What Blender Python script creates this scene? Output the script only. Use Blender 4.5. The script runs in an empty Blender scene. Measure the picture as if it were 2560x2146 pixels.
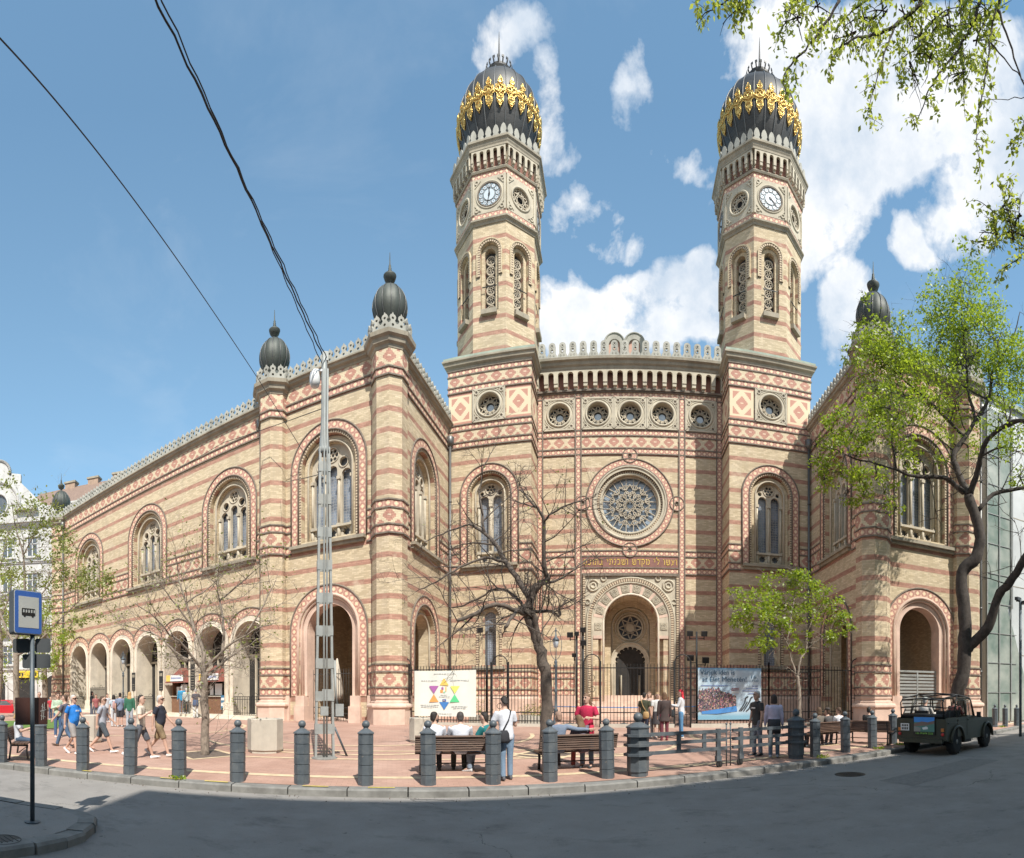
import bpy, bmesh, math, random
from mathutils import Vector, Matrix, noise
from math import sin, cos, tan, pi, sqrt, atan2, radians, exp, hypot
sc = bpy.context.scene
COL = sc.collection
# ------------------------------------------------------------------ camera: a stitched panorama, so a cylindrical one
F0, X0, YH, EYE = 1300.0, 1552.0, 1742.0, 1.68          # pixels per radian, facade normal, horizon row (2560 px photo), eye height
cam = bpy.data.cameras.new('camera'); camo = bpy.data.objects.new('camera', cam); COL.objects.link(camo); sc.camera = camo
camo.location = (0, 0, EYE); camo.rotation_euler = (pi/2, 0, -(1280-X0)/F0)
cam.type = 'PANO'; cam.panorama_type = 'CENTRAL_CYLINDRICAL'
cam.central_cylindrical_range_u_min = -1280/F0; cam.central_cylindrical_range_u_max = 1280/F0
cam.central_cylindrical_range_v_min = -(2146-YH)/F0; cam.central_cylindrical_range_v_max = YH/F0
cam.central_cylindrical_radius = 1.0
cam.clip_start = 0.05; cam.clip_end = 5000
# ------------------------------------------------------------------ light
SUN_EL, SUN_AZ = radians(50), atan2(.59, -.81)          # azimuth clockwise from +Y
sun = bpy.data.lights.new('sun', 'SUN'); suno = bpy.data.objects.new('sun', sun); COL.objects.link(suno)
sun.energy = 3.5; sun.angle = radians(.55); sun.color = (1, .95, .87)
sdir = Vector((sin(SUN_AZ)*cos(SUN_EL), cos(SUN_AZ)*cos(SUN_EL), sin(SUN_EL)))
suno.rotation_euler = sdir.to_track_quat('Z', 'Y').to_euler(); suno.location = sdir*60
sc.view_settings.view_transform = 'Standard'; sc.view_settings.look = 'None'
sc.view_settings.exposure = 0.90; sc.view_settings.gamma = 1
try: sc.cycles.max_bounces = 8; sc.cycles.transparent_max_bounces = 12; sc.cycles.sample_clamp_indirect = 6
except Exception: pass

class NT:
    """small helper round a node tree"""
    def __init__(s, nt): s.nt = nt
    def n(s, typ, **kw):
        nd = s.nt.nodes.new(typ)
        for k, v in kw.items(): setattr(nd, k, v)
        return nd
    def put(s, sock, v):
        if hasattr(v, 'is_output'): s.nt.links.new(v, sock)
        elif v is not None:
            if hasattr(sock.default_value, '__len__') and not hasattr(v, '__len__'): v = [v]*len(sock.default_value)
            if hasattr(sock.default_value, '__len__') and len(sock.default_value) == 4 and len(v) == 3: v = (*v, 1)
            sock.default_value = v
    def m(s, op, a, b=None, c=None, clamp=False):
        nd = s.n('ShaderNodeMath', operation=op, use_clamp=clamp)
        for i, v in enumerate((a, b, c)):
            if v is not None: s.put(nd.inputs[i], v)
        return nd.outputs[0]
    def v(s, op, a, b=None, out=0):
        nd = s.n('ShaderNodeVectorMath', operation=op)
        s.put(nd.inputs[0], a)
        if b is not None: s.put(nd.inputs[1], b)
        return nd.outputs['Value' if op in ('DOT_PRODUCT', 'LENGTH') else 'Vector']
    def mix(s, f, a, b, blend='MIX'):
        nd = s.n('ShaderNodeMix', data_type='RGBA', blend_type=blend)
        s.put(nd.inputs[0], f); s.put(nd.inputs[6], a); s.put(nd.inputs[7], b)
        return nd.outputs[2]
    def noise(s, vec, scale, detail=3, rough=.55, dist=0):
        nd = s.n('ShaderNodeTexNoise')
        if vec is not None: s.put(nd.inputs['Vector'], vec)
        nd.inputs['Scale'].default_value = scale; nd.inputs['Detail'].default_value = detail
        nd.inputs['Roughness'].default_value = rough; nd.inputs['Distortion'].default_value = dist
        return nd.outputs[0]
    def ramp(s, f, lo, hi, a=0., b=1.):
        nd = s.n('ShaderNodeMapRange'); nd.clamp = True
        s.put(nd.inputs[0], f)
        for i, v in zip((1, 2, 3, 4), (lo, hi, a, b)): nd.inputs[i].default_value = v
        return nd.outputs[0]
    def sep(s, vec):
        nd = s.n('ShaderNodeSeparateXYZ'); s.put(nd.inputs[0], vec); return nd.outputs
    def comb(s, x, y, z=0.):
        nd = s.n('ShaderNodeCombineXYZ')
        for i, v in enumerate((x, y, z)): s.put(nd.inputs[i], v)
        return nd.outputs[0]
    def pos(s): return s.n('ShaderNodeNewGeometry').outputs['Position']
    def uv(s): return s.n('ShaderNodeTexCoord').outputs['UV']
    def obj(s): return s.n('ShaderNodeTexCoord').outputs['Object']

# sky with clouds, all in direction space
w = bpy.data.worlds.new('World'); sc.world = w; w.use_nodes = True
wt = NT(w.node_tree); w.node_tree.nodes.clear()
sky = wt.n('ShaderNodeTexSky', sky_type='NISHITA'); sky.sun_disc = False
sky.sun_elevation = SUN_EL; sky.sun_rotation = SUN_AZ; sky.air_density = 1.0; sky.dust_density = .6; sky.ozone_density = 2.0
D = wt.n('ShaderNodeTexCoord').outputs['Generated']
dx, dy, dz = wt.sep(D)
az = wt.m('ARCTAN2', dx, dy)
el = wt.m('DIVIDE', dz, wt.m('MAXIMUM', wt.m('SQRT', wt.m('ADD', wt.m('MULTIPLY', dx, dx), wt.m('MULTIPLY', dy, dy))), .05))
wob = wt.noise(D, 5.0, 4, .55); wob2 = wt.noise(wt.v('ADD', D, (7.3, 1.1, 3.7)), 5.0, 4, .55)
azw = wt.m('ADD', az, wt.m('MULTIPLY', wt.m('SUBTRACT', wob, .5), .30)); elw = wt.m('ADD', el, wt.m('MULTIPLY', wt.m('SUBTRACT', wob2, .5), .30))
blobs = [(1640,180,150,150,1),(1780,130,260,120,1),(1900,260,280,170,1),(1720,330,170,130,1),(2080,330,190,200,1),(1690,600,75,110,1.0),(1640,470,120,130,1),(1980,150,200,120,1),
         (1250,665,170,100,1.15),(1400,600,130,100,1.15),(1330,630,150,90,1.15),(1150,690,70,60,.9),
         (1020,90,70,75,.40),(1112,235,50,100,.50),(1300,200,60,85,.52),(1400,362,40,38,.45),(1200,490,60,60,.34),(1890,515,60,60,.62),(1985,485,80,70,.75),(1310,5,60,30,.40),(1180,430,40,40,.3)]
mask = None
for bx, by, rx, ry, wgt in blobs:
    a0 = (bx*1.219-X0)/F0; e0 = (YH-by*1.219)/F0
    u = wt.m('DIVIDE', wt.m('SUBTRACT', azw, a0), rx*1.219/F0); vv = wt.m('DIVIDE', wt.m('SUBTRACT', elw, e0), ry*1.219/F0)
    d2 = wt.m('ADD', wt.m('MULTIPLY', u, u), wt.m('MULTIPLY', vv, vv))
    b = wt.m('MULTIPLY', wt.m('SUBTRACT', 1.25, d2, clamp=False), wgt)
    mask = b if mask is None else wt.m('MAXIMUM', mask, b)
mask = wt.m('MINIMUM', wt.m('MAXIMUM', mask, -1.0), 1.0)
nz = wt.noise(D, 12.0, 9, .60, .15)
dens = wt.ramp(wt.m('ADD', wt.m('MULTIPLY', mask, .42), wt.m('MULTIPLY', wt.m('SUBTRACT', nz, .5), 1.5)), .06, .30)
wisp = wt.ramp(wt.noise(wt.v('MULTIPLY', D, (1, 1, 2.2)), 3.0, 7, .6, .5), .55, .85, 0, .16)
dens = wt.m('MAXIMUM', dens, wisp)
fill_cloud = wt.ramp(wt.m('ADD', dy, wt.m('MULTIPLY', wt.m('SUBTRACT', wob, .5), .8)), -.62, -.12, .85, 0)      # unseen cloud bank added behind the viewer as white fill light
dens = wt.m('MAXIMUM', dens, fill_cloud)
shade = wt.ramp(wt.noise(wt.v('ADD', D, (.03, -.05, .06)), 6.0, 7, .62), .38, .60)
ccol = wt.mix(shade, (.60, .69, .80), (1.0, 1.0, 1.0))
skyc = wt.mix(wt.ramp(dz, .0, .75, .52, .16), wt.v('MULTIPLY', sky.outputs[0], (.056, .092, .099)), (.37, .545, .68))
cc2 = wt.v('MULTIPLY', ccol, (.60, .60, .60))
fin = wt.mix(wt.m('MULTIPLY', dens, .93), skyc, cc2)
bg = wt.n('ShaderNodeBackground'); wt.put(bg.inputs[0], fin); bg.inputs[1].default_value = 1.0
wo = wt.n('ShaderNodeOutputWorld'); w.node_tree.links.new(bg.outputs[0], wo.inputs[0])

# ------------------------------------------------------------------ helpers: photo rows to places
def gdir(px): th = (px-X0)/F0; return sin(th), cos(th)
def kerb_y(X):
    for (x0, y0), (x1, y1) in zip(KERB, KERB[1:]):
        if X <= x1: return y0+(y1-y0)*(X-x0)/(x1-x0)
    return KERB[-1][1]
KERB = [(-70,-23),(-40,-8.3),(-12.2,4.8),(-6.5,7.3),(-3.6,8.55),(-1.1,9.6),(2.2,11.2),(7.5,13.8),(13,16.7),(20.8,21.3),(70,53)]
def kdist(X, Y):
    if Y < kerb_y(X): return -1
    best = 1e9
    for a, b in zip(KERB, KERB[1:]):
        ax, ay = a; bx, by = b; t = max(0, min(1, ((X-ax)*(bx-ax)+(Y-ay)*(by-ay))/((bx-ax)**2+(by-ay)**2)))
        best = min(best, hypot(X-ax-t*(bx-ax), Y-ay-t*(by-ay)))
    return best
def gz(X, Y):
    d = kdist(X, Y)
    return -.13 if d < 0 else .42*(1-exp(-d/6.5))
def ground(px, py):
    s, c = gdir(px); r = 10.
    for _ in range(60):
        r = .5*r+.5*(EYE-gz(s*r, c*r))*F0/max(py-YH, 1)
    return Vector((s*r, c*r, gz(s*r, c*r)))
def at_r(px, py, r): s, c = gdir(px); return Vector((s*r, c*r, EYE+(YH-py)/F0*r))
def at_Y(px, py, Y): s, c = gdir(px); return at_r(px, py, Y/c)

# ------------------------------------------------------------------ helpers: objects
OFF = {}
def tag(o, label=None, cat=None, group=None, kind=None):
    if label: o['label'] = label
    if cat: o['category'] = cat
    if group: o['group'] = group
    if kind: o['kind'] = kind
    return o
def thing(name, label, cat, loc=(0, 0, 0), rz=0, group=None):
    o = bpy.data.objects.new(name, None); COL.objects.link(o); o.location = loc; o.rotation_euler = (0, 0, rz)
    o.empty_display_size = .2; OFF[o.name] = Vector((0, 0, 0))
    return tag(o, label, cat, group)
def wthing(name, label, cat, loc, group=None):           # parts of this one are built in world coordinates
    o = thing(name, label, cat, loc, 0, group); OFF[o.name] = Vector(loc); return o
def dup(root, loc, rz=0, label=None, group=None, scale=None):
    def cp(o, par):
        c = o.copy(); COL.objects.link(c)
        if par: c.parent = par
        for ch in o.children: cp(ch, c)
        return c
    r = cp(root, None); r.location = loc; r.rotation_euler = (0, 0, rz)
    if label: r['label'] = label
    if group: r['group'] = group
    if scale: r.scale = scale if hasattr(scale, '__len__') else (scale,)*3
    return r

class Fr:
    """a frame on a wall: s along, z up, d outwards"""
    def __init__(s, o, n):
        s.o = Vector((o[0], o[1], 0)); s.n = Vector((n[0], n[1], 0)).normalized(); s.t = Vector((0, 0, 1)).cross(s.n)
    def p(s, a, z, d=0): return s.o+s.t*a+s.n*d+Vector((0, 0, z))
FXY = None
def curve_plate(loops, depth):
    cu = bpy.data.curves.new('tmp', 'CURVE'); cu.dimensions = '2D'; cu.fill_mode = 'BOTH'; cu.extrude = depth/2
    for lp in loops:
        sp = cu.splines.new('POLY'); sp.points.add(len(lp)-1); sp.use_cyclic_u = True
        sp.points.foreach_set('co', [c for p in lp for c in (p[0], p[1], 0, 1)])
    ob = bpy.data.objects.new('tmp', cu); me = bpy.data.meshes.new_from_object(ob)
    vs = [v.co.copy() for v in me.vertices]; fs = [tuple(p.vertices) for p in me.polygons]
    bpy.data.objects.remove(ob); bpy.data.curves.remove(cu); bpy.data.meshes.remove(me)
    return vs, fs
def circ(cx, cy, r, n=24, a0=0): return [(cx+r*cos(a0+2*pi*i/n), cy+r*sin(a0+2*pi*i/n)) for i in range(n)]
def archloop(cs, R, z0, zs, n=20, rise=1.0):
    return [(cs-R, z0), (cs+R, z0)]+[(cs+R*cos(pi*i/n), zs+R*rise*sin(pi*i/n)) for i in range(n+1)]
def rect(a, b, c, d): return [(a, c), (b, c), (b, d), (a, d)]

class MB:
    def __init__(s): s.v = []; s.f = []; s.m = []; s.uv = []; s.sm = []
    def add(s, vs, fs, mat=0, uvs=None, smooth=False):
        k = len(s.v); s.v += [tuple(v) for v in vs]
        for i, f in enumerate(fs):
            s.f.append(tuple(k+j for j in f)); s.m.append(mat); s.sm.append(smooth)
            s.uv.append(uvs[i] if uvs else [(0, 0)]*len(f))
        return s
    def quad(s, pts, mat=0, uv=None, smooth=False): return s.add(pts, [tuple(range(len(pts)))], mat, [uv] if uv else None, smooth)
    def box(s, fr, s0, s1, z0, z1, d0, d1, mat=0, vert=False):
        P = [fr.p(a, z, d) for d in (d0, d1) for z in (z0, z1) for a in (s0, s1)]
        F = [(4, 5, 7, 6), (1, 0, 2, 3), (0, 4, 6, 2), (5, 1, 3, 7), (6, 7, 3, 2), (0, 1, 5, 4)]
        zc = (z0+z1)/2; scn = (s0+s1)/2
        def U(i):
            a = (s0, s1)[i & 1]; z = (z0, z1)[(i >> 1) & 1]
            return (z, a-scn) if vert else (a+(.0 if i < 4 else 0), z-zc)
        return s.add(P, F, mat, [[U(i) for i in f] for f in F])
    def bx(s, c, size, mat=0, rz=0, M=None):
        """box with centre c and full size, optional matrix"""
        hx, hy, hz = [q/2 for q in size]
        R = M if M is not None else Matrix.Rotation(rz, 3, 'Z')
        P = [Vector(c)+R @ Vector((x*hx, y*hy, z*hz)) for z in (-1, 1) for y in (-1, 1) for x in (-1, 1)]
        return s.add(P, [(0, 2, 3, 1), (4, 5, 7, 6), (0, 1, 5, 4), (2, 6, 7, 3), (0, 4, 6, 2), (1, 3, 7, 5)], mat)
    def plate(s, fr, loops, d0, d1, mat=0):
        vs, fs = curve_plate(loops, abs(d1-d0)); dm = (d0+d1)/2
        return s.add([fr.p(v.x, v.y, v.z+dm) for v in vs], fs, mat, [[(vs[i].x, vs[i].y) for i in f] for f in fs])
    def band(s, fr, path, d0, d1, mat=0):
        """path: list of (inner pt, outer pt); a raised strip with uv (along, across)"""
        u = 0; n = len(path)
        for i in range(n-1):
            (a, b), (c, e) = path[i], path[i+1]
            L = hypot((c[0]+e[0]-a[0]-b[0])/2, (c[1]+e[1]-a[1]-b[1])/2); h = hypot(b[0]-a[0], b[1]-a[1])/2
            P = [fr.p(*q, d) for d in (d0, d1) for q in (a, b, e, c)]
            uvf = [(u, -h), (u, h), (u+L, h), (u+L, -h)]
            s.add(P, [(4, 5, 6, 7), (1, 2, 6, 5), (0, 4, 7, 3)], mat, [uvf, [(u, h)]*4, [(u, -h)]*4])
            u += L
        return s
    def archband(s, fr, cs, zs, r0, r1, z0, d0, d1, mat=0, n=28):
        pa = [((cs+r0, z0), (cs+r1, z0))]+[((cs+r0*cos(pi*i/n), zs+r0*sin(pi*i/n)), (cs+r1*cos(pi*i/n), zs+r1*sin(pi*i/n))) for i in range(n+1)]+[((cs-r0, z0), (cs-r1, z0))]
        if z0 >= zs: pa = pa[1:-1]
        return s.band(fr, pa, d0, d1, mat)
    def ringband(s, fr, cs, zc, r0, r1, d0, d1, mat=0, n=48):
        return s.band(fr, [((cs+r0*cos(2*pi*i/n), zc+r0*sin(2*pi*i/n)), (cs+r1*cos(2*pi*i/n), zc+r1*sin(2*pi*i/n))) for i in range(n+1)], d0, d1, mat)
    def tube(s, pts, rad, mat=0, n=6, closed=False, smooth=True, caps=True):
        pts = [Vector(p) for p in pts]; N = len(pts)
        rads = rad if hasattr(rad, '__len__') else [rad]*N
        k = len(s.v); ref = None
        for i, p in enumerate(pts):
            if closed: t = pts[(i+1) % N]-pts[i-1]
            else: t = pts[min(i+1, N-1)]-pts[max(i-1, 0)]
            if t.length < 1e-9: t = Vector((0, 0, 1))
            t.normalize()
            if ref is None: ref = Vector((0, 0, 1)) if abs(t.z) < .9 else Vector((1, 0, 0))
            a = ref-t*ref.dot(t)
            if a.length < 1e-4: a = Vector((1, 0, 0)) if abs(t.x) < .9 else Vector((0, 1, 0)); a = a-t*a.dot(t)
            a.normalize(); ref = a; b = t.cross(a)
            for j in range(n):
                q = 2*pi*j/n; s.v.append(tuple(p+(a*cos(q)+b*sin(q))*rads[i]))
        for i in range(N if closed else N-1):
            i2 = (i+1) % N
            for j in range(n):
                s.f.append((k+i*n+j, k+i*n+(j+1) % n, k+i2*n+(j+1) % n, k+i2*n+j)); s.m.append(mat); s.sm.append(smooth); s.uv.append([(0, 0)]*4)
        if caps and not closed:
            for e in (0, N-1):
                f = [k+e*n+j for j in range(n)]
                s.f.append(tuple(reversed(f)) if e == 0 else tuple(f)); s.m.append(mat); s.sm.append(False); s.uv.append([(0, 0)]*n)
        return s
    def archtube(s, fr, cs, zs, r, z0, d, rad, mat=0, n=22, k=6):
        return s.tube([fr.p(cs+r, z0, d)]+[fr.p(cs+r*cos(pi*i/n), zs+r*sin(pi*i/n), d) for i in range(n+1)]+[fr.p(cs-r, z0, d)], rad, mat, k)
    def ringtube(s, fr, cs, zc, r, d, rad, mat=0, n=32, k=6):
        return s.tube([fr.p(cs+r*cos(2*pi*i/n), zc+r*sin(2*pi*i/n), d) for i in range(n)], rad, mat, k, closed=True)
    def lathe(s, c, prof, n=16, mat=0, smooth=True, flute=None):
        """prof: list of (radius, z) from the bottom up"""
        k = len(s.v); c = Vector(c)
        for r, z in prof:
            for j in range(n):
                q = 2*pi*j/n; rr = r*(flute(j) if flute else 1)
                s.v.append((c.x+rr*cos(q), c.y+rr*sin(q), c.z+z))
        for i in range(len(prof)-1):
            for j in range(n):
                s.f.append((k+i*n+j, k+i*n+(j+1) % n, k+(i+1)*n+(j+1) % n, k+(i+1)*n+j)); s.m.append(mat); s.sm.append(smooth); s.uv.append([(0, 0)]*4)
        s.f.append(tuple(k+j for j in reversed(range(n)))); s.m.append(mat); s.sm.append(False); s.uv.append([(0, 0)]*n)
        s.f.append(tuple(k+(len(prof)-1)*n+j for j in range(n))); s.m.append(mat); s.sm.append(False); s.uv.append([(0, 0)]*n)
        return s
    def prism(s, poly, z0, z1, mat=0):
        n = len(poly); P = [(x, y, z0) for x, y in poly]+[(x, y, z1) for x, y in poly]
        return s.add(P, [(i, (i+1) % n, n+(i+1) % n, n+i) for i in range(n)]+[tuple(range(n, 2*n)), tuple(reversed(range(n)))], mat)
    def cornice(s, poly, prof, mat=0, closed=True, uvz=False):
        """profile [(out, z)] swept along a plan polyline (outside on the right hand going along), mitred"""
        n = len(poly); pts = [Vector(p) for p in poly]
        def nrm(a, b): d = (b-a).normalized(); return Vector((d.y, -d.x))
        rings = []
        for i in range(n):
            if closed or 0 < i < n-1:
                n1 = nrm(pts[i-1], pts[i]); n2 = nrm(pts[i], pts[(i+1) % n]); m = (n1+n2)/max(1+n1.dot(n2), .2)
            else: m = nrm(pts[0], pts[1]) if i == 0 else nrm(pts[-2], pts[-1])
            rings.append([Vector((pts[i].x+m.x*o, pts[i].y+m.y*o, z)) for o, z in prof])
        L = 0
        for i in range(n if closed else n-1):
            A, B = rings[i], rings[(i+1) % n]; l = (pts[(i+1) % n]-pts[i]).length
            zc = (prof[0][1]+prof[-1][1])/2
            for j in range(len(prof)-1):
                s.add([A[j], B[j], B[j+1], A[j+1]], [(0, 1, 2, 3)], mat, [[(L, prof[j][1]-zc), (L+l, prof[j][1]-zc), (L+l, prof[j+1][1]-zc), (L, prof[j+1][1]-zc)]])
            L += l
        if not closed:
            for R, rev in ((rings[0], 0), (rings[-1], 1)): s.add(R, [tuple(range(len(R))) if not rev else tuple(reversed(range(len(R))))], mat)
        return s
    def build(s, name, mats, parent=None, matrix=None):
        me = bpy.data.meshes.new(name); off = OFF.get(parent.name, Vector((0, 0, 0))) if parent else Vector((0, 0, 0))
        vs = [(x-off.x, y-off.y, z-off.z) for x, y, z in s.v] if off.length else s.v
        me.from_pydata(vs, [], s.f)
        if not hasattr(mats, '__len__'): mats = [mats]
        for m in mats: me.materials.append(m)
        me.polygons.foreach_set('material_index', s.m); me.polygons.foreach_set('use_smooth', s.sm)
        ul = me.uv_layers.new(name='UVMap'); flat = [c for f in s.uv for p in f for c in p]
        ul.data.foreach_set('uv', flat)
        me.validate(); me.update()
        o = bpy.data.objects.new(name, me); COL.objects.link(o)
        if parent: o.parent = parent; OFF[o.name] = off
        return o
def bar(mb, fr, a, b, wd, d0, d1, mat=0):
    """flat bar between two wall points"""
    ax, az_ = a; bx_, bz = b; L = hypot(bx_-ax, bz-az_)
    if L < 1e-6: return
    nx, nz_ = -(bz-az_)/L*wd/2, (bx_-ax)/L*wd/2
    P = [fr.p(x, z, d) for d in (d0, d1) for x, z in ((ax-nx, az_-nz_), (bx_-nx, bz-nz_), (bx_+nx, bz+nz_), (ax+nx, az_+nz_))]
    mb.add(P, [(4, 5, 6, 7), (0, 1, 5, 4), (2, 3, 7, 6), (1, 2, 6, 5), (3, 0, 4, 7)], mat)
def text2d(body, size, align='CENTER'):
    cu = bpy.data.curves.new('t', 'FONT'); cu.body = body; cu.size = size; cu.align_x = align; cu.resolution_u = 3
    ob = bpy.data.objects.new('t', cu); me = bpy.data.meshes.new_from_object(ob)
    vs = [v.co.copy() for v in me.vertices]; fs = [tuple(p.vertices) for p in me.polygons]
    bpy.data.objects.remove(ob); bpy.data.curves.remove(cu); bpy.data.meshes.remove(me)
    return vs, fs
def put_text(mb, fr, body, cs, cz, size, d, mat=0, width=None, align='CENTER'):
    vs, fs = text2d(body, size, align)
    if not vs: return
    k = 1
    if width:
        xs = [v.x for v in vs]; k = width/(max(xs)-min(xs))
    mb.add([fr.p(cs+v.x*k, cz+v.y, d) for v in vs], fs, mat)
# ------------------------------------------------------------------ materials
MAT = {}
def newmat(name):
    m = bpy.data.materials.new(name); m.use_nodes = True; t = NT(m.node_tree); b = m.node_tree.nodes['Principled BSDF']; MAT[name] = m
    return m, t, b
def bump(t, b, h, strength=.3, dist=.02):
    nd = t.n('ShaderNodeBump'); nd.inputs['Strength'].default_value = strength; nd.inputs['Distance'].default_value = dist
    t.put(nd.inputs['Height'], h); t.put(b.inputs['Normal'], nd.outputs[0])
def plain(name, col, rough=.6, metal=0, var=.12, scale=3., dirt=None, bmp=0, space='pos', spec=None):
    m, t, b = newmat(name)
    p = t.pos() if space == 'pos' else t.obj()
    nz = t.noise(p, scale, 4, .6)
    c = t.mix(t.ramp(nz, .3, .7), tuple(q*(1-var) for q in col), tuple(min(1, q*(1+var)) for q in col))
    if dirt: c = t.mix(t.ramp(t.noise(p, scale*.35, 5, .7), .5, .78, 0, .7), c, dirt)
    t.put(b.inputs['Base Color'], c); b.inputs['Roughness'].default_value = rough; b.inputs['Metallic'].default_value = metal
    if spec is not None: b.inputs['Specular IOR Level'].default_value = spec
    if bmp: bump(t, b, t.noise(p, scale*6, 4, .6), bmp)
    return m
def wallcoord(t):
    g = t.n('ShaderNodeNewGeometry'); P = g.outputs['Position']
    tn = t.v('NORMALIZE', t.v('CROSS_PRODUCT', (0, 0, 1), g.outputs['True Normal']))
    x, y, z = t.sep(P); return P, t.v('DOT_PRODUCT', P, tn), z
def brickwall(name, yel, red, stripes=True, ph=4.40, per=.957, half=.125):
    m, t, b = newmat(name); P, u, z = wallcoord(t)
    br = t.n('ShaderNodeTexBrick'); t.put(br.inputs['Vector'], t.comb(u, z))
    br.inputs['Scale'].default_value = 1; br.inputs['Brick Width'].default_value = .27; br.inputs['Row Height'].default_value = .0797
    br.inputs['Mortar Size'].default_value = .009; br.inputs['Mortar Smooth'].default_value = .3; br.inputs['Bias'].default_value = -.2
    br.inputs['Color1'].default_value = (.74, .72, .69, 1); br.inputs['Color2'].default_value = (1.08, 1.08, 1.08, 1); br.inputs['Mortar'].default_value = (.70, .69, .67, 1)
    big = t.noise(P, .35, 5, .65); sm = t.noise(P, 2.2, 4, .6)
    c = t.mix(t.ramp(big, .35, .68), tuple(q*.90 for q in yel), yel)
    c = t.mix(t.ramp(sm, .45, .75, 0, .35), c, (yel[0]*1.08, yel[1]*1.1, yel[2]*1.25))
    if stripes:
        q = t.m('FRACT', t.m('ADD', t.m('DIVIDE', t.m('SUBTRACT', z, ph), per), 100.5))
        s = t.m('LESS_THAN', t.m('ABSOLUTE', t.m('SUBTRACT', q, .5)), half/per)
        rc = t.mix(t.ramp(sm, .3, .7), tuple(q*.88 for q in red), tuple(q*1.12 for q in red))
        c = t.mix(s, c, rc)
    c = t.mix(1.0, c, br.outputs[0], 'MULTIPLY')
    streak = t.ramp(t.noise(t.v('MULTIPLY', P, (1.2, 1.2, .12)), 1.3, 5, .72), .50, .78, 0, .42)
    c = t.mix(streak, c, (.36, .30, .225)); c = t.mix(t.ramp(t.noise(P, .8, 5, .7), .58, .72, 0, .30), c, (.40, .34, .27)); c = t.mix(t.ramp(t.noise(t.v('ADD', P, (31, 7, 3)), .55, 4, .7), .60, .70, 0, .35), c, (.72, .63, .47))
    t.put(b.inputs['Base Color'], c); b.inputs['Roughness'].default_value = .88; b.inputs['Specular IOR Level'].default_value = .25
    bump(t, b, br.outputs['Fac'], .25, -.01)
    return m
YEL, RED = (.66, .55, .38), (.465, .265, .20)
brickwall('striped_brick', YEL, RED); brickwall('plain_brick', YEL, RED, False)
def dotband(name, pitch, rad):
    m, t, b = newmat(name); uv = t.uv(); u, v, _ = t.sep(uv)
    a = t.m('MULTIPLY', t.m('SUBTRACT', t.m('FRACT', t.m('ADD', t.m('DIVIDE', u, pitch), 100.0)), .5), pitch)
    d = t.m('SQRT', t.m('ADD', t.m('MULTIPLY', a, a), t.m('MULTIPLY', v, v)))
    an = t.m('ARCTAN2', v, a)
    pet = t.m('MULTIPLY', rad*.18, t.m('COSINE', t.m('MULTIPLY', an, 4)))
    dot = t.m('LESS_THAN', d, t.m('ADD', rad, pet)); core = t.m('LESS_THAN', d, rad*.38)
    ringm = t.m('LESS_THAN', t.m('ABSOLUTE', t.m('SUBTRACT', d, rad*1.62)), rad*.22)
    a2 = t.m('SUBTRACT', pitch/2, t.m('ABSOLUTE', a)); k = t.m('ADD', a2, t.m('ABSOLUTE', t.m('SUBTRACT', t.m('ABSOLUTE', v), rad*1.45)))
    tri = t.m('LESS_THAN', k, rad*.62)
    nz = t.noise(t.pos(), 3, 4, .6)
    base = t.mix(t.ramp(nz, .3, .7), (.46, .265, .20), (.55, .34, .265))
    c = t.mix(ringm, base, (.39, .19, .145)); c = t.mix(tri, c, (.64, .46, .33)); c = t.mix(dot, c, (.74, .55, .37)); c = t.mix(core, c, (.80, .66, .42))
    t.put(b.inputs['Base Color'], c); b.inputs['Roughness'].default_value = .8
    return m
dotband('dot_band', .40, .088); dotband('dot_band_small', .34, .075)
def diaband():
    m, t, b = newmat('diamond_band'); uv = t.uv(); u, v, _ = t.sep(uv); P, wu, z = wallcoord(t)
    pitch = .86
    def motif(shift, vc, R):
        a = t.m('ABSOLUTE', t.m('MULTIPLY', t.m('SUBTRACT', t.m('FRACT', t.m('ADD', t.m('DIVIDE', u, pitch), 100.0+shift)), .5), pitch))
        h = t.m('ABSOLUTE', t.m('SUBTRACT', v, vc))
        qa = t.m('MULTIPLY', t.m('ADD', t.m('FLOOR', t.m('DIVIDE', a, .08)), .5), .08); qh = t.m('MULTIPLY', t.m('ADD', t.m('FLOOR', t.m('DIVIDE', h, .08)), .5), .08)
        return t.m('LESS_THAN', t.m('ADD', qa, qh), R), a, h
    m1, a, h = motif(0, .03, .34); m2, _, _ = motif(.5, -.40, .26); m3, _, _ = motif(.5, .45, .18)
    hole = t.m('MULTIPLY', t.m('LESS_THAN', a, .085), t.m('LESS_THAN', t.m('ABSOLUTE', t.m('SUBTRACT', v, .03)), .035))
    s = t.m('MAXIMUM', m1, t.m('MAXIMUM', m2, m3)); s = t.m('MULTIPLY', s, t.m('SUBTRACT', 1.0, hole))
    br = t.n('ShaderNodeTexBrick'); t.put(br.inputs['Vector'], t.comb(wu, z)); br.inputs['Scale'].default_value = 1
    br.inputs['Brick Width'].default_value = .27; br.inputs['Row Height'].default_value = .0797; br.inputs['Mortar Size'].default_value = .008
    br.inputs['Color1'].default_value = (.84, .84, .84, 1); br.inputs['Color2'].default_value = (1, 1, 1, 1); br.inputs['Mortar'].default_value = (.66, .66, .66, 1)
    nz = t.noise(P, 2.5, 4, .6)
    c = t.mix(s, t.mix(nz, tuple(q*.95 for q in YEL), tuple(q*1.1 for q in YEL)), t.mix(nz, (.44, .215, .16), (.54, .30, .225)))
    c = t.mix(hole, c, (.72, .58, .42)); c = t.mix(1.0, c, br.outputs[0], 'MULTIPLY')
    t.put(b.inputs['Base Color'], c); b.inputs['Roughness'].default_value = .85
diaband()
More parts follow.
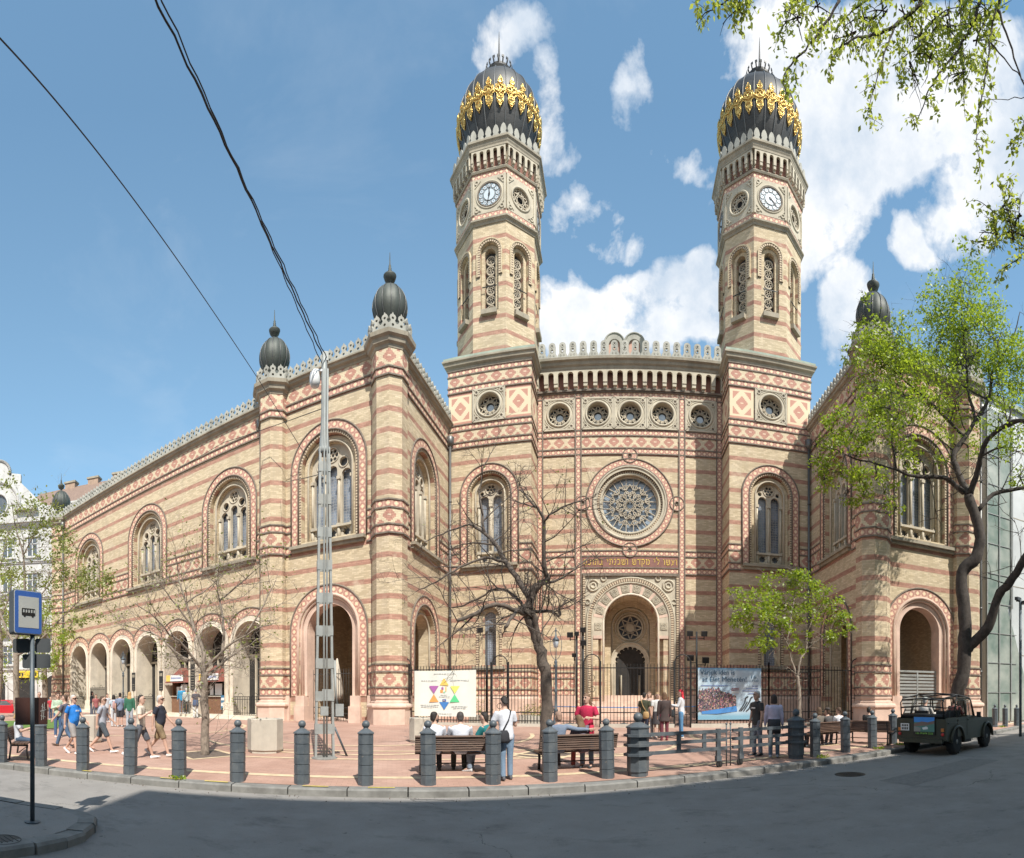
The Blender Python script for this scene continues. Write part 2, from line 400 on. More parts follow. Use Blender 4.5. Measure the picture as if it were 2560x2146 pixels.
def bead():
    m, t, b = newmat('bead_moulding'); u, v, _ = t.sep(t.uv())
    q = t.m('FRACT', t.m('DIVIDE', t.m('ADD', u, 50.0), .145))
    s = t.m('GREATER_THAN', q, .52)
    c = t.mix(s, (.56, .46, .32), (.16, .11, .08))
    t.put(b.inputs['Base Color'], c); b.inputs['Roughness'].default_value = .85
bead()
def bigdia():
    m, t, b = newmat('lozenge_panel'); u, v, _ = t.sep(t.uv())     # u, v in metres from the panel's centre
    a = t.m('ABSOLUTE', u); h = t.m('ABSOLUTE', v)
    qa = t.m('MULTIPLY', t.m('ADD', t.m('FLOOR', t.m('DIVIDE', a, .07)), .5), .07); qh = t.m('MULTIPLY', t.m('ADD', t.m('FLOOR', t.m('DIVIDE', h, .08)), .5), .08)
    k = t.m('ADD', qa, t.m('MULTIPLY', qh, .82))
    inner = t.m('LESS_THAN', k, .38)
    box_ = t.m('MULTIPLY', t.m('LESS_THAN', a, .56), t.m('LESS_THAN', h, .68)); outer = t.m('MULTIPLY', box_, t.m('GREATER_THAN', k, .72))
    edge = t.m('GREATER_THAN', h, .80)
    dash = t.m('MULTIPLY', t.m('LESS_THAN', a, .09), t.m('LESS_THAN', h, .03))
    s = t.m('MAXIMUM', edge, t.m('MAXIMUM', inner, outer)); s = t.m('MULTIPLY', s, t.m('SUBTRACT', 1.0, dash))
    nz = t.noise(t.pos(), 2.5, 4, .6)
    c = t.mix(s, t.mix(nz, tuple(q*.95 for q in YEL), tuple(q*1.1 for q in YEL)), t.mix(nz, (.44, .215, .16), (.54, .30, .225)))
    t.put(b.inputs['Base Color'], c); b.inputs['Roughness'].default_value = .85
bigdia()
def stonework(name, col, dirt, stain=.6, bm=.2):
    m, t, b = newmat(name); P = t.pos()
    c = t.mix(t.ramp(t.noise(P, 1.5, 5, .65), .3, .7), tuple(q*.82 for q in col), tuple(min(1, q*1.15) for q in col))
    c = t.mix(t.ramp(t.noise(t.v('MULTIPLY', P, (1, 1, .35)), 1.1, 6, .72), .45, .75, 0, stain), c, dirt)
    t.put(b.inputs['Base Color'], c); b.inputs['Roughness'].default_value = .85; b.inputs['Specular IOR Level'].default_value = .3
    bump(t, b, t.noise(P, 25, 4, .6), bm, .01)
    return m
stonework('cornice_stone', (.34, .30, .23), (.13, .125, .105), .65)
stonework('tracery_stone', (.52, .46, .36), (.25, .21, .16), .5)
stonework('panel_stone', (.50, .45, .35), (.27, .23, .18), .45)
stonework('merlon_stone', (.40, .39, .34), (.17, .17, .15), .7)
stonework('lime_stone', (.66, .59, .48), (.45, .38, .29), .4)
stonework('pink_stone', (.62, .46, .37), (.40, .27, .21), .4)
stonework('concrete', (.50, .46, .39), (.34, .31, .26), .5)
stonework('white_plaster', (.54, .53, .505), (.45, .43, .40), .45)
stonework('dark_recess', (.26, .13, .10), (.12, .07, .06), .5)
stonework('copper_step', (.33, .38, .31), (.16, .17, .14), .5)
plain('moulding_dark', (.17, .14, .11), .8, var=.3, scale=6)
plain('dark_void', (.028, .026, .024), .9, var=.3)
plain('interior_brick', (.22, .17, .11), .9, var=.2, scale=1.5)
# lead domes
def leaddome(name, c0, c1, rough, seams=0, metal=.6):
    m, t, b = newmat(name); P = t.pos(); x, y, z = t.sep(P)
    nz = t.noise(P, .9, 5, .7)
    c = t.mix(t.ramp(nz, .3, .72), c0, c1)
    if seams:
        q = t.m('LESS_THAN', t.m('FRACT', t.m('ADD', t.m('DIVIDE', z, .82), t.m('MULTIPLY', t.m('FLOOR', t.noise(P, .3, 0)), .3))), .035)
        c = t.mix(q, c, tuple(k*.45 for k in c0))
        br = t.n('ShaderNodeTexVoronoi'); t.put(br.inputs['Vector'], t.v('MULTIPLY', P, (1, 1, 1.2))); br.inputs['Scale'].default_value = .9
        c = t.mix(.35, c, t.mix(t.sep(br.outputs['Color'])[0], tuple(k*.6 for k in c0), tuple(k*1.5 for k in c1)))
    t.put(b.inputs['Base Color'], c); b.inputs['Roughness'].default_value = rough; b.inputs['Metallic'].default_value = metal
    bump(t, b, t.noise(P, 5, 3, .6), .25, .03)
leaddome('lead_dome', (.034, .034, .035), (.072, .072, .068), .52, 1, .2)
leaddome('patina_dome', (.045, .052, .045), (.095, .105, .09), .6, 0, .15)
plain('dome_seam', (.13, .13, .125), .45, .5)
m, t, b = newmat('gold_leaf'); nz = t.noise(t.pos(), 9, 3, .6)
t.put(b.inputs['Base Color'], t.mix(nz, (.62, .40, .10), (.84, .62, .25))); b.inputs['Metallic'].default_value = .85; b.inputs['Roughness'].default_value = .34
bump(t, b, t.noise(t.pos(), 14, 3, .6), .6, .04)
m, t, b = newmat('gold_letter'); b.inputs['Base Color'].default_value = (.78, .55, .14, 1); b.inputs['Metallic'].default_value = .3; b.inputs['Roughness'].default_value = .4
plain('inscription_red', (.22, .105, .085), .7, var=.15)
# glass
def leaded(name, base, lead, cell, bars=None):
    m, t, b = newmat(name); P, u, z = wallcoord(t)
    vo = t.n('ShaderNodeTexVoronoi'); vo.feature = 'DISTANCE_TO_EDGE'; t.put(vo.inputs['Vector'], t.comb(u, z)); vo.inputs['Scale'].default_value = cell
    vo.inputs['Randomness'].default_value = .35
    ln = t.m('LESS_THAN', vo.outputs['Distance'], .07)
    c = t.mix(t.noise(P, 6, 3, .6), tuple(q*.7 for q in base), tuple(q*1.35 for q in base)); c = t.mix(t.ramp(t.noise(P, 1.1, 3, .6), .42, .62, 0, .7), c, tuple(q*.3 for q in base)); c = t.mix(ln, c, lead)  # broad noise puts uneven reflections into the base colour
    t.put(b.inputs['Base Color'], c); b.inputs['Roughness'].default_value = .22; b.inputs['Specular IOR Level'].default_value = .9
    bump(t, b, t.noise(P, 7, 2, .5), .25, .02)
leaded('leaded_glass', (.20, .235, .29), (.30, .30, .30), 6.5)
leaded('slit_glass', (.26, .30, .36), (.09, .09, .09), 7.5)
m, t, b = newmat('rose_glass'); t.put(b.inputs['Base Color'], t.mix(t.noise(t.pos(), 1.6, 3), (.20, .25, .31), (.36, .44, .52))); b.inputs['Roughness'].default_value = .18; b.inputs['Specular IOR Level'].default_value = 1
m, t, b = newmat('oculus_glass'); t.put(b.inputs['Base Color'], t.mix(t.noise(t.pos(), 2, 3), (.045, .045, .05), (.10, .11, .12))); b.inputs['Roughness'].default_value = .3
m, t, b = newmat('pale_glass'); t.put(b.inputs['Base Color'], t.mix(t.noise(t.pos(), 1.2, 3), (.42, .50, .58), (.58, .66, .72))); b.inputs['Roughness'].default_value = .25
m, t, b = newmat('window_glass'); t.put(b.inputs['Base Color'], t.mix(t.noise(t.pos(), .8, 2), (.05, .06, .07), (.16, .19, .22))); b.inputs['Roughness'].default_value = .08; b.inputs['Specular IOR Level'].default_value = .8
m, t, b = newmat('clock_white'); b.inputs['Base Color'].default_value = (.50, .57, .62, 1); b.inputs['Roughness'].default_value = .4
m, t, b = newmat('clock_blue'); b.inputs['Base Color'].default_value = (.26, .37, .44, 1); b.inputs['Roughness'].default_value = .4
plain('black_iron', (.022, .023, .024), .5, .3, .25, 8)
plain('rail_iron', (.05, .045, .04), .6, .3, .25, 8)
def bollardpaint():
    m, t, b = newmat('grey_paint'); P = t.obj(); G = t.pos()
    c = t.mix(t.ramp(t.noise(G, 5, 5, .65), .3, .7), (.070, .084, .096), (.105, .120, .132))
    c = t.mix(t.ramp(t.noise(G, 2.5, 5, .7), .52, .75, 0, .6), c, (.15, .155, .15)); c = t.mix(t.m('GREATER_THAN', t.noise(G, 16, 4, .7), .665), c, (.20, .17, .14))
    t.put(b.inputs['Base Color'], c); b.inputs['Roughness'].default_value = .46; b.inputs['Specular IOR Level'].default_value = .45
    t.put(b.inputs['Roughness'], t.ramp(t.noise(G, 12, 3), .3, .7, .36, .6))
bollardpaint()
plain('mast_paint', (.29, .305, .295), .55, .1, .14, 5, dirt=(.27, .25, .21))
plain('pole_grey', (.085, .105, .12), .5, .2, .2, 6)
plain('sign_back', (.06, .066, .070), .5, .1, .15, 4)
plain('wire_black', (.02, .02, .02), .6)
plain('white_enamel', (.72, .72, .70), .35, var=.05)
plain('sign_blue', (.045, .13, .42), .4, var=.08)
plain('sign_white', (.50, .50, .46), .5, var=.06)
def woodslat():
    m, t, b = newmat('bench_wood'); P = t.obj()
    c = t.mix(t.ramp(t.noise(t.v('MULTIPLY', P, (1.2, 14, 14)), 3, 5, .65), .3, .7), (.055, .030, .020), (.14, .082, .055))
    t.put(b.inputs['Base Color'], c); b.inputs['Roughness'].default_value = .5
woodslat()
plain('bench_iron', (.02, .021, .023), .5, .3)
# ground
def asphalt():
    m, t, b = newmat('asphalt'); P = t.pos()
    fine = t.noise(P, 60, 3, .7); mid = t.noise(P, 1.4, 5, .65); big = t.noise(P, .22, 4, .6)
    c = t.mix(t.ramp(mid, .3, .7), (.215, .200, .185), (.285, .268, .248)); c = t.mix(t.ramp(big, .4, .62, 0, .6), c, (.29, .27, .245))
    c = t.mix(t.ramp(fine, .55, .75, 0, .55), c, (.30, .29, .275)); c = t.mix(t.ramp(fine, .25, .42, .5, 0), c, (.055, .055, .058))
    st = t.noise(t.v('MULTIPLY', P, (1, 1.6, 1)), .9, 6, .72); c = t.mix(t.ramp(st, .54, .70, 0, .5), c, (.085, .083, .08)); c = t.mix(t.ramp(t.noise(P, 7, 3, .6), .66, .74, 0, .55), c, (.07, .068, .066))
    vo = t.n('ShaderNodeTexVoronoi'); vo.feature = 'DISTANCE_TO_EDGE'; t.put(vo.inputs['Vector'], t.v('ADD', P, t.v('MULTIPLY', t.comb(mid, big), (1.5, 1.5, 0)))); vo.inputs['Scale'].default_value = .16
    cr = t.m('MULTIPLY', t.m('LESS_THAN', vo.outputs['Distance'], .0016), t.m('GREATER_THAN', big, .47)); c = t.mix(t.m('MULTIPLY', cr, .7), c, (.05, .05, .05))
    t.put(b.inputs['Base Color'], c); b.inputs['Roughness'].default_value = .9; b.inputs['Specular IOR Level'].default_value = .3
    bump(t, b, fine, .5, .012)
asphalt()
def pavers():
    m, t, b = newmat('red_pavers'); P = t.pos()
    rot = t.n('ShaderNodeVectorRotate'); rot.rotation_type = 'Z_AXIS'; t.put(rot.inputs['Vector'], P); rot.inputs['Angle'].default_value = -.44
    br = t.n('ShaderNodeTexBrick'); t.put(br.inputs['Vector'], rot.outputs[0]); br.inputs['Scale'].default_value = 1
    br.inputs['Brick Width'].default_value = .21; br.inputs['Row Height'].default_value = .105; br.inputs['Mortar Size'].default_value = .005
    br.inputs['Color1'].default_value = (.92, .92, .92, 1); br.inputs['Color2'].default_value = (1.05, 1.05, 1.05, 1); br.inputs['Mortar'].default_value = (.78, .78, .78, 1)
    c = t.mix(t.ramp(t.noise(P, .8, 5, .65), .3, .7), (.34, .20, .15), (.45, .285, .22)); c = t.mix(t.ramp(t.noise(P, 3.5, 5, .7), .55, .8, 0, .5), c, (.27, .18, .14))
    c = t.mix(t.ramp(t.noise(P, .25, 4, .6), .5, .7, 0, .5), c, (.47, .33, .27))
    c = t.mix(1.0, c, br.outputs[0], 'MULTIPLY'); t.put(b.inputs['Base Color'], c); b.inputs['Roughness'].default_value = .85
    bump(t, b, br.outputs['Fac'], .2, -.006)
pavers()
plain('cream_pavers', (.58, .45, .29), .85, var=.2, scale=5, dirt=(.42, .31, .22))
plain('kerb_stone', (.20, .195, .18), .85, var=.22, scale=4, dirt=(.09, .085, .075), bmp=.3)
plain('yellow_paint', (.62, .50, .12), .8, var=.25, scale=9, dirt=(.35, .32, .26))
plain('soil', (.13, .10, .08), .95, var=.3, scale=12, bmp=.5)
plain('grass_green', (.10, .17, .03), .9, var=.4, scale=6)
plain('bark_grey', (.27, .22, .175), .9, var=.3, scale=9, dirt=(.12, .10, .08), bmp=.7)
plain('bark_dark', (.060, .048, .040), .92, var=.4, scale=7, dirt=(.12, .105, .09), bmp=.9)
plain('bark_brown', (.115, .092, .075), .92, var=.35, scale=8, dirt=(.06, .05, .042), bmp=.8)
def leafmat(name, c0, c1, trans=.5):
    m, t, b = newmat(name); m.node_tree.nodes.remove(b)
    rnd = t.n('ShaderNodeNewGeometry').outputs['Random Per Island']
    c = t.mix(rnd, c0, c1)
    d = t.n('ShaderNodeBsdfDiffuse'); tr = t.n('ShaderNodeBsdfTranslucent'); mx = t.n('ShaderNodeMixShader'); gl = t.n('ShaderNodeBsdfGlossy'); m2 = t.n('ShaderNodeMixShader')
    t.put(d.inputs[0], c); t.put(tr.inputs[0], t.mix(.5, c, (c1[0]*1.5, c1[1]*1.35, c1[2]))); mx.inputs[0].default_value = trans
    m.node_tree.links.new(d.outputs[0], mx.inputs[1]); m.node_tree.links.new(tr.outputs[0], mx.inputs[2])
    gl.inputs['Roughness'].default_value = .45; m2.inputs[0].default_value = .05
    m.node_tree.links.new(mx.outputs[0], m2.inputs[1]); m.node_tree.links.new(gl.outputs[0], m2.inputs[2])
    m.node_tree.links.new(m2.outputs[0], m.node_tree.nodes['Material Output'].inputs[0])
leafmat('leaf_bright', (.15, .25, .014), (.32, .42, .035), .58); leafmat('leaf_mid', (.19, .27, .03), (.38, .45, .08), .62); leafmat('leaf_bud', (.17, .22, .05), (.30, .34, .09), .4)
_cm = {}
def cloth(c, rough=.85):
    k = tuple(round(q, 3) for q in c)
    if k not in _cm: _cm[k] = plain('cloth_%d' % len(_cm), c, rough, var=.16, scale=5, bmp=.5)
    return _cm[k]
plain('skin', (.52, .33, .25), .55, var=.06, scale=8)
plain('skin_tan', (.42, .26, .19), .55, var=.06, scale=8)
plain('lip', (.30, .12, .10), .5, var=.05); plain('eye_dark', (.02, .018, .016), .4)
plain('army_green', (.045, .046, .030), .42, .1, .18, 3, dirt=(.075, .066, .05))
plain('tyre_rubber', (.018, .018, .018), .85, var=.3, scale=9)
plain('rim_grey', (.22, .21, .19), .5, .4)
plain('red_lamp', (.55, .03, .03), .3); plain('amber_lamp', (.55, .18, .04), .3)
plain('roof_tile', (.215, .145, .11), .85, var=.25, scale=4)
plain('chimney_brick', (.34, .24, .175), .88, var=.2, scale=2)
plain('kiosk_wood', (.20, .105, .06), .6, var=.2, scale=4)
plain('kiosk_roof', (.23, .075, .055), .7, var=.12)
plain('rust_board', (.085, .035, .026), .6, var=.2, scale=2)
plain('banner_white', (.66, .68, .62), .7, var=.03)
plain('marble', (.56, .58, .575), .5, var=.12, scale=.6, dirt=(.40, .42, .42))
m, t, b = newmat('green_glass'); t.put(b.inputs['Base Color'], t.mix(t.ramp(t.noise(t.pos(), .45, 4, .6), .35, .65), (.17, .23, .20), (.46, .48, .43))); b.inputs['Roughness'].default_value = .2; b.inputs['Specular IOR Level'].default_value = .7
plain('asphalt_patch', (.195, .185, .172), .92, var=.14, scale=14, dirt=(.11, .107, .10), bmp=.4)
# ------------------------------------------------------------------ the synagogue
NAMES = ['striped_brick','plain_brick','dot_band','diamond_band','bead_moulding','moulding_dark','cornice_stone','tracery_stone','panel_stone','lime_stone','pink_stone',
         'dark_recess','dark_void','interior_brick','leaded_glass','oculus_glass','pale_glass','rose_glass','merlon_stone','lozenge_panel','inscription_red','gold_letter',
         'copper_step','patina_dome','lead_dome','dome_seam','gold_leaf','clock_white','clock_blue','black_iron','slit_glass','dot_band_small','window_glass','white_plaster']
MI = {n: i for i, n in enumerate(NAMES)}; MATS = [MAT[n] for n in NAMES]
class DB(MB):
    """a mesh that uses the building's materials by name; drops the slots it does not use"""
    def build(s, name, parent=None):
        used = sorted(set(s.m)); rm = {u: i for i, u in enumerate(used)}; s.m = [rm[q] for q in s.m]
        return MB.build(s, name, [MATS[u] for u in used], parent)
def K(n): return MI[n]
SYN = wthing('synagogue', 'yellow and red striped brick synagogue with two tall clock towers under gilded onion domes', 'synagogue', (.57, 28, .3))
YT, YC, YW = 30.2, 32.5, 22.3
XL, XR, AX = -10.38, 11.52, .57
GB = -.4
def hm(mb, fr, s0, s1, z, h=.07, d=.07, mat='moulding_dark'): mb.box(fr, s0, s1, z-h/2, z+h/2, 0, d, K(mat))
def bandset(mb, fr, s0, s1, zs, d=.028):
    """zs = (z0, z1, z2, z3): dots, diamonds, dots with thin mouldings"""
    a, b, c, e = zs
    mb.box(fr, s0, s1, a, b, 0, d, K('dot_band')); mb.box(fr, s0, s1, b, c, 0, d-.008, K('diamond_band')); mb.box(fr, s0, s1, c, e, 0, d, K('dot_band'))
    for z in zs: hm(mb, fr, s0, s1, z)
MIDB = (9.22, 9.62, 10.38, 10.76); LOWB = (1.72, 2.10, 2.82, 3.18); 
def bandpoly(mb, poly, zs, closed, d=.03):
    a, b, c, e = zs
    for z0, z1, n in ((a, b, 'dot_band'), (b, c, 'diamond_band'), (c, e, 'dot_band')):
        if z1 > z0: mb.cornice(poly, [(0, z0), (d, z0), (d, z1), (0, z1)], K(n), closed)
    for z in sorted(set(zs)): mb.cornice(poly, [(0, z-.035), (.075, z-.035), (.075, z+.035), (0, z+.035)], K('moulding_dark'), closed)
def surround(mb, fr, cs, zs, R, z0, wide=1.0, hood=True):
    """the patterned arch round an opening of radius R"""
    r1, r2 = R+.55*wide, R+.95*wide
    mb.archband(fr, cs, zs, r1, r2, z0, 0, .04, K('dot_band'))
    mb.archtube(fr, cs, zs, r2+.03, z0, .04, .05, K('moulding_dark')); mb.archtube(fr, cs, zs, r1-.03, z0, .04, .05, K('moulding_dark'))
    mb.archband(fr, cs, zs, R+.36, r1-.07, z0, -.10, .014, K('bead_moulding'))
    mb.archband(fr, cs, zs, R+.02, R+.30*wide, z0, -.30, -.24, K('plain_brick'))
    mb.archtube(fr, cs, zs, R+.05, z0, -.22, .06, K('tracery_stone'))
def reveal(mb, fr, cs, zs, R, z0, d0, d1, mat): mb.archband(fr, cs, zs, R-.015, R+.005, z0, d0, d1, K(mat))
def rosette(mb, fr, cx, cz, r, d0, d1, mat, n=6, k=.36):
    loops = [circ(cx, cz, r, 24), circ(cx, cz, r*.24, 10)]+[circ(cx+r*.62*cos(2*pi*i/n), cz+r*.62*sin(2*pi*i/n), r*.27, 10) for i in range(n)]
    mb.plate(fr, loops, d0, d1, mat)
def window(par, fr, cs, R, zb, zs, kind=3, sillz=None, wide=1.0, sub=True, trimb=None):
    """glass with stone tracery, sill and patterned archivolt; the hole is in the wall already"""
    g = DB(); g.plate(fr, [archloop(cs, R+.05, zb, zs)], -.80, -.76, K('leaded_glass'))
    t = DB(); T = K('tracery_stone'); pz = zb+.66
    holes = []
    if kind == 3:
        q = R/1.3; lw = .285*q
        for c, top in ((-.84*q, -.40), (0, -.12), (.84*q, -.40)): holes.append(archloop(cs+c, lw, pz+.10, zs+top*q, 12))
        for c, z, r in ((-.68*q, .24*q, .26*q), (.68*q, .24*q, .26*q), (0, .72*q, .37*q)): holes.append(circ(cs+c, zs+z, r, 20))
        cols = (-1.22*q, -.42*q, .42*q, 1.22*q); roses = ((0, .72*q, .37*q),)
        pan = (-.84*q, 0, .84*q); pr = .26*q
    else:
        q = R/.85; lw = .265*q
        for c in (-.40*q, .40*q): holes.append(archloop(cs+c, lw, pz+.08, zs-.22*q, 12))
        for c, z, r in ((-.56*q, .20*q, .12*q), (.56*q, .20*q, .12*q), (0, .42*q, .31*q)): holes.append(circ(cs+c, zs+z, r, 18))
        cols = (-.74*q, 0, .74*q); roses = ((0, .42*q, .31*q),); pan = (-.40*q, .40*q); pr = .24*q
    for c in pan: holes += [[(cs+c+pr*cos(a)*(.62+.38*cos(4*(a))**2), zb+.36+pr*sin(a)*(.62+.38*cos(4*a)**2)) for a in [2*pi*i/24 for i in range(24)]]]
    t.plate(fr, [archloop(cs, R, zb, zs)]+holes, -.66, -.48, T)
    for c in cols:
        t.tube([fr.p(cs+c, zb, -.44), fr.p(cs+c, pz, -.44)], .10*q**.5, T, 6); t.tube([fr.p(cs+c, pz, -.44), fr.p(cs+c, zs-.62*q, -.44)], .065, T, 6)
        t.bx(fr.p(cs+c, zs-.56*q, -.44), (.2, .2, .16), T); t.bx(fr.p(cs+c, pz+.08, -.44), (.19, .19, .12), T)
    t.box(fr, cs-R, cs+R, pz-.05, pz+.06, -.5, -.30, T)
    for c, z, r in roses: rosette(t, fr, cs+c, zs+z, r+.01, -.62, -.52, T); t.ringtube(fr, cs+c, zs+z, r+.02, -.47, .035, T, 20)
    for h in ([(-.68*q, .24*q, .27*q), (.68*q, .24*q, .27*q)] if kind == 3 else []): t.ringtube(fr, cs+h[0], zs+h[1], h[2], -.47, .04, T, 20)
    s = DB(); sz = sillz if sillz else zb; w2 = R+.95*wide
    s.box(fr, cs-w2, cs+w2, sz-.16, sz, -.05, .30, K('cornice_stone')); s.box(fr, cs-w2+.08, cs+w2-.08, sz-.32, sz-.16, -.05, .17, K('cornice_stone'))
    a = DB(); surround(a, fr, cs, zs, R, sz, wide)
    reveal(a, fr, cs, zs, R, zb, -.8, -.3, 'plain_brick')
    if sub:
        wo = g.build('window', par); t.build('tracery', wo); s.build('sill', wo); a.build('archivolt', wo)
    else:
        for o in (t, s, a):
            k = len(g.v); g.v += o.v; g.f += [tuple(k+i for i in f) for f in o.f]; g.m += o.m; g.uv += o.uv; g.sm += o.sm
        g.build('window', par)
def stepped(fr, outer, holes, mb, mat='striped_brick', t1=.30, t2=.85, grow=.34):
    """wall in two skins so that every opening has a stepped jamb; holes: (cs, R, z0, zs) arches or ('c', cs, zc, R)"""
    def lp(h, g): return circ(h[1], h[2], h[3]+(g if len(h) < 5 or not g else h[4]), 48) if h[0] == 'c' else archloop(h[0], h[1]+g, h[2], h[3])
    mb.plate(fr, [outer]+[lp(h, grow) for h in holes], -t1, 0, K(mat))
    if holes: mb.plate(fr, [outer]+[lp(h, 0) for h in holes], -t2, -t1, K(mat))
def star(mb, fr, cx, cz, R, n, k, wd, d0, d1, mat, a0=pi/2):
    P = [(cx+R*cos(a0+2*pi*i/n), cz+R*sin(a0+2*pi*i/n)) for i in range(n)]
    for i in range(n): bar(mb, fr, P[i], P[(i+k) % n], wd, d0, d1, mat)
def oculus(fr, cx, cz, half, R, mb, n=9, k=3, glass='oculus_glass', centre='pale_glass', depth=-.42):
    S = K('panel_stone')
    mb.plate(fr, [rect(cx-half, cx+half, cz-half, cz+half), circ(cx, cz, R, 40)], 0, .07, S)
    e = half-.045
    for a, b_ in (((-e, -e), (e, -e)), ((e, -e), (e, e)), ((e, e), (-e, e)), ((-e, e), (-e, -e))): bar(mb, fr, (cx+a[0], cz+a[1]), (cx+b_[0], cz+b_[1]), .10, .07, .12, S)
    mb.ringtube(fr, cx, cz, R+.03, .08, .07, S, 40); mb.ringtube(fr, cx, cz, R+.20, .06, .045, S, 40)
    cc = half*.77
    for sx in (-1, 1):
        for sz in (-1, 1): mb.ringtube(fr, cx+sx*cc, cz+sz*cc, half*.115, .08, half*.045, S, 14); mb.plate(fr, [circ(cx+sx*cc, cz+sz*cc, half*.09, 12)], .072, .078, K('moulding_dark'))
    for a in range(4):
        q = pi/4+a*pi/2
        for off in (-.35, .35): 
            p1 = (cx+(R+.30)*cos(q+off), cz+(R+.30)*sin(q+off)); bar(mb, fr, p1, (cx+cc*1.414*cos(q+off*.42)*.93, cz+cc*1.414*sin(q+off*.42)*.93), .05, .07, .10, S)
    mb.ringband(fr, cx, cz, R-.01, R+.005, depth, .07, S, 40)
    mb.plate(fr, [circ(cx, cz, R, 32)], depth-.04, depth, K(glass))
    if centre: mb.plate(fr, [circ(cx, cz, R*.30, 18)], depth, depth+.015, K(centre))
    star(mb, fr, cx, cz, R*.96, n, k, R*.075, depth+.10, depth+.17, K('tracery_stone'))
    mb.ringtube(fr, cx, cz, R*.97, depth+.13, R*.05, K('tracery_stone'), 32); mb.ringtube(fr, cx, cz, R*.40, depth+.13, R*.035, K('tracery_stone'), 24)
def corbels(mb, fr, s0, s1, n, z0, z1, dep):
    p = (s1-s0)/n; w = p*.29; zt = z1-.14; S = K('panel_stone')
    mb.box(fr, s0, s1, z0, z1, .0, .02, K('dark_recess'))
    loop = [(s0, z1), (s0, z0+.32)]
    for i in range(n):
        c = s0+p*(i+.5)
        loop += [(c-w, z0+.32), (c-w, zt-w)]+[(c-w*cos(pi*j/8), zt-w+w*sin(pi*j/8)) for j in range(1, 8)]+[(c+w, zt-w), (c+w, z0+.32)]
    loop += [(s1, z0+.32), (s1, z1)]
    mb.plate(fr, [loop[::-1]], dep*.55, dep, S)
    for i in range(n+1):
        c = s0+p*i; h = p*.5-w; a, b_ = (max(c-h, s0), min(c+h, s1))
        mb.box(fr, a, b_, z0+.30, z1, .02, dep*.56, S); mb.box(fr, a+.01, b_-.01, z0+.12, z0+.32, .02, dep*.9, S); mb.box(fr, a+.03, b_-.03, z0, z0+.13, .02, dep*.55, S)
def merlons_round(mb, fr, s0, s1, n, z0, d=-.1):
    p = (s1-s0)/n
    for i in range(n):
        c = s0+p*(i+.5); w = p*.33
        lp = [(c-p*.48, z0), (c+p*.48, z0), (c+p*.48, z0+.18), (c+w+.03, z0+.30), (c+w, z0+.36), (c+w, z0+.80)]+[(c+w*cos(pi*j/8), z0+.80+w*1.05*sin(pi*j/8)) for j in range(1, 8)]+[(c-w, z0+.80), (c-w, z0+.36), (c-w-.03, z0+.30), (c-p*.48, z0+.18)]
        mb.plate(fr, [lp, circ(c, z0+.80, .045, 8), rect(c-.045, c+.045, z0+.42, z0+.60)], d-.14, d, K('merlon_stone'))
        mb.ringtube(fr, c, z0+.80, .095, d, .024, K('merlon_stone'), 12, 4); mb.ringtube(fr, c, z0+.51, .11, d, .022, K('merlon_stone'), 10, 4)
        mb.ringtube(fr, c-.1, z0+.22, .05, d, .018, K('merlon_stone'), 8, 4); mb.ringtube(fr, c+.1, z0+.22, .05, d, .018, K('merlon_stone'), 8, 4)
def merlons_point(mb, fr, s0, s1, pitch, z0, d=0., h=.72):
    n = max(1, round((s1-s0)/pitch)); p = (s1-s0)/n; k = h/.72
    for i in range(n):
        c = s0+p*(i+.5)
        H = [(.5, 0), (.5, .22), (.33, .27), (.24, .36), (.36, .44), (.38, .52), (.26, .60), (.12, .62), (0, .72)]
        lp = [(c+x*p, z0+z*k) for x, z in H]+[(c-x*p, z0+z*k) for x, z in H[:-1][::-1]]
        mb.plate(fr, [lp, circ(c, z0+.46*k, p*.15, 8), circ(c, z0+.17*k, p*.16, 8)], d-.10, d, K('merlon_stone'))
def octo(cx, cy, a, start=0):
    r = a/cos(pi/8); return [(cx+r*cos(pi/8+i*pi/4+start), cy+r*sin(pi/8+i*pi/4+start)) for i in range(8)]
CORN = [(0, 0), (.05, .0), (.08, .10), (.22, .16), (.25, .26), (.33, .30), (.33, .37), (0, .40)]
def cornp(z, k=1, h=1): return [(o*k, z+q*h) for o, q in CORN]

# ---- central facade
fc = Fr((0, YC), (0, -1)); CB = DB()
RZ, RR = 13.78, 1.80
stepped(fc, rect(-5.5, 6.6, GB, 22.3), [('c', AX, RZ, RR), (AX+.06, 1.70, GB+.2, 6.35)]+[('c', x, 19.37, .68, .04) for x in (-3.87, -1.44, AX+.02, 2.62, 5.04)], CB)
CEN = CB.build('front_wall', SYN)
d = DB()
bays = ((-4.90, -2.84), (-2.47, 3.65), (4.03, 6.04))
for z0, z1 in ((20.38, 20.74), (17.98, 18.34), (16.84, 17.20)):
    d.box(fc, -5.26, 6.40, z0, z1, 0, .028, K('dot_band_small')); hm(d, fc, -5.26, 6.4, z0); hm(d, fc, -5.26, 6.4, z1)
for s0, s1 in bays: d.box(fc, s0, s1, 17.20, 17.98, 0, .018, K('diamond_band'))
for i, (s0, s1) in enumerate(bays):
    for z0, z1 in ((10.46, 10.80), (9.36, 9.72)): d.box(fc, s0, s1, z0, z1, 0, .028, K('dot_band_small')); hm(d, fc, s0, s1, z0); hm(d, fc, s0, s1, z1)
    if i != 1:
        d.box(fc, s0, s1, 9.72, 10.46, 0, .018, K('diamond_band')); bandset(d, fc, s0, s1, LOWB); d.box(fc, s0, s1, GB, 1.72, 0, .12, K('pink_stone'))
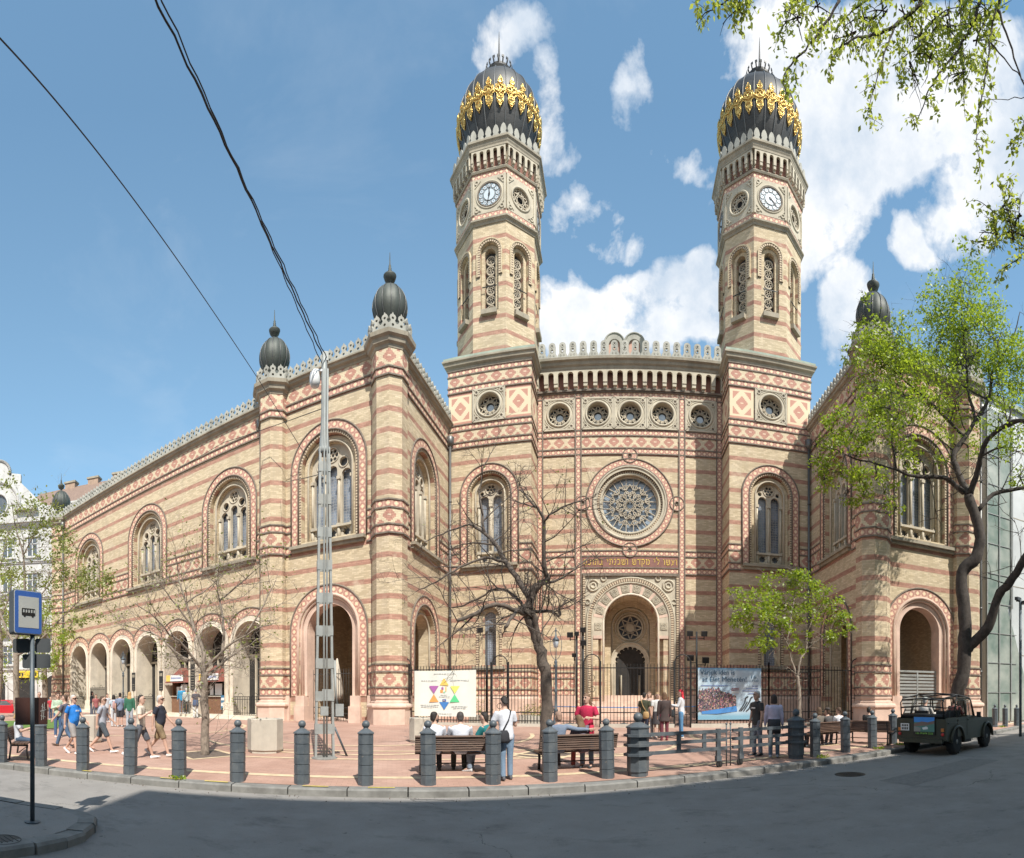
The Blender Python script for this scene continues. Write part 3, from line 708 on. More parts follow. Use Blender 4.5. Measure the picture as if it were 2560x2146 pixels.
for s0, s1 in ((-5.26, -4.91), (-2.83, -2.48), (3.66, 4.02), (6.05, 6.40)):
    d.box(fc, s0, s1, 1.0, 20.74, 0, .045, K('dot_band_small'), True)
    for s in (s0, s1): d.box(fc, s-.035, s+.035, 1.0, 20.74, 0, .09, K('moulding_dark'))
# scrolls that tie the ring to the frame
d.ringband(fc, AX, RZ, 2.36, 2.72, 0, .055, K('dot_band_small'))
d.ringtube(fc, AX, RZ, 2.75, .06, .045, K('moulding_dark'), 56); d.ringtube(fc, AX, RZ, 2.33, .06, .05, K('moulding_dark'), 56)
for ang in (0, pi/2, pi, 3*pi/2):
    L = 2.95; q = ang; px, pz = AX+L*cos(q), RZ+L*sin(q)
    d.ringband(fc, px, pz, .13, .44, 0, .065, K('dot_band_small'), 24); d.ringtube(fc, px, pz, .45, .065, .035, K('moulding_dark'), 24); d.ringtube(fc, px, pz, .12, .065, .03, K('moulding_dark'), 14)
d.ringband(fc, AX, RZ, 2.06, 2.28, -.04, .05, K('panel_stone')); d.ringband(fc, AX, RZ, 1.92, 2.06, -.22, -.12, K('bead_moulding')); d.ringtube(fc, AX, RZ, 2.26, .05, .07, K('panel_stone'), 56); d.ringtube(fc, AX, RZ, 1.86, -.16, .09, K('panel_stone'), 56)
d.build('facade_bands', SYN)
rw = DB(); rw.plate(fc, [circ(AX, RZ, RR+.03, 48)], -.62, -.58, K('rose_glass')); ro = rw.build('rose_window', SYN)
rt = DB(); T = K('tracery_stone'); A0, A1 = -.46, -.36
for i in range(6):
    q = pi*i/6
    for o in (-.13*RR, .13*RR):
        L = sqrt(RR*RR-o*o)*.99; c_, s_ = cos(q), sin(q)
        bar(rt, fc, (AX-L*c_-o*s_, RZ-L*s_+o*c_), (AX+L*c_-o*s_, RZ+L*s_+o*c_), .042, A0, A1, T)
star(rt, fc, AX, RZ, RR*.74, 6, 2, .04, A0, A1, T, pi/2); star(rt, fc, AX, RZ, RR*.74, 6, 2, .04, A0, A1, T, 0)
star(rt, fc, AX, RZ, RR*.70, 12, 1, .04, A0, A1, T, pi/12)
rt.ringtube(fc, AX, RZ, RR-.02, -.40, .08, T, 48)
rt.build('tracery', ro)
for x in (-3.87, -1.44, AX+.02, 2.62, 5.04):
    o = DB(); oculus(fc, x, 19.37, 1.0, .70, o); o.build('oculus_window', SYN)
# inscription, corbels, parapet
ib = DB(); ib.box(fc, -2.45, 3.63, 9.76, 10.42, 0, .04, K('inscription_red')); io = ib.build('inscription_panel', SYN)
def hebrew(mb, fr, body, s0, s1, zb, h, d, mat):
    """letters drawn as thick-topped strokes; body in reading order, set from the right"""
    G = {  # strokes in a unit box (x from the letter's left), w = width
     'ו': (.30, [((.22,0),(.22,1)),((.02,1),(.22,1))]), 'י': (.28, [((.2,.5),(.2,1)),((.02,1),(.2,1))]),
     'ע': (.75, [((.12,1),(.45,.12)),((.62,1),(.55,.35)),((.55,.35),(.08,-.08))]), 'ש': (.88, [((.08,1),(.08,.0)),((.08,.0),(.78,.0)),((.78,.0),(.78,1)),((.43,1),(.43,.45)),((.43,.45),(.1,.3))]),
     'ל': (.66, [((.08,1.45),(.08,.95)),((.08,.95),(.60,.95)),((.60,.95),(.60,.55)),((.60,.55),(.30,0))]), 'מ': (.80, [((.10,0),(.16,.75)),((.02,1),(.30,.80)),((.30,.80),(.70,1)),((.70,1),(.70,0)),((.70,0),(.40,0))]),
     'ק': (.74, [((.05,1),(.66,1)),((.66,1),(.60,.25)),((.60,.25),(.42,.1)),((.10,.66),(.10,-.42))]), 'ד': (.66, [((.02,1),(.64,1)),((.52,1),(.52,0))]),
     'כ': (.66, [((.05,1),(.55,1)),((.55,1),(.55,0)),((.55,0),(.05,0))]), 'נ': (.46, [((.10,1),(.36,1)),((.36,1),(.36,0)),((.36,0),(.05,0))]),
     'ת': (.80, [((.02,1),(.70,1)),((.70,1),(.70,0)),((.20,1),(.20,.08)),((.20,.0),(.04,0))]), 'ב': (.68, [((.05,1),(.52,1)),((.52,1),(.52,0)),((.02,0),(.68,0))]),
     'ם': (.72, [((.06,1),(.64,1)),((.64,1),(.64,0)),((.64,0),(.08,0)),((.08,0),(.08,1))]), ' ': (.42, [])}
    tot = sum(G[c][0]+.26 for c in body); k = (s1-s0)/tot; x = s1
    for c in body:
        w_, st = G[c]; x -= (w_+.13)*k
        for a, b_ in st:
            th = .17 if abs(a[1]-b_[1]) < .3 else .11
            ex = (b_[0]-a[0], b_[1]-a[1]); L = hypot(*ex) or 1; e = .06/L
            bar(mb, fr, (x+(a[0]-ex[0]*e)*k, zb+(a[1]-ex[1]*e)*h), (x+(b_[0]+ex[0]*e)*k, zb+(b_[1]+ex[1]*e)*h), th*h, d, d+.02, mat)
        x -= .13*k
hl = DB(); hebrew(hl, fc, 'ועשו לי מקדש ושכנתי בתוכם', -2.36, 3.56, 9.93, .31, .04, K('gold_letter')); hl.build('gold_lettering', io)
cb = DB(); corbels(cb, fc, -5.26, 6.40, 19, 20.82, 21.96, .42); hm(cb, fc, -5.26, 6.4, 20.79, .12, .2); hm(cb, fc, -5.26, 6.4, 20.68, .06, .12)
cb.cornice([(-5.26, YC-.42), (6.40, YC-.42)], [(-.4, 21.94), (.03, 21.94), (.05, 22.08), (.16, 22.16), (.20, 22.32), (.34, 22.38), (.36, 22.52), (.0, 22.56), (-.4, 22.58)], K('cornice_stone'), False)
cb.build('corbel_table', SYN)
mp = DB(); merlons_round(mp, Fr((0, YC-.70), (0, -1)), -5.20, 6.34, 18, 22.55); mp.build('battlement', SYN)
# twin arched gable feature on the roof ridge
tg = DB(); fg = Fr((0, YC+6), (0, -1)); gx = AX-.30; gz0 = 25.0
for sx in (-.74, .74):
    c = gx+sx; tg.plate(fg, [archloop(c, .74, gz0-2, gz0+2.9), archloop(c, .42, gz0-1.6, gz0+2.75)], -.3, 0, K('merlon_stone')); tg.archtube(fg, c, gz0+2.9, .72, gz0-2, 0, .07, K('merlon_stone'))
    tg.plate(fg, [archloop(c, .44, gz0-1.6, gz0+2.75)], -.2, -.16, K('dot_band'))
tg.build('roof_gable', SYN)
rf = DB(); rf.prism([(-5.3, YC+.3), (6.4, YC+.3), (6.4, 70), (-5.3, 70)], 21.5, 22.2, K('copper_step')); rf.build('roof', SYN)
# portal
p = DB(); pc, pz = AX+.06, 6.35
p.plate(fc, [rect(pc-2.95, pc+2.95, 1.0, 9.28), archloop(pc, 2.72, 1.02, pz)], .002, .03, K('panel_stone'))
for sx in (-1, 1): p.ringtube(fc, pc+sx*2.35, 8.62, .34, .06, .06, K('panel_stone'), 20); p.ringtube(fc, pc+sx*2.35, 8.62, .16, .06, .05, K('panel_stone'), 14); p.ringtube(fc, pc+sx*2.7, 7.6, .16, .06, .05, K('panel_stone'), 14); p.ringtube(fc, pc+sx*1.7, 9.05, .15, .06, .05, K('panel_stone'), 14)
p.archband(fc, pc, pz, 2.50, 2.68, 1.2, 0, .14, K('bead_moulding')); p.archtube(fc, pc, pz, 2.74, 1.2, .08, .07, K('panel_stone')); p.archtube(fc, pc, pz, 2.44, 1.2, .06, .07, K('panel_stone'))
for s in (-2.92, 2.92): p.box(fc, pc+s-.07, pc+s+.07, 1.2, 9.28, 0, .14, K('bead_moulding'), True)
hm(p, fc, pc-3.0, pc+3.0, 9.26, .12, .16)
p.archband(fc, pc, pz, 1.72, 2.40, pz-.9, .0, .05, K('tracery_stone'))
for i in range(10):      # carved squares between pink voussoirs
    q = pi*(i-.0)/9; a = (pc+2.05*cos(q), pz+2.05*sin(q))
    if i in (0, 9): a = (a[0], a[1]-.30)
    rot = q-pi/2 if i not in (0, 9) else 0
    loop = [(a[0]+x*cos(rot)-y*sin(rot), a[1]+x*sin(rot)+y*cos(rot)) for x, y in ((-.24, -.24), (.24, -.24), (.24, .24), (-.24, .24))]
    p.plate(fc, [loop], .05, .07, K('cornice_stone'))
    for rr in (.20, .11): p.ringtube(fc, a[0], a[1], rr, .075, .022, K('panel_stone'), 14, 4)
    for k_ in range(4):
        qq = rot+pi/4+k_*pi/2; p.ringtube(fc, a[0]+.2*cos(qq), a[1]+.2*sin(qq), .05, .075, .018, K('panel_stone'), 8, 4)
for i in range(9):
    q = pi*(i+.5)/9
    p.plate(fc, [[(pc+r*cos(q+e), pz+r*sin(q+e)) for r, e in ((1.76, -.045), (2.36, -.035), (2.36, .035), (1.76, .045))]], .05, .062, K('pink_stone'))
for sx in (-1, 1): p.box(fc, pc+sx*2.05-.30, pc+sx*2.05+.30, pz-1.05, pz-.86, .0, .055, K('pink_stone'))
p.archtube(fc, pc, pz, 1.72, 1.3, .03, .07, K('lime_stone'))
p.box(fc, pc-2.4, pc+2.4, 1.0, 1.75, -.30, -.26, K('pink_stone'))
po = p.build('portal', SYN)
n = DB(); reveal(n, fc, pc, pz, 1.70, 1.3, -2.3, -.3, 'striped_brick')
n.archband(fc, pc, pz, 1.30, 1.70, 1.3, -2.32, -2.0, K('plain_brick')); n.plate(fc, [archloop(pc, 1.72, .9, pz), circ(pc, 6.28, .80, 36)], -2.6, -2.3, K('plain_brick'))
n.archtube(fc, pc, pz, 1.22, 1.35, -2.28, .06, K('panel_stone'))
n.ringtube(fc, pc, 6.28, .84, -2.28, .07, K('panel_stone'), 32); n.ringtube(fc, pc, 6.28, 1.02, -2.28, .05, K('panel_stone'), 32)
n.plate(fc, [circ(pc, 6.28, .82, 32)], -2.62, -2.58, K('oculus_glass')); star(n, fc, pc, 6.28, .80, 8, 3, .07, -2.5, -2.42, K('tracery_stone'), pi/2); n.plate(fc, [circ(pc, 6.28, .30, 16)], -2.5, -2.42, K('panel_stone'))
lob = [(pc-.98, 1.36), (pc+.98, 1.36), (pc+.98, 4.0)]
nl = 9
for i in range(nl):
    a0, a1 = pi*i/nl, pi*(i+1)/nl; m0 = (a0+a1)/2; cx_, cz_ = pc+.82*cos(m0), 4.0+.82*sin(m0)
    lob += [(cx_+.19*cos(m0+q), cz_+.19*sin(m0+q)) for q in (-1.5, -.9, -.3, .3, .9, 1.5)]
lob += [(pc-.98, 4.0)]
n.plate(fc, [archloop(pc, 1.28, 1.36, 4.0), lob], -2.3, -2.12, K('panel_stone')); n.archtube(fc, pc, 4.0, 1.26, 1.36, -2.1, .06, K('panel_stone'))
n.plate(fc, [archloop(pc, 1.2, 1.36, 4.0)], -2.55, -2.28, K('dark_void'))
for sx in (-.62, .62): n.tube([fc.p(pc+sx*1.0-.0, 1.36, -2.2), fc.p(pc+sx*1.0, 3.1, -2.2)], .07, K('cornice_stone'))
n.build('porch_niche', po)
st = DB()
for i in range(7): st.box(fc, pc-3.4+.12*i, pc+3.4-.12*i, GB, .42+.135*(i+1), -2.4, 3.3-.34*i, K('pink_stone'))
st.build('steps', po)
# ---- towers
def egg(R, zb, zt, n=18, low=.80, mid=.42):
    """onion outline: radius low*R at the bottom, R near the middle, closing at the top"""
    prof = []; h = zt-zb
    for i in range(n+1):
        t = i/n; q = t*1.0
        if q < mid: r = R*(low+(1-low)*sin(q/mid*pi/2))
        else: r = R*max(.05, max(0, cos((q-mid)/(1-mid)*pi/2))**.48)
        prof.append((r, zb+h*q))
    return prof
def tower(x0, x1, hands, lbl):
    cx = (x0+x1)/2; ft = Fr((0, YT), (0, -1)); W = DB()
    zs = 13.86
    op = [(cx, .86, 9.72, zs), (cx, .36, 3.55, 6.45), ('c', cx, 19.19, .68, .04)]
    stepped(ft, rect(x0, x1, GB, 22.0), op, W)
    yb = YT+5.2
    for X, nx in ((x0, -1), (x1, 1)):
        f2 = Fr((X, 0), (nx, 0)); a, b_ = sorted((nx*(YT+.03), nx*yb)); W.plate(f2, [rect(a, b_, GB, 22.0)], -.3, -.002, K('striped_brick'))
    W.prism([(x0+.3, yb-.3), (x1-.3, yb-.3), (x1-.3, yb), (x0+.3, yb)], GB, 22.0, K('plain_brick'))
    to = W.build('tower', SYN); to['label'] = lbl
    B = DB(); poly = [(x0, YT), (x1, YT), (x1, yb), (x0, yb)]
    bandpoly(B, poly, (20.18, 20.52, 21.20, 21.54), True); bandpoly(B, poly, (16.80, 17.14, 17.84, 18.20), True)
    openp = [(x0, yb), (x0, YT), (cx-1.86, YT)], [(cx+1.86, YT), (x1, YT), (x1, yb)]
    for o_ in openp: bandpoly(B, o_, MIDB, False)
    o2 = [(x0, yb), (x0, YT), (cx-.75, YT)], [(cx+.75, YT), (x1, YT), (x1, yb)]
    bandpoly(B, poly, LOWB, True); B.cornice(poly, [(0, GB), (.14, GB), (.14, 1.55), (.05, 1.72), (0, 1.72)], K('pink_stone'))
    for s in (-1, 1): 
        c = cx+s*1.80
        P = [(c-.74, 18.22), (c+.74, 18.22), (c+.74, 20.16), (c-.74, 20.16)]
        L_ = DB(); L_.add([ft.p(a, z, .012) for a, z in P], [(0, 1, 2, 3)], K('lozenge_panel'), [[(a-c, z-19.19) for a, z in P]]); L_.build('lozenge_panel', to)
    for X, nx in ((x0, -1), (x1, 1)):
        f2 = Fr((X, 0), (nx, 0))
        for yc in (YT+1.0,):
            c = nx*yc; P = [(c-.74, 18.22), (c+.74, 18.22), (c+.74, 20.16), (c-.74, 20.16)]
            L_ = DB(); L_.add([f2.p(a, z, .012) for a, z in P], [(0, 1, 2, 3)], K('lozenge_panel'), [[(a-c, z-19.19) for a, z in P]]); L_.build('lozenge_panel', to)
    B.cornice(poly, [(o, 21.54+q*1.5) for o, q in CORN], K('cornice_stone'))
    for i, (e, z) in enumerate(((.26, 22.14), (.06, 22.28), (-.14, 22.42), (-.34, 22.56))): B.prism([(x0-e, YT-e), (x1+e, YT-e), (x1+e, yb+e), (x0-e, yb+e)], z, z+.12, K('copper_step'))
    B.build('tower_bands', to)
    window(to, ft, cx, .86, 9.72, zs, 2, 9.60, .95, False)
    O = DB(); oculus(ft, cx, 19.19, 1.0, .70, O); O.build('oculus_window', to)
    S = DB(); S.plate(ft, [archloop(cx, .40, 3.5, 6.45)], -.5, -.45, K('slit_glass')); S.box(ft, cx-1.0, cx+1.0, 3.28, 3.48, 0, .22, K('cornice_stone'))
    for s in (-1, 1): S.box(ft, cx+s*.72-.08, cx+s*.72+.08, 3.5, 6.5, .0, .05, K('bead_moulding'), True); S.box(ft, cx+s*.52-.08, cx+s*.52+.08, 3.5, 6.5, -.28, .02, K('plain_brick'))
    S.archband(ft, cx, 6.45, .64, .80, 6.45, 0, .05, K('bead_moulding')); S.build('slit_window', to)
    # octagon
    ox, oy, ap = cx, YT+.10+2.49, 2.49
    sh = DB(); sb = DB(); wn = []
    hw = ap*tan(pi/8)
    for i in range(8):
        a = i*pi/4; nx, ny = cos(a), sin(a); f = Fr((ox+nx*ap, oy+ny*ap), (nx, ny)); front = ny < .3
        z0, z1 = 22.1, 34.5
        if front:
            stepped(f, rect(-hw, hw, z0, z1), [(0, .34, 24.9, 28.45), ('c', 0, 31.86, .60, .04)], sh, t1=.26, t2=.6, grow=.22)
            wn.append((f, i))
        else: sh.plate(f, [rect(-hw, hw, z0, z1)], -.3, 0, K('striped_brick'))
    so = sh.build('octagon_shaft', to)
    P8 = octo(ox, oy, ap)
    bb = DB()
    bb.cornice(P8, [(0, 30.10), (.05, 30.10), (.09, 30.22), (.20, 30.30), (.20, 30.40), (0, 30.46)], K('cornice_stone')); bb.cornice(P8, [(0, 30.46), (.035, 30.46), (.035, 30.80), (0, 30.80)], K('dot_band_small'))
    bb.cornice(P8, [(0, 32.92), (.05, 32.92), (.05, 33.22), (0, 33.22)], K('dot_band_small')); bb.cornice(P8, [(0, 33.22), (.12, 33.22), (.16, 33.32), (.10, 33.42), (0, 33.42)], K('cornice_stone'))
    for f, i in wn:
        bb.plate(f, [rect(-hw, hw, 30.80, 32.92), circ(0, 31.86, .62, 32)], .0, .05, K('panel_stone'))
        for s in (-1, 1): bb.box(f, s*(hw-.06)-.06, s*(hw-.06)+.06, 30.80, 32.92, .05, .10, K('panel_stone'))
        corbels(bb, f, -hw-.02, hw+.02, 5, 33.42, 34.45, .30)
    outer = octo(ox, oy, ap+.26)
    bb.cornice(outer, [(-.5, 34.40), (.06, 34.40), (.06, 34.52), (.10, 34.60), (.12, 34.70), (.20, 34.76), (.20, 34.88), (-.6, 34.98)], K('cornice_stone'))
    mm = DB()
    for f, i in wn:
        f3 = Fr((f.o.x+f.n.x*.30, f.o.y+f.n.y*.30), f.n); h3 = (ap+.30)*tan(pi/8)
        for j in range(5):
            c = -h3+2*h3*(j+.5)/5; w_ = h3/5*.86
            mm.plate(f3, [[(c-w_, 34.88), (c+w_, 34.88), (c+w_*1.0, 35.08), (c+w_*.66, 35.15), (c+w_*.92, 35.26), (c+w_*.85, 35.42), (c+w_*.5, 35.60), (c, 35.70), (c-w_*.5, 35.60), (c-w_*.85, 35.42), (c-w_*.92, 35.26), (c-w_*.66, 35.15), (c-w_, 35.08)]], -.06, 0, K('merlon_stone'))
    mm.build('battlement', to)
    for f, i in wn:
        w_ = DB(); w_.plate(f, [archloop(0, .36, 24.9, 28.45)], -.58, -.54, K('oculus_glass'))
        loops = [archloop(0, .36, 24.9, 28.45)]
        w_.archband(f, 0, 28.45, .58, .72, 27.0, 0, .07, K('bead_moulding')); w_.archband(f, 0, 28.45, .72, .80, 27.0, 0, .10, K('plain_brick')); w_.archband(f, 0, 28.45, .34, .54, 24.9, -.24, -.18, K('plain_brick'))
        w_.archtube(f, 0, 28.45, .38, 24.9, -.24, .05, K('tracery_stone'))
        for j in range(6):
            zc = 25.22+j*.60
            w_.ringtube(f, 0, zc+.0, .27, -.42, .045, K('tracery_stone'), 16, 5)
            for q in range(5): w_.ringtube(f, .13*cos(pi/2+2*pi*q/5), zc+.13*sin(pi/2+2*pi*q/5), .08, -.42, .022, K('tracery_stone'), 8, 4)
        w_.box(f, -.48, .48, 24.62, 24.90, -.1, .24, K('cornice_stone'))
        w_.box(f, -.45, .45, 26.35, 26.39, -.02, .02, K('black_iron'))
        w_.build('tower_window', to)
        cz = 31.86
        if i % 2 == 0:
            c_ = DB(); c_.plate(f, [circ(0, cz, .70, 40)], -.05, .06, K('clock_blue')); c_.ringtube(f, 0, cz, .71, .06, .05, K('moulding_dark'), 40); c_.ringtube(f, 0, cz, .80, .05, .05, K('panel_stone'), 36)
            c_.plate(f, [circ(0, cz, .34, 28)], .06, .075, K('clock_white')); c_.ringtube(f, 0, cz, .35, .07, .018, K('moulding_dark'), 28, 4)
            for h in range(12):
                q = pi/2-2*pi*(h+1)/12; px, pz_ = .525*cos(q), cz+.525*sin(q)
                c_.plate(f, [circ(px, pz_, .118, 16)], .06, .07, K('clock_white')); c_.ringtube(f, px, pz_, .125, .07, .014, K('moulding_dark'), 16, 4)
                put_text(c_, f, ['I','II','III','IV','V','VI','VII','VIII','IX','X','XI','XII'][h], px, pz_-.05, .15, .073, K('black_iron'))
            co = c_.build('clock_face', to)
            hd = DB()
            for ang, L, wd in hands:
                q = pi/2-radians(ang); bar(hd, f, (-.12*cos(q), cz-.12*sin(q)), (L*cos(q), cz+L*sin(q)), wd, .085, .10, K('black_iron'))
            hd.plate(f, [circ(0, cz, .06, 12)], .10, .115, K('black_iron')); hd.build('clock_hands', to)
        else:
            c_ = DB(); S_ = K('panel_stone'); c_.plate(f, [circ(0, cz, .66, 32)], -.34, -.30, K('oculus_glass')); c_.ringtube(f, 0, cz, .66, .05, .07, S_, 36); c_.ringband(f, 0, cz, .62, .63, -.3, .05, S_, 32)
            star(c_, f, 0, cz, .60, 6, 2, .055, -.10, -.03, K('tracery_stone')); c_.ringtube(f, 0, cz, .22, -.06, .025, K('tracery_stone'), 20); c_.ringtube(f, 0, cz, .60, -.06, .04, K('tracery_stone'), 30)
            for q in range(6): bar(c_, f, (.33*cos(q*pi/3), cz+.33*sin(q*pi/3)), (.6*cos(q*pi/3), cz+.6*sin(q*pi/3)), .04, -.10, -.04, K('tracery_stone'))
            c_.build('star_window', to)
        k_ = bb
        for sx in (-1, 1):
            for sz in (-1, 1): k_.ringtube(f, sx*hw*.76, cz+sz*.84, .11, .06, .045, K('panel_stone'), 12, 5)
            bar(k_, f, (sx*hw*.52, cz-.92), (sx*hw*.86, cz-.55), .05, .05, .09, K('panel_stone')); bar(k_, f, (sx*hw*.52, cz+.92), (sx*hw*.86, cz+.55), .05, .05, .09, K('panel_stone'))
    bb.build('corbel_gallery', to)
    # dome
    dm = DB(); N = 48; prof = egg(2.68, 34.6, 41.2, 30, .42, .57)
    def rad(z):
        for (r0, z0), (r1, z1) in zip(prof, prof[1:]):
            if z <= z1: return r0+(r1-r0)*(z-z0)/(z1-z0)
        return .1
    prof = [q for q in prof if q[0] > .62]; 
    dm.lathe((ox, oy, 0), prof, N, K('lead_dome'), True)
    do = dm.build('onion_dome', to)
    se = DB()
    for j in range(24):
        q = 2*pi*(j+.5)/24; se.tube([(ox+(r+.015)*cos(q), oy+(r+.015)*sin(q), z) for r, z in prof], .035, K('dome_seam'), 5)
    se.build('dome_ribs', to)
    gd = DB()
    def P(u, v, o=.03):       # u: angle, v: height on the dome
        r = rad(v)+o; return (ox+r*cos(u), oy+r*sin(u), v)
    for j in range(24):
        u0 = 2*pi*j/24; du = pi/24
        # a pierced leaf: rings and lobes following the dome
        out = [(0, 2.1), (.30, 1.82), (.42, 1.62), (.34, 1.42), (.72, 1.40), (.92, 1.16), (.95, .92), (.70, .86), (.52, .74), (.62, .52), (.50, .34), (.25, .22), (0, 0)]
        out = out+[(-x, z) for x, z in out[1:-1][::-1]]
        zb = 37.05
        pts = [P(u0+x*du, zb+z*.82, .045) for x, z in out]; cpt = P(u0, zb+1.1, .06)
        gd.add(pts+[cpt], [(i, (i+1) % len(pts), len(pts)) for i in range(len(pts))], K('gold_leaf'))
        gd.tube(pts, .028, K('gold_leaf'), 4, closed=True)
        for x, z, r in ((0, 1.62, .13), (0, 1.1, .20), (-.5, 1.1, .13), (.5, 1.1, .13), (0, .5, .16), (0, .18, .07)):
            gd.tube([P(u0+x*du+r*cos(q)/2.4, zb+z*.82+r*sin(q), .085) for q in [2*pi*k/9 for k in range(9)]], .030, K('gold_leaf'), 4, closed=True)
    gd.build('gold_ornament', to)
    fn = DB(); fn.lathe((ox, oy, 40.78), [(.66, 0), (.60, .18), (.50, .26), (.50, .5), (.62, .72), (.80, 1.0), (.84, 1.12), (.70, 1.12), (.3, 1.16), (.12, 1.5), (.07, 2.2), (.03, 3.6), (.012, 4.0)], 16, K('lead_dome'))
    for j in range(18):
        q = 2*pi*j/18; c_, s_ = cos(q), sin(q)
        fn.tube([(ox+.80*c_, oy+.80*s_, 41.88), (ox+.90*c_, oy+.90*s_, 42.06), (ox+.85*c_, oy+.85*s_, 42.22)], [.04, .05, .03], K('lead_dome'), 5)
        fn.bx((ox+.86*c_, oy+.86*s_, 42.22), (.15, .05, .13), K('lead_dome'), q+pi/2)
    fn.build('finial_crown', to)
tower(XL, -5.26, ((0, .46, .05), (192, .52, .045)), 'left tower with its clock hands almost upright')
tower(6.40, XR, ((128, .36, .055), (135, .50, .045)), 'right tower whose clock hands point to the lower right')

# ---- corner turrets
def turret(cx, cy, ap=.775, ztop=18.38, low=False, back=False, dz=0.):
    t = DB(); P8 = octo(cx, cy, ap)
    t.cornice(P8, [(0, 1.6), (0, 18.0+dz)], K('striped_brick'))
    bandpoly(t, P8, MIDB, True); bandpoly(t, P8, LOWB, True)
    t.cornice(P8, [(.0, 16.50+dz), (.03, 16.50+dz), (.03, 16.84+dz), (0, 16.84+dz)], K('dot_band')); t.cornice(P8, [(.0, 16.86+dz), (.025, 16.86+dz), (.025, 17.75+dz), (0, 17.75+dz)], K('diamond_band'))
    for z in (16.48+dz, 16.85+dz): t.cornice(P8, [(0, z-.035), (.08, z-.035), (.08, z+.035), (0, z+.035)], K('moulding_dark'))
    to = t.build('corner_turret', SYN)
    b = DB()
    b.cornice(P8, [(.0, 1.72), (.06, 1.70), (.06, 1.58), (.02, 1.55), (.02, 1.47), (.10, 1.44), (.10, 1.36), (.20, 1.34), (.26, 1.26), (.26, 1.18), (.18, 1.12), (.18, GB), (0, GB)][::-1], K('pink_stone'))
    b.build('plinth', to)
    c = DB(); c.cornice(P8, [(0, 17.70+dz), (.05, 17.70+dz), (.08, 17.84+dz), (.20, 17.92+dz), (.24, 18.10+dz), (.36, 18.18+dz), (.38, 18.36+dz), (-.4, 18.50+dz)], K('cornice_stone'))
    c.cornice(P8, [(-.78, 18.40+dz), (-.3, 18.9+dz), (-.2, 18.9+dz), (-.2, 19.1+dz), (-.78, 19.15+dz)], K('patina_dome'))
    for i in range(8):
        a = i*pi/4
        f = Fr((cx+cos(a)*(ap+.22), cy+sin(a)*(ap+.22)), (cos(a), sin(a))); h = (ap+.22)*tan(pi/8)
        merlons_point(c, f, -h, h, .42, 18.44+dz, 0, .76)
    c.build('crown_cornice', to)
    d = DB(); pr = egg(.83, 19.1+dz, 21.15+dz, 22, .50, .48); pr = [q for q in pr if q[0] > .1]
    d.lathe((cx, cy, 0), pr, 48, K('patina_dome'), True, flute=lambda j: 1.0+.05*abs(sin(j*pi/4))-.03)
    d.lathe((cx, cy, 0), [(.50, 18.4+dz), (.44, 18.95+dz), (.56, 19.02+dz), (.56, 19.12+dz), (.45, 19.16+dz)], 20, K('patina_dome'))
    for j in range(12): d.tube([(cx+(r+.006)*cos(pi*j/6), cy+(r+.006)*sin(pi*j/6), z) for r, z in pr], .022, K('dome_seam'), 5)
    d.lathe((cx, cy, 21.0+dz), [(.24, 0), (.12, .10), (.09, .22), (.10, .30), (.24, .40), (.29, .54), (.31, .60), (.31, .64), (.22, .72), (.09, .80), (.07, .86), (.09, .9), (.06, .95), (.08, 1.0), (.05, 1.05), (.065, 1.1), (.03, 1.2), (.012, 1.75)], 16, K('patina_dome'))
    d.build('onion_dome', to)
for x in (-17.5, -10.6, 11.75, 17.35): turret(x, 22.28)
turret(-41.7, 22.5, .8, dz=-.75)

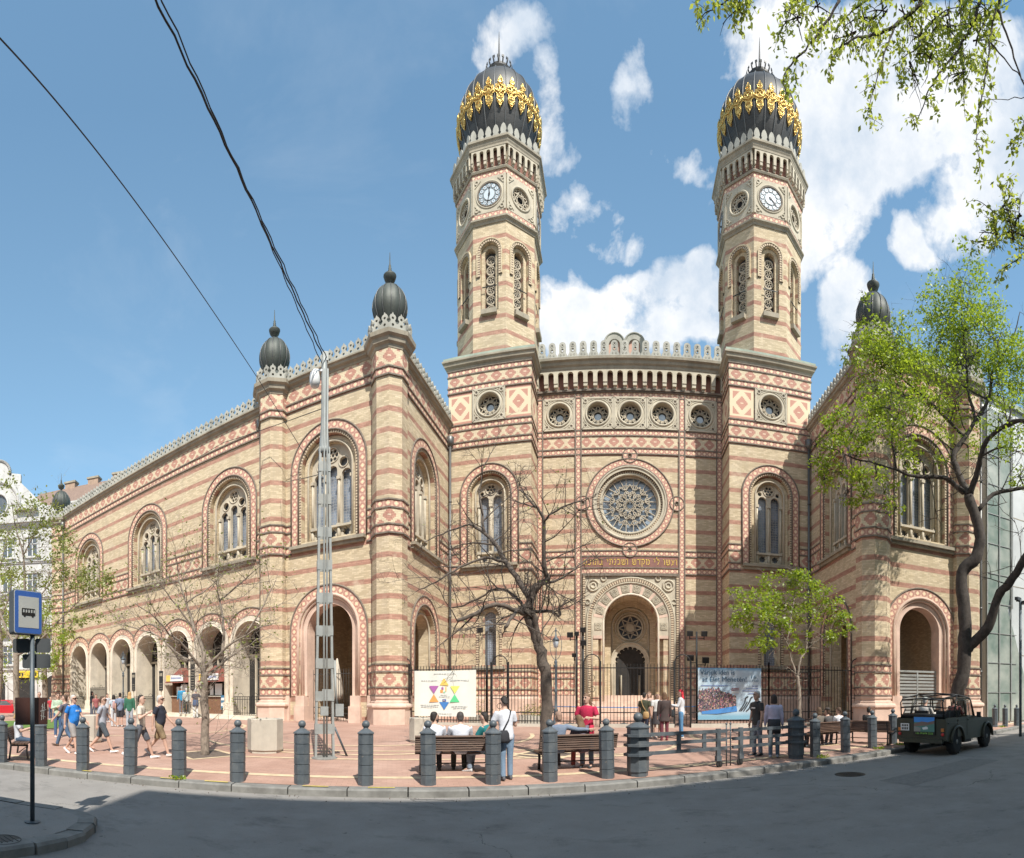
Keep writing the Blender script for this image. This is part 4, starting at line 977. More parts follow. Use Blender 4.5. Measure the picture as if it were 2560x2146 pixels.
# ---- projecting side blocks
def topband(mb, poly, zc, closed=False):
    mb.cornice(poly, [(0, zc-1.56), (.028, zc-1.56), (.028, zc-1.22), (0, zc-1.22)], K('dot_band'), closed); mb.cornice(poly, [(0, zc-1.20), (.02, zc-1.20), (.02, zc-.38), (0, zc-.38)], K('diamond_band'), closed)
    for z in (zc-1.58, zc-1.20): mb.cornice(poly, [(0, z-.035), (.08, z-.035), (.08, z+.035), (0, z+.035)], K('moulding_dark'), closed)
    mb.cornice(poly, [(o, zc-.40+q) for o, q in CORN], K('cornice_stone'), closed)
def block(sgn, xi, xo):
    """xi: inner corner next to the forecourt, xo: outer corner"""
    inner = XL if sgn < 0 else XR; a, b_ = sorted((xi, xo)); c = (a+b_)/2-(.05 if sgn < 0 else -.0)
    f1 = Fr((0, YW), (0, -1)); f2 = Fr((inner, 0), (-sgn, 0)); sgy = -sgn      # f2: s = sgy*Y
    W = DB(); ztop = 18.1; R2 = 1.28 if sgn < 0 else 1.12; Rp = 1.36 if sgn < 0 else 1.20
    x0, x1 = (a, inner-.01) if sgn < 0 else (inner+.01, b_)
    stepped(f1, rect(x0, x1, GB, ztop), [(c, R2, 9.72, 13.4), (c, Rp, GB+.1, 5.05)], W)
    yc = 26.3; s0, s1 = sorted((sgy*(YW+.02), sgy*YT)); 
    stepped(f2, rect(s0, s1, GB, ztop), [(sgy*yc, 1.12, 9.72, 13.4), (sgy*yc, 1.12, GB+.1, 5.0)], W)
    if sgn < 0: W.plate(Fr((a+.1, 0), (-1, 0)), [rect(-40, -YW, 15, ztop)], -.3, 0, K('striped_brick'))
    else: W.plate(Fr((b_+.3, 0), (1, 0)), [rect(YW, 44, GB, ztop)], -.3, 0, K('striped_brick'))
    W.build('side_wall', SYN)
    # open porch behind the arches
    R_ = DB(); xa, xb = sorted((xo-sgn*.4, inner+sgn*.9))
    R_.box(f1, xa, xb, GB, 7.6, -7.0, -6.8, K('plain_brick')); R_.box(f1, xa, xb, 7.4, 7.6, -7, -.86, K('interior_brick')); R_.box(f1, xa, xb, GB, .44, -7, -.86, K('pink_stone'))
    R_.box(f1, *( (xa, xa+.2) if sgn < 0 else (xb-.2, xb) ), .44, 7.4, -6.8, -.86, K('plain_brick'))
    R_.build('porch', SYN)
    D_ = DB()
    path = [(x0, YW), (inner, YW), (inner, YT)] if sgn < 0 else [(inner, YT), (inner, YW), (x1, YW)]
    topband(D_, path, 18.40)
    for lo, hi in ((a, c-R2-.98), (c+R2+.98, inner if sgn < 0 else b_)) if sgn < 0 else ((inner, c-R2-.98), (c+R2+.98, b_)): bandset(D_, f1, lo, hi, MIDB)
    for lo, hi in ((a, c-Rp-.98), (c+Rp+.98, inner)) if sgn < 0 else ((inner, c-Rp-.98), (c+Rp+.98, b_)): bandset(D_, f1, lo, hi, LOWB); D_.box(f1, lo, hi, GB, 1.72, 0, .14, K('pink_stone'))
    for lo, hi in ((s0, sgy*yc-2.1), (sgy*yc+2.1, s1)): bandset(D_, f2, lo, hi, MIDB); bandset(D_, f2, lo, hi, LOWB); D_.box(f2, lo, hi, GB, 1.72, 0, .14, K('pink_stone'))
    D_.build('side_bands', SYN)
    window(SYN, f1, c, R2, 9.72, 13.4, 3, 9.55); window(SYN, f2, sgy*yc, 1.12, 9.72, 13.4, 3, 9.55)
    p = DB(); mats_ = ('lime_stone', 'pink_stone')
    p.archband(f1, c, 5.05, Rp+.50, Rp+.92, 1.7, 0, .04, K('dot_band')); p.archtube(f1, c, 5.05, Rp+.95, 1.7, .04, .05, K('moulding_dark'))
    for k_, (r, dd) in enumerate(((.46, .03), (.34, -.08), (.20, -.2), (.08, -.3))): p.archtube(f1, c, 5.05, Rp+r, 1.7, dd, .085, K('pink_stone'))
    p.archband(f1, c, 5.05, Rp, Rp+.48, 1.7, -.32, -.14, K('pink_stone'))
    for s in (-1, 1): p.box(f1, *sorted((c+s*(Rp-.04), c+s*(Rp+.62))), GB, 1.2, -.32, .20, K('pink_stone')); p.box(f1, *sorted((c+s*(Rp+.02), c+s*(Rp+.56))), 1.2, 1.72, -.32, .12, K('pink_stone'))
    reveal(p, f1, c, 5.05, Rp, GB, -.85, -.3, 'pink_stone'); p.build('portal', SYN)
    p = DB(); surround(p, f2, sgy*yc, 5.0, 1.12, 1.7); reveal(p, f2, sgy*yc, 5.0, 1.12, GB, -.85, -.3, 'plain_brick'); p.build('side_arch', SYN)
    m_ = DB(); f1b = Fr((0, YW-.22), (0, -1)); merlons_point(m_, f1b, a+1.0, b_-1.0, .42, 18.40); m_.build('battlement', SYN); m_ = DB()
    f2b = Fr((inner-sgn*.22, 0), (-sgn, 0)); q0, q1 = sorted((sgy*(YW+1.0), sgy*(YT-.1))); merlons_point(m_, f2b, q0, q1, .42, 18.40); m_.build('battlement', SYN)
    r = DB(); r.prism([(a, YW+.3), (b_, YW+.3), (b_, 50), (a, 50)], 17.6, 18.2, K('copper_step')); r.build('roof', SYN)
block(-1, -10.6, -17.5); block(1, 11.75, 17.35)

# ---- museum wing on the left
fm = Fr((0, YW), (0, -1)); M_ = DB(); mx0, mx1 = -41.7, -17.4; zt = 17.35
arcs = [-19.30+i*-3.13 for i in range(7)]; wins = [-20.95, -28.75, -36.55]
stepped(fm, rect(mx0, mx1, GB, zt), [(x, 1.20, 9.72, 12.9) for x in wins]+[(x, 1.20, GB+.1, 4.75) for x in arcs], M_)
M_.plate(Fr((mx0, 0), (-1, 0)), [rect(-50, -YW-.02, GB, zt)], -.4, 0, K('striped_brick')); M_.build('museum_wall', SYN)
B = DB(); topband(B, [(mx0, YW), (mx1, YW)], 17.72)
edges = [mx0]+[q for x in sorted(wins) for q in (x-2.18, x+2.18)]+[mx1]
for i in range(0, len(edges), 2): bandset(B, fm, edges[i], edges[i+1], MIDB)
B.box(fm, mx0, arcs[-1]-1.6, GB, 1.72, 0, .14, K('pink_stone')); bandset(B, fm, mx0, arcs[-1]-1.75, LOWB); B.build('museum_bands', SYN)
for x in wins: window(SYN, fm, x, 1.20, 9.72, 12.9, 3, 9.5)
for i, x in enumerate(arcs):
    A = DB(); r0, r1 = 1.20, 1.50
    A.archband(fm, x, 4.75, r0-.02, 1.50, GB, -.3, .05, K('lime_stone')); A.archtube(fm, x, 4.75, r0+.02, GB, .05, .04, K('lime_stone'))
    # the dotted band keeps to its own bay
    A.band(fm, [((x+1.53*cos(q), 4.75+1.53*sin(q)), (x+min(abs(1.93*cos(q)), 1.56)*(1 if cos(q) > 0 else -1), 4.75+1.93*sin(q))) for q in [pi*j/26 for j in range(2, 25)]], 0, .035, K('dot_band_small'))
    A.tube([fm.p(x+min(abs(1.97*cos(q)), 1.57)*(1 if cos(q) > 0 else -1), 4.75+1.97*sin(q), .04) for q in [pi*j/26 for j in range(4, 23)]], .045, K('moulding_dark'), 5)
    reveal(A, fm, x, 4.75, r0, GB, -1.35, -.3, 'lime_stone')
    A.box(fm, x-1.56, x-1.17, GB, 1.35, -.3, .16, K('lime_stone')); A.box(fm, x+1.17, x+1.56, GB, 1.35, -.3, .16, K('lime_stone'))
    A.box(fm, x-1.2, x+1.2, GB, .62, -1.35, -.3, K('lime_stone'))
    ao = A.build('arcade_bay', SYN)
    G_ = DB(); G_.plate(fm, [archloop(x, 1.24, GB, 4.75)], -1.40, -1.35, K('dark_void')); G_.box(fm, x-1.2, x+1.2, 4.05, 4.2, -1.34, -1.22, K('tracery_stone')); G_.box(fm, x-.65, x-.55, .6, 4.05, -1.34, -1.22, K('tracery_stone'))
    G_.build('glazed_door', ao)
mm = DB(); merlons_point(mm, Fr((0, YW-.22), (0, -1)), mx0+.9, mx1-.75, .43, 17.72); mm.build('battlement', SYN)
r = DB(); r.prism([(mx0, YW+.3), (mx1, YW+.3), (mx1, 46), (mx0, 46)], 16.8, 17.4, K('copper_step')); r.build('roof', SYN)
# steps along the arcade
s_ = DB()
for i in range(2): s_.box(fm, -40.4, -18.4, GB, .62-.16*i-.02, .16, .62+.42*i, K('lime_stone'))
s_.build('arcade_steps', SYN)
# rain pipes
for (x, y, z1) in ((XL+.16, YT-.20, 16.9), (XR-.16, YT-.20, 16.9), (-40.75, YW-.14, 16.6), (18.35, YW-.15, 17.2), (-18.38, YW-.12, 16.4)):
    q = DB(); q.tube([(x, y, GB), (x, y, z1)], .085, K('dome_seam'), 8); q.lathe((x, y, z1), [(.10, 0), (.24, .2), (.26, .55), (.2, .6)], 8, K('dome_seam'))
    for z in (3, 6.5, 10, 13.5): q.tube([(x, y, z), (x, y, z+.1)], .11, K('dome_seam'), 8)
    q.build('rain_pipe', SYN)
# ------------------------------------------------------------------ ground
def struct(mb, name, mats, kind='structure'):
    o = mb.build(name, mats); o['kind'] = kind; return o
g = MB(); g.quad([(-400, -400, -.138), (400, -400, -.138), (400, 400, -.138), (-400, 400, -.138)]); struct(g, 'ground', MAT['asphalt'])
def kline(off, n=120, x0=-66, x1=68):
    """the kerb line moved inwards by off"""
    pts = []
    for i in range(n+1):
        X = x0+(x1-x0)*i/n; Y = kerb_y(X); s = (kerb_y(X+.4)-kerb_y(X-.4))/.8; L = hypot(1, s); pts.append((X-s/L*off, Y+off/L))
    return pts
g = MB(); a = [(x, y-.6) for x, y in kline(-6.9)]; 
r0 = kline(-14); r1 = kline(.05)
for i in range(len(r0)-1): g.quad([(*r0[i], -.13), (*r0[i+1], -.13), (*r1[i+1], -.13), (*r1[i], -.13)])
struct(g, 'road', MAT['asphalt'])
g = MB(); offs = [.27, .6, 1, 1.6, 2.5, 4, 6, 9, 13, 18, 26, 40, 60]
rows = [kline(o) for o in offs]; zz = [.42*(1-exp(-o/6.5)) for o in offs]
vs = [(x, y, zz[j]) for j, r in enumerate(rows) for x, y in r]; n = len(rows[0])
g.add(vs, [(j*n+i, j*n+i+1, (j+1)*n+i+1, (j+1)*n+i) for j in range(len(rows)-1) for i in range(n-1)], 0, None, True); struct(g, 'pavement', MAT['red_pavers'])
# kerb: long stones with joints
g = MB(); random.seed(4)
seg = []; A_ = kline(0, 400); B_ = kline(.29, 400)
i = 0
while i < 398:
    j = min(i+3, 399); dz = random.uniform(-.006, .008); e = .012
    P = []
    for k_, (u, v) in enumerate(((A_[i], B_[i]), (A_[j], B_[j]))):
        t_ = e if k_ == 0 else -e
        dx_, dy_ = A_[j][0]-A_[i][0], A_[j][1]-A_[i][1]; L = hypot(dx_, dy_)
        P += [(u[0]+dx_/L*t_, u[1]+dy_/L*t_), (v[0]+dx_/L*t_, v[1]+dy_/L*t_)]
    o0, q0, o1, q1 = P
    inn = lambda a, b_, f: (a[0]+(b_[0]-a[0])*f, a[1]+(b_[1]-a[1])*f)
    h = .012+dz
    g.add([(*o0, -.2), (*o1, -.2), (*o0, h-.03), (*o1, h-.03), (*inn(o0, q0, .08), h), (*inn(o1, q1, .08), h), (*q0, h+.002), (*q1, h+.002), (*q0, -.2), (*q1, -.2)],
          [(0, 1, 3, 2), (2, 3, 5, 4), (4, 5, 7, 6), (6, 7, 9, 8), (0, 2, 4, 6, 8), (1, 9, 7, 5, 3)])
    i = j
struct(g, 'kerb', MAT['kerb_stone'])
def ribbon(name, pts, wd, mat, dz=.006, h=None):
    g = MB(); L = []; 
    for i, p in enumerate(pts):
        q0, q1 = pts[max(i-1, 0)], pts[min(i+1, len(pts)-1)]; d_ = Vector((q1[0]-q0[0], q1[1]-q0[1])).normalized(); nn = Vector((-d_.y, d_.x))*wd/2
        for s in (-1, 1):
            x, y = p[0]+nn.x*s, p[1]+nn.y*s; L.append((x, y, (gz(x, y) if h is None else h)+dz))
    g.add(L, [(2*i, 2*i+2, 2*i+3, 2*i+1) for i in range(len(pts)-1)]); return struct(g, name, mat)
ribbon('pavement_strip', kline(1.05, 200), .20, MAT['cream_pavers'])
def arcpts(cx, cy, r, a0, a1, n=40): return [(cx+r*cos(a0+(a1-a0)*i/n), cy+r*sin(a0+(a1-a0)*i/n)) for i in range(n+1)]
for cx, cy, r, a0, a1 in ((-9, 17, 4.2, -2.8, .6), (-9, 17, 6.0, -2.6, .3), (-1.5, 16.2, 3.2, -2.9, .2), (-19, 14, 5, -1.9, 1.2), (5.5, 18.2, 3.0, 2.6, 5.6)): ribbon('pavement_strip', arcpts(cx, cy, r, a0, a1), .15, MAT['cream_pavers'], .007)
for off in (3.2, 4.6): ribbon('pavement_strip', [p for p in kline(off, 200) if -9 < p[0] < 6], .14, MAT['cream_pavers'], .0065)
for x0 in (-10.2, -8.3, -7.4, -5.6, -4.5):        # yellow paint on the kerb edge
    pts = [(x, y) for x, y in kline(.16, 600) if x0 < x < x0+.55]; ribbon('kerb_marking', pts, .07, MAT['yellow_paint'], .0, .028)
# corner of the near pavement on the left
E_ = [(-60, -22.2), (-20, -2.6), (-12, 1.35), (-8.6, 2.98), (-7.6, 3.45), (-6.97, 3.80), (-6.55, 3.93), (-6.15, 3.88), (-5.82, 3.66), (-5.56, 3.35), (-5.42, 3.0), (-5.35, 2.56), (-5.32, 2.0), (-5.3, 1.0), (-5.3, -6), (-5.3, -40)]
g = MB(); inn = []
for i, p in enumerate(E_):
    q0, q1 = E_[max(i-1, 0)], E_[min(i+1, len(E_)-1)]; d_ = Vector((q1[0]-q0[0], q1[1]-q0[1])).normalized(); inn.append((p[0]+d_.y*.24, p[1]-d_.x*.24))
g.add([(x, y, -.004) for x, y in inn]+[(-60, -40, -.004)], [tuple(range(len(inn)+1))[::-1]]); struct(g, 'corner_pavement', MAT['asphalt'])
g = MB()
def dens(pts, step):
    out = []
    for a, b_ in zip(pts, pts[1:]):
        L = hypot(b_[0]-a[0], b_[1]-a[1]); k_ = max(1, int(L/step)); out += [(a[0]+(b_[0]-a[0])*i/k_, a[1]+(b_[1]-a[1])*i/k_) for i in range(k_)]
    return out+[pts[-1]]
ko = dens([p for p in E_ if p[0] > -21 and p[1] > -8], .5)
for i in range(len(ko)-1):
    a, b_ = Vector(ko[i]), Vector(ko[i+1]); d_ = (b_-a).normalized(); nn = Vector((d_.y, -d_.x)); e = d_*.010; h = random.uniform(-.012, .012); tw = random.uniform(-.02, .02)
    P = [a+e, b_-e, b_-e+nn*.25, a+e+nn*.25]; P = [p-nn*tw for p in P]
    Pi = [P[0]+nn*.03, P[1]+nn*.03, P[2], P[3]]
    g.add([(p.x, p.y, -.2) for p in P]+[(p.x, p.y, h-.035 if k_ < 2 else h) for k_, p in enumerate(P)]+[(p.x, p.y, h) for p in Pi], [(0, 4, 5, 1), (4, 8, 9, 5), (8, 11, 10, 9), (1, 5, 9, 10, 2), (0, 3, 11, 8, 4)][0:5])
struct(g, 'corner_kerb', MAT['kerb_stone'])
def disc(name, label, cat, c, r, mat, h):
    g = MB(); g.lathe((0, 0, 0), [(r, 0), (r, h), (r*.93, h+.004), (r*.92, h), (r*.3, h+.001)], 28, 0, False)
    for q in range(5): g.bx((0, (q-2)*r*.3, h+.003), (r*1.2, r*.06, .006))
    o = g.build(name, mat); o.location = c; tag(o, label, cat); return o
p = ground(2125, 1937); disc('manhole_cover', 'round iron manhole cover in the road in front of the right-hand benches', 'manhole cover', (p.x, p.y, -.131), .36, MAT['rail_iron'], .008)
p = at_r(8, 2083, 6.1); disc('manhole_cover', 'iron cover in the corner pavement beside the bus stop pole', 'manhole cover', (p.x, p.y, -.006), .22, MAT['rail_iron'], .008)

# ------------------------------------------------------------------ apartment buildings round the square
def house(name, label, o, n, wd, dep, floors, fh, mat, roofmat, gable=False, shop=None, ws=2.6, base=-.2, roofh=3., trim='white_plaster'):
    """street house: front wall in frame (origin o, normal n), s from 0 to wd"""
    fr = Fr(o, n); root = wthing(name, label, 'building', (o[0], o[1], 0)); H = floors*fh+1.2
    w_ = MB(); w_.box(fr, 0, wd, base, H, -dep, 0); wo = w_.build('wall', MAT[mat], root)
    t = MB(); f3 = [(0, 0), (.10, .05), (.14, .25), (.42, .38), (.48, .55), (0, .62)]
    for k_ in range(floors): z = (k_+1)*fh+.45; t.box(fr, -.1, wd+.1, z, z+.16, 0, .14); t.box(fr, -.16, wd+.16, z+.16, z+.24, 0, .24)
    t.box(fr, -.2, wd+.2, H-.5, H-.25, -dep, .35); t.box(fr, -.3, wd+.3, H-.25, H+.02, -dep-.1, .6)
    t.build('cornice', MAT[trim], root)
    r = MB()
    A = [fr.p(-.3, H, .6), fr.p(wd+.3, H, .6), fr.p(wd+.3, H, -dep-.3), fr.p(-.3, H, -dep-.3), fr.p(.0, H+roofh, -dep/2), fr.p(wd, H+roofh, -dep/2)]
    r.add(A, [(0, 1, 5, 4), (2, 3, 4, 5), (1, 2, 5), (3, 0, 4), (3, 2, 1, 0)]); r.build('roof', MAT[roofmat], root)
    nw = max(1, int(wd/ws)); p = wd/nw; first = None
    for k_ in range(floors):
        for i in range(nw):
            if k_ == 0 and shop: continue
            c = fr.p(p*(i+.5), k_*fh+1.3, 0)
            if first is None:
                f0 = Fr((0, 0), n); m_ = MB()
                m_.box(f0, -.78, .78, -.12, 2.15, .0, .10); m_.box(f0, -.95, .95, -.25, -.10, 0, .24); m_.box(f0, -1.0, 1.0, 2.15, 2.42, 0, .26); m_.box(f0, -.85, .85, 2.42, 2.55, 0, .18)
                first = m_.build('window', MAT[trim], None)
                q = MB(); q.box(f0, -.60, .60, 0, 2.0, .10, .112, 0); q.box(f0, -.05, .05, 0, 2.0, .112, .14, 1); q.box(f0, -.6, .6, 1.35, 1.42, .112, .14, 1); q.box(f0, -.6, -.54, 0, 2, .112, .14, 1); q.box(f0, .54, .6, 0, 2, .112, .14, 1)
                pane = q.build('pane', [MAT['window_glass'], MAT['white_enamel']], first); w0, p0 = first, pane
            else:
                w0 = first.copy(); COL.objects.link(w0); p0 = pane.copy(); COL.objects.link(p0); p0.parent = w0
            w0.parent = root; w0.location = c-OFF[root.name]
    return root, fr, H
KD = Vector((.902, .431))           # street direction
KN = (-.431, .902)                  # from the near side towards the kerb
def near(x, y): return (x, y)
house('apartment_building', 'tall plastered street block behind the viewer with a tiled roof', (3.6, -8.0), KN, 0.01, 0.01, 1, .1, 'white_plaster', 'roof_tile') if False else None
# the two blocks whose shade lies on the road (they stand behind the viewer): Fr's s axis runs towards -x here
def backblock(label, x0, x1, depth_off, H):
    """front face on the line Y = -7 + .478 (X-6) moved back by depth_off"""
    def pt(x): return (x-depth_off*KN[0]*1, -7+.478*(x-6)-depth_off*KN[1])
    a = pt(x1); b_ = pt(x0); wd = hypot(a[0]-b_[0], a[1]-b_[1])
    fl = 5; return house('apartment_building', label, a, KN, wd, 9, fl, (H-1.2)/fl, 'white_plaster', 'roof_tile', ws=3.2, roofh=.6)
backblock('five storey plastered block across the road, its shade over the asphalt', 2.9, 46, 0, 20.8)
backblock('plastered block beside it across the road, set a little further back', -34, 2.7, 1.35, 19.6)

# white house with a curved gable, far left
def white_house():
    c = at_r(30, 1742, 62); n = Vector((-c.x, -c.y)).normalized(); n = Vector((n.x*.9+.25, n.y*.9-.45)).normalized()
    fr0 = Fr((c.x, c.y), n); o = fr0.p(-11, 0, 0)
    root, fr, H = house('gabled_house', 'white plastered house with a curved gable and round attic window behind the bus stop', (o.x, o.y), n, 18, 12, 5, 4.25, 'white_plaster', 'roof_tile', shop=True, ws=3.0, roofh=2.0)
    g = MB(); cx = 9.2
    lp = [(cx-9.2, H-.2), (cx+9.2, H-.2), (cx+8.4, H+.8), (cx+5.4, H+2.0), (cx+2.9, H+4.6), (cx+2.9, H+5.6), (cx+1.8, H+5.8)]
    lp += [(cx+1.6*cos(q), H+5.9+1.5*sin(q)) for q in [pi*i/12 for i in range(13)]]+[(cx-1.8, H+5.8), (cx-2.9, H+5.6), (cx-2.9, H+4.6), (cx-5.4, H+2.0), (cx-8.4, H+.8)]
    g.plate(fr, [lp, circ(cx, H+2.2, 1.25, 24)], -.4, .1); g.archtube(fr, cx, H+2.2, 2.7, H+1.8, .1, .26, 0); g.ringtube(fr, cx, H+2.2, 1.35, .1, .14)
    for s in (-1, 1): g.box(fr, cx+s*3.6-1.3, cx+s*3.6+1.3, H+1.2, H+1.75, .1, .7); g.archtube(fr, cx, H+5.9, 1.6, H+5.7, .1, .18, 0)
    g.build('gable', MAT['white_plaster'], root); w_ = MB(); w_.plate(fr, [circ(cx, H+2.2, 1.3, 20)], -.2, -.1); w_.build('round_window', MAT['window_glass'], root)
    for i in range(5):
        s = 1.8+i*3.6; q = MB(); q.plate(fr, [archloop(s, 1.2, -.1, 3.0)], .02, .06, 0); q.archband(fr, s, 3.0, 1.2, 1.5, -.1, 0, .14, 1); q.build('shopfront', [MAT['dark_void'], MAT['white_plaster']], root)
    for i in (0, 2, 4): 
        s = 1.8+i*3.6; q = MB(); q.box(fr, s-1.5, s+1.5, 9.2+.3, 9.45+.3, 0, 1.0); q.box(fr, s-1.5, s+1.5, 10.4, 10.5, .9, .98)
        for k_ in range(11): q.box(fr, s-1.48+k_*.29, s-1.42+k_*.29, 9.75, 10.4, .91, .96)
        q.build('balcony', MAT['white_plaster'], root)
    sg = MB(); sg.box(fr, 11.2, 14.2, 3.9, 4.7, .12, .26, 0); [sg.box(fr, 11.6+.32*k_, 11.6+.32*k_+.18, 4.1, 4.5, .26, .27, 1) for k_ in (0, 1, 2, 5, 6, 7)]; sg.build('shop_sign', [MAT['yellow_sign'], MAT['eye_dark']], root)
plain('yellow_sign', (.70, .50, .03), .5, var=.05)
white_house()
def brick_house():
    c = at_r(215, 1742, 78); n = Vector((.55, -.83)); fr0 = Fr((c.x, c.y), n); o = fr0.p(-12, 0, 0)
    root, fr, H = house('tiled_house', 'orange brick house with a brown tiled roof showing above the museum parapet', (o.x, o.y), n, 26, 14, 7, 4.28, 'chimney_brick', 'roof_tile', ws=4, roofh=5.5)
    for s in (6.0, 10.2, 14.6):
        ch = MB(); ch.box(fr, s-.9, s+.9, H+1.5, H+6.0, -7.6, -6.4, 0); ch.box(fr, s-1.05, s+1.05, H+6.0, H+6.3, -7.75, -6.25, 1)
        ch.build('chimney', [MAT['chimney_brick'], MAT['cornice_stone']], root)
brick_house()
# glazed and stone clad block on the right, with a slanting edge between glass and stone
def right_block():
    fr = Fr((19.6, 23.2), (0, -1)); root = wthing('glazed_block', 'modern block of green glass and pale stone slabs at the right edge beyond the synagogue', 'building', (26, 27, .3))
    w_ = MB(); w_.box(fr, 0, 26, GB, 19.2, -10, 0); w_.build('wall', MAT['marble'], root)
    gl = MB(); gl.plate(fr, [[(.0, .2), (3.4, .2), (3.1, 3.0), (2.2, 5.6), (1.7, 6.9), (1.95, 8), (1.95, 18.6), (0, 18.6)]], .01, .06); gl.build('glass_wall', MAT['green_glass'], root)
    m_ = MB()
    for z in [1.9+i*1.75 for i in range(10)]: m_.box(fr, 0, 1.95 if z > 7 else 2.4, z, z+.045, .06, .10)
    for s in (.05, 1.0, 1.95): m_.box(fr, s-.035, s+.035, .2, 18.6 if s < 1.96 else 18.6, .06, .13)
    m_.box(fr, 1.98, 2.06, 7, 18.7, 0, .16); m_.build('glazing_bars', MAT['mast_paint'], root)
    j = MB()
    for z in (4.2, 8.4, 12.6, 16.8): j.box(fr, 2.5 if z < 7 else 2.1, 26, z, z+.05, .0, .012)
    for s in (6, 10, 14, 18): j.box(fr, s, s+.05, GB, 19.2, 0, .012)
    j.build('slab_joints', MAT['cornice_stone'], root)
    c = MB(); c.box(fr, -.1, 26.1, 19.2, 19.5, -10, .2); c.build('parapet', MAT['copper_step'], root)
right_block()
# far street ends so that no gap shows at the horizon
for lab, o, n_, wd in (('plain grey street house far down the street on the right', (62, 52), (-.7, -.7), 30), ('pale street house far down the side street on the left', (-78, 52), (.75, -.66), 34)):
    house('street_house', lab, o, n_, wd, 12, 4, 4.0, 'white_plaster', 'roof_tile', ws=3.4)
# ------------------------------------------------------------------ railing round the forecourt, banners
def F2(x, y, nx=0, ny=-1): return Fr((x, y), (nx, ny))
YF = 22.55
def fence():
    gzf = gz(0, YF)-.02; top = 2.92
    def panel(a, b_, name, label):
        fr = F2(0, YF); root = wthing(name, label, 'railing', ((a+b_)/2, YF, gzf))
        m = MB(); n = int((b_-a)/.142)
        for i in range(n+1):
            x = a+(b_-a)*i/n; m.box(fr, x-.011, x+.011, gzf+.1, top+.14, -.011, .011)
            m.add([fr.p(x-.018, top+.12, -.012), fr.p(x+.018, top+.12, -.012), fr.p(x+.018, top+.12, .012), fr.p(x-.018, top+.12, .012), fr.p(x, top+.2, 0)], [(0, 1, 4), (1, 2, 4), (2, 3, 4), (3, 0, 4)])
        for z in (top, top-.42 if False else .98, gzf+.28): m.box(fr, a, b_, z-.022, z+.022, -.02, .02)
        m.build('bars', MAT['black_iron'], root)
        k = MB(); k.box(fr, a, b_, -.2, gzf+.16, -.16, .16); k.build('plinth', MAT['concrete'], root)
        for x in (a, b_):
            p = MB(); p.box(fr, x-.03, x+.03, gzf, top+.3, -.03, .03); p.build('end_post', MAT['black_iron'], root)
    for a, b_, lb in ((-9.72, -5.75, 'black iron railing behind the white star banner'), (-4.95, -1.62, 'black iron railing behind the bare tree and lantern'), (-.88, 2.32, 'railing gate section in front of the portal steps'), (3.06, 6.6, 'black iron railing behind the blue crowd banner'), (6.6, 10.7, 'black iron railing beside the right-hand corner turret')): panel(a, b_, 'iron_railing', lb)
    def archgate(x, lb):
        fr = F2(0, YF); root = wthing('gate_post', lb, 'gate post', (x, YF, gzf)); m = MB(); w_ = .34
        m.tube([fr.p(x-w_, gzf, 0), fr.p(x-w_, top+.25, 0)]+[fr.p(x-w_*cos(pi*i/10), top+.25+w_*sin(pi*i/10), 0) for i in range(11)]+[fr.p(x+w_, gzf, 0)], .024, 0, 6)
        m.build('arched_frame', MAT['black_iron'], root); q = MB()
        for s in (-.17, 0, .17): q.tube([fr.p(x+s, gzf+.1, 0), fr.p(x+s, top+.15, 0)], .012, 0, 4)
        for z in (.9, 1.6, 2.9): q.box(fr, x-w_, x+w_, z-.015, z+.015, -.012, .012)
        for z in (1.25, 2.0, 2.5): q.ringtube(fr, x, z, .12, 0, .012, 0, 12, 4)
        q.build('scrollwork', MAT['black_iron'], root)
    for x, lb in ((-5.35, 'arched iron gate post behind the man in the white shirt'), (-1.25, 'arched iron gate post left of the portal'), (2.69, 'arched iron gate post right of the portal'), (11.05, 'arched iron gate post against the right-hand corner turret'), (-10.0+.02, 'arched iron gate post against the left-hand corner turret')): archgate(x, lb)
fence()
def flat(mb, fr, pts, d, mat): mb.add([fr.p(x, z, d) for x, z in pts], [tuple(range(len(pts)))], mat)
BC = {}
def colmat(name, c, rough=.6):
    if name not in BC: BC[name] = plain(name, c, rough, var=.04)
    return BC[name]
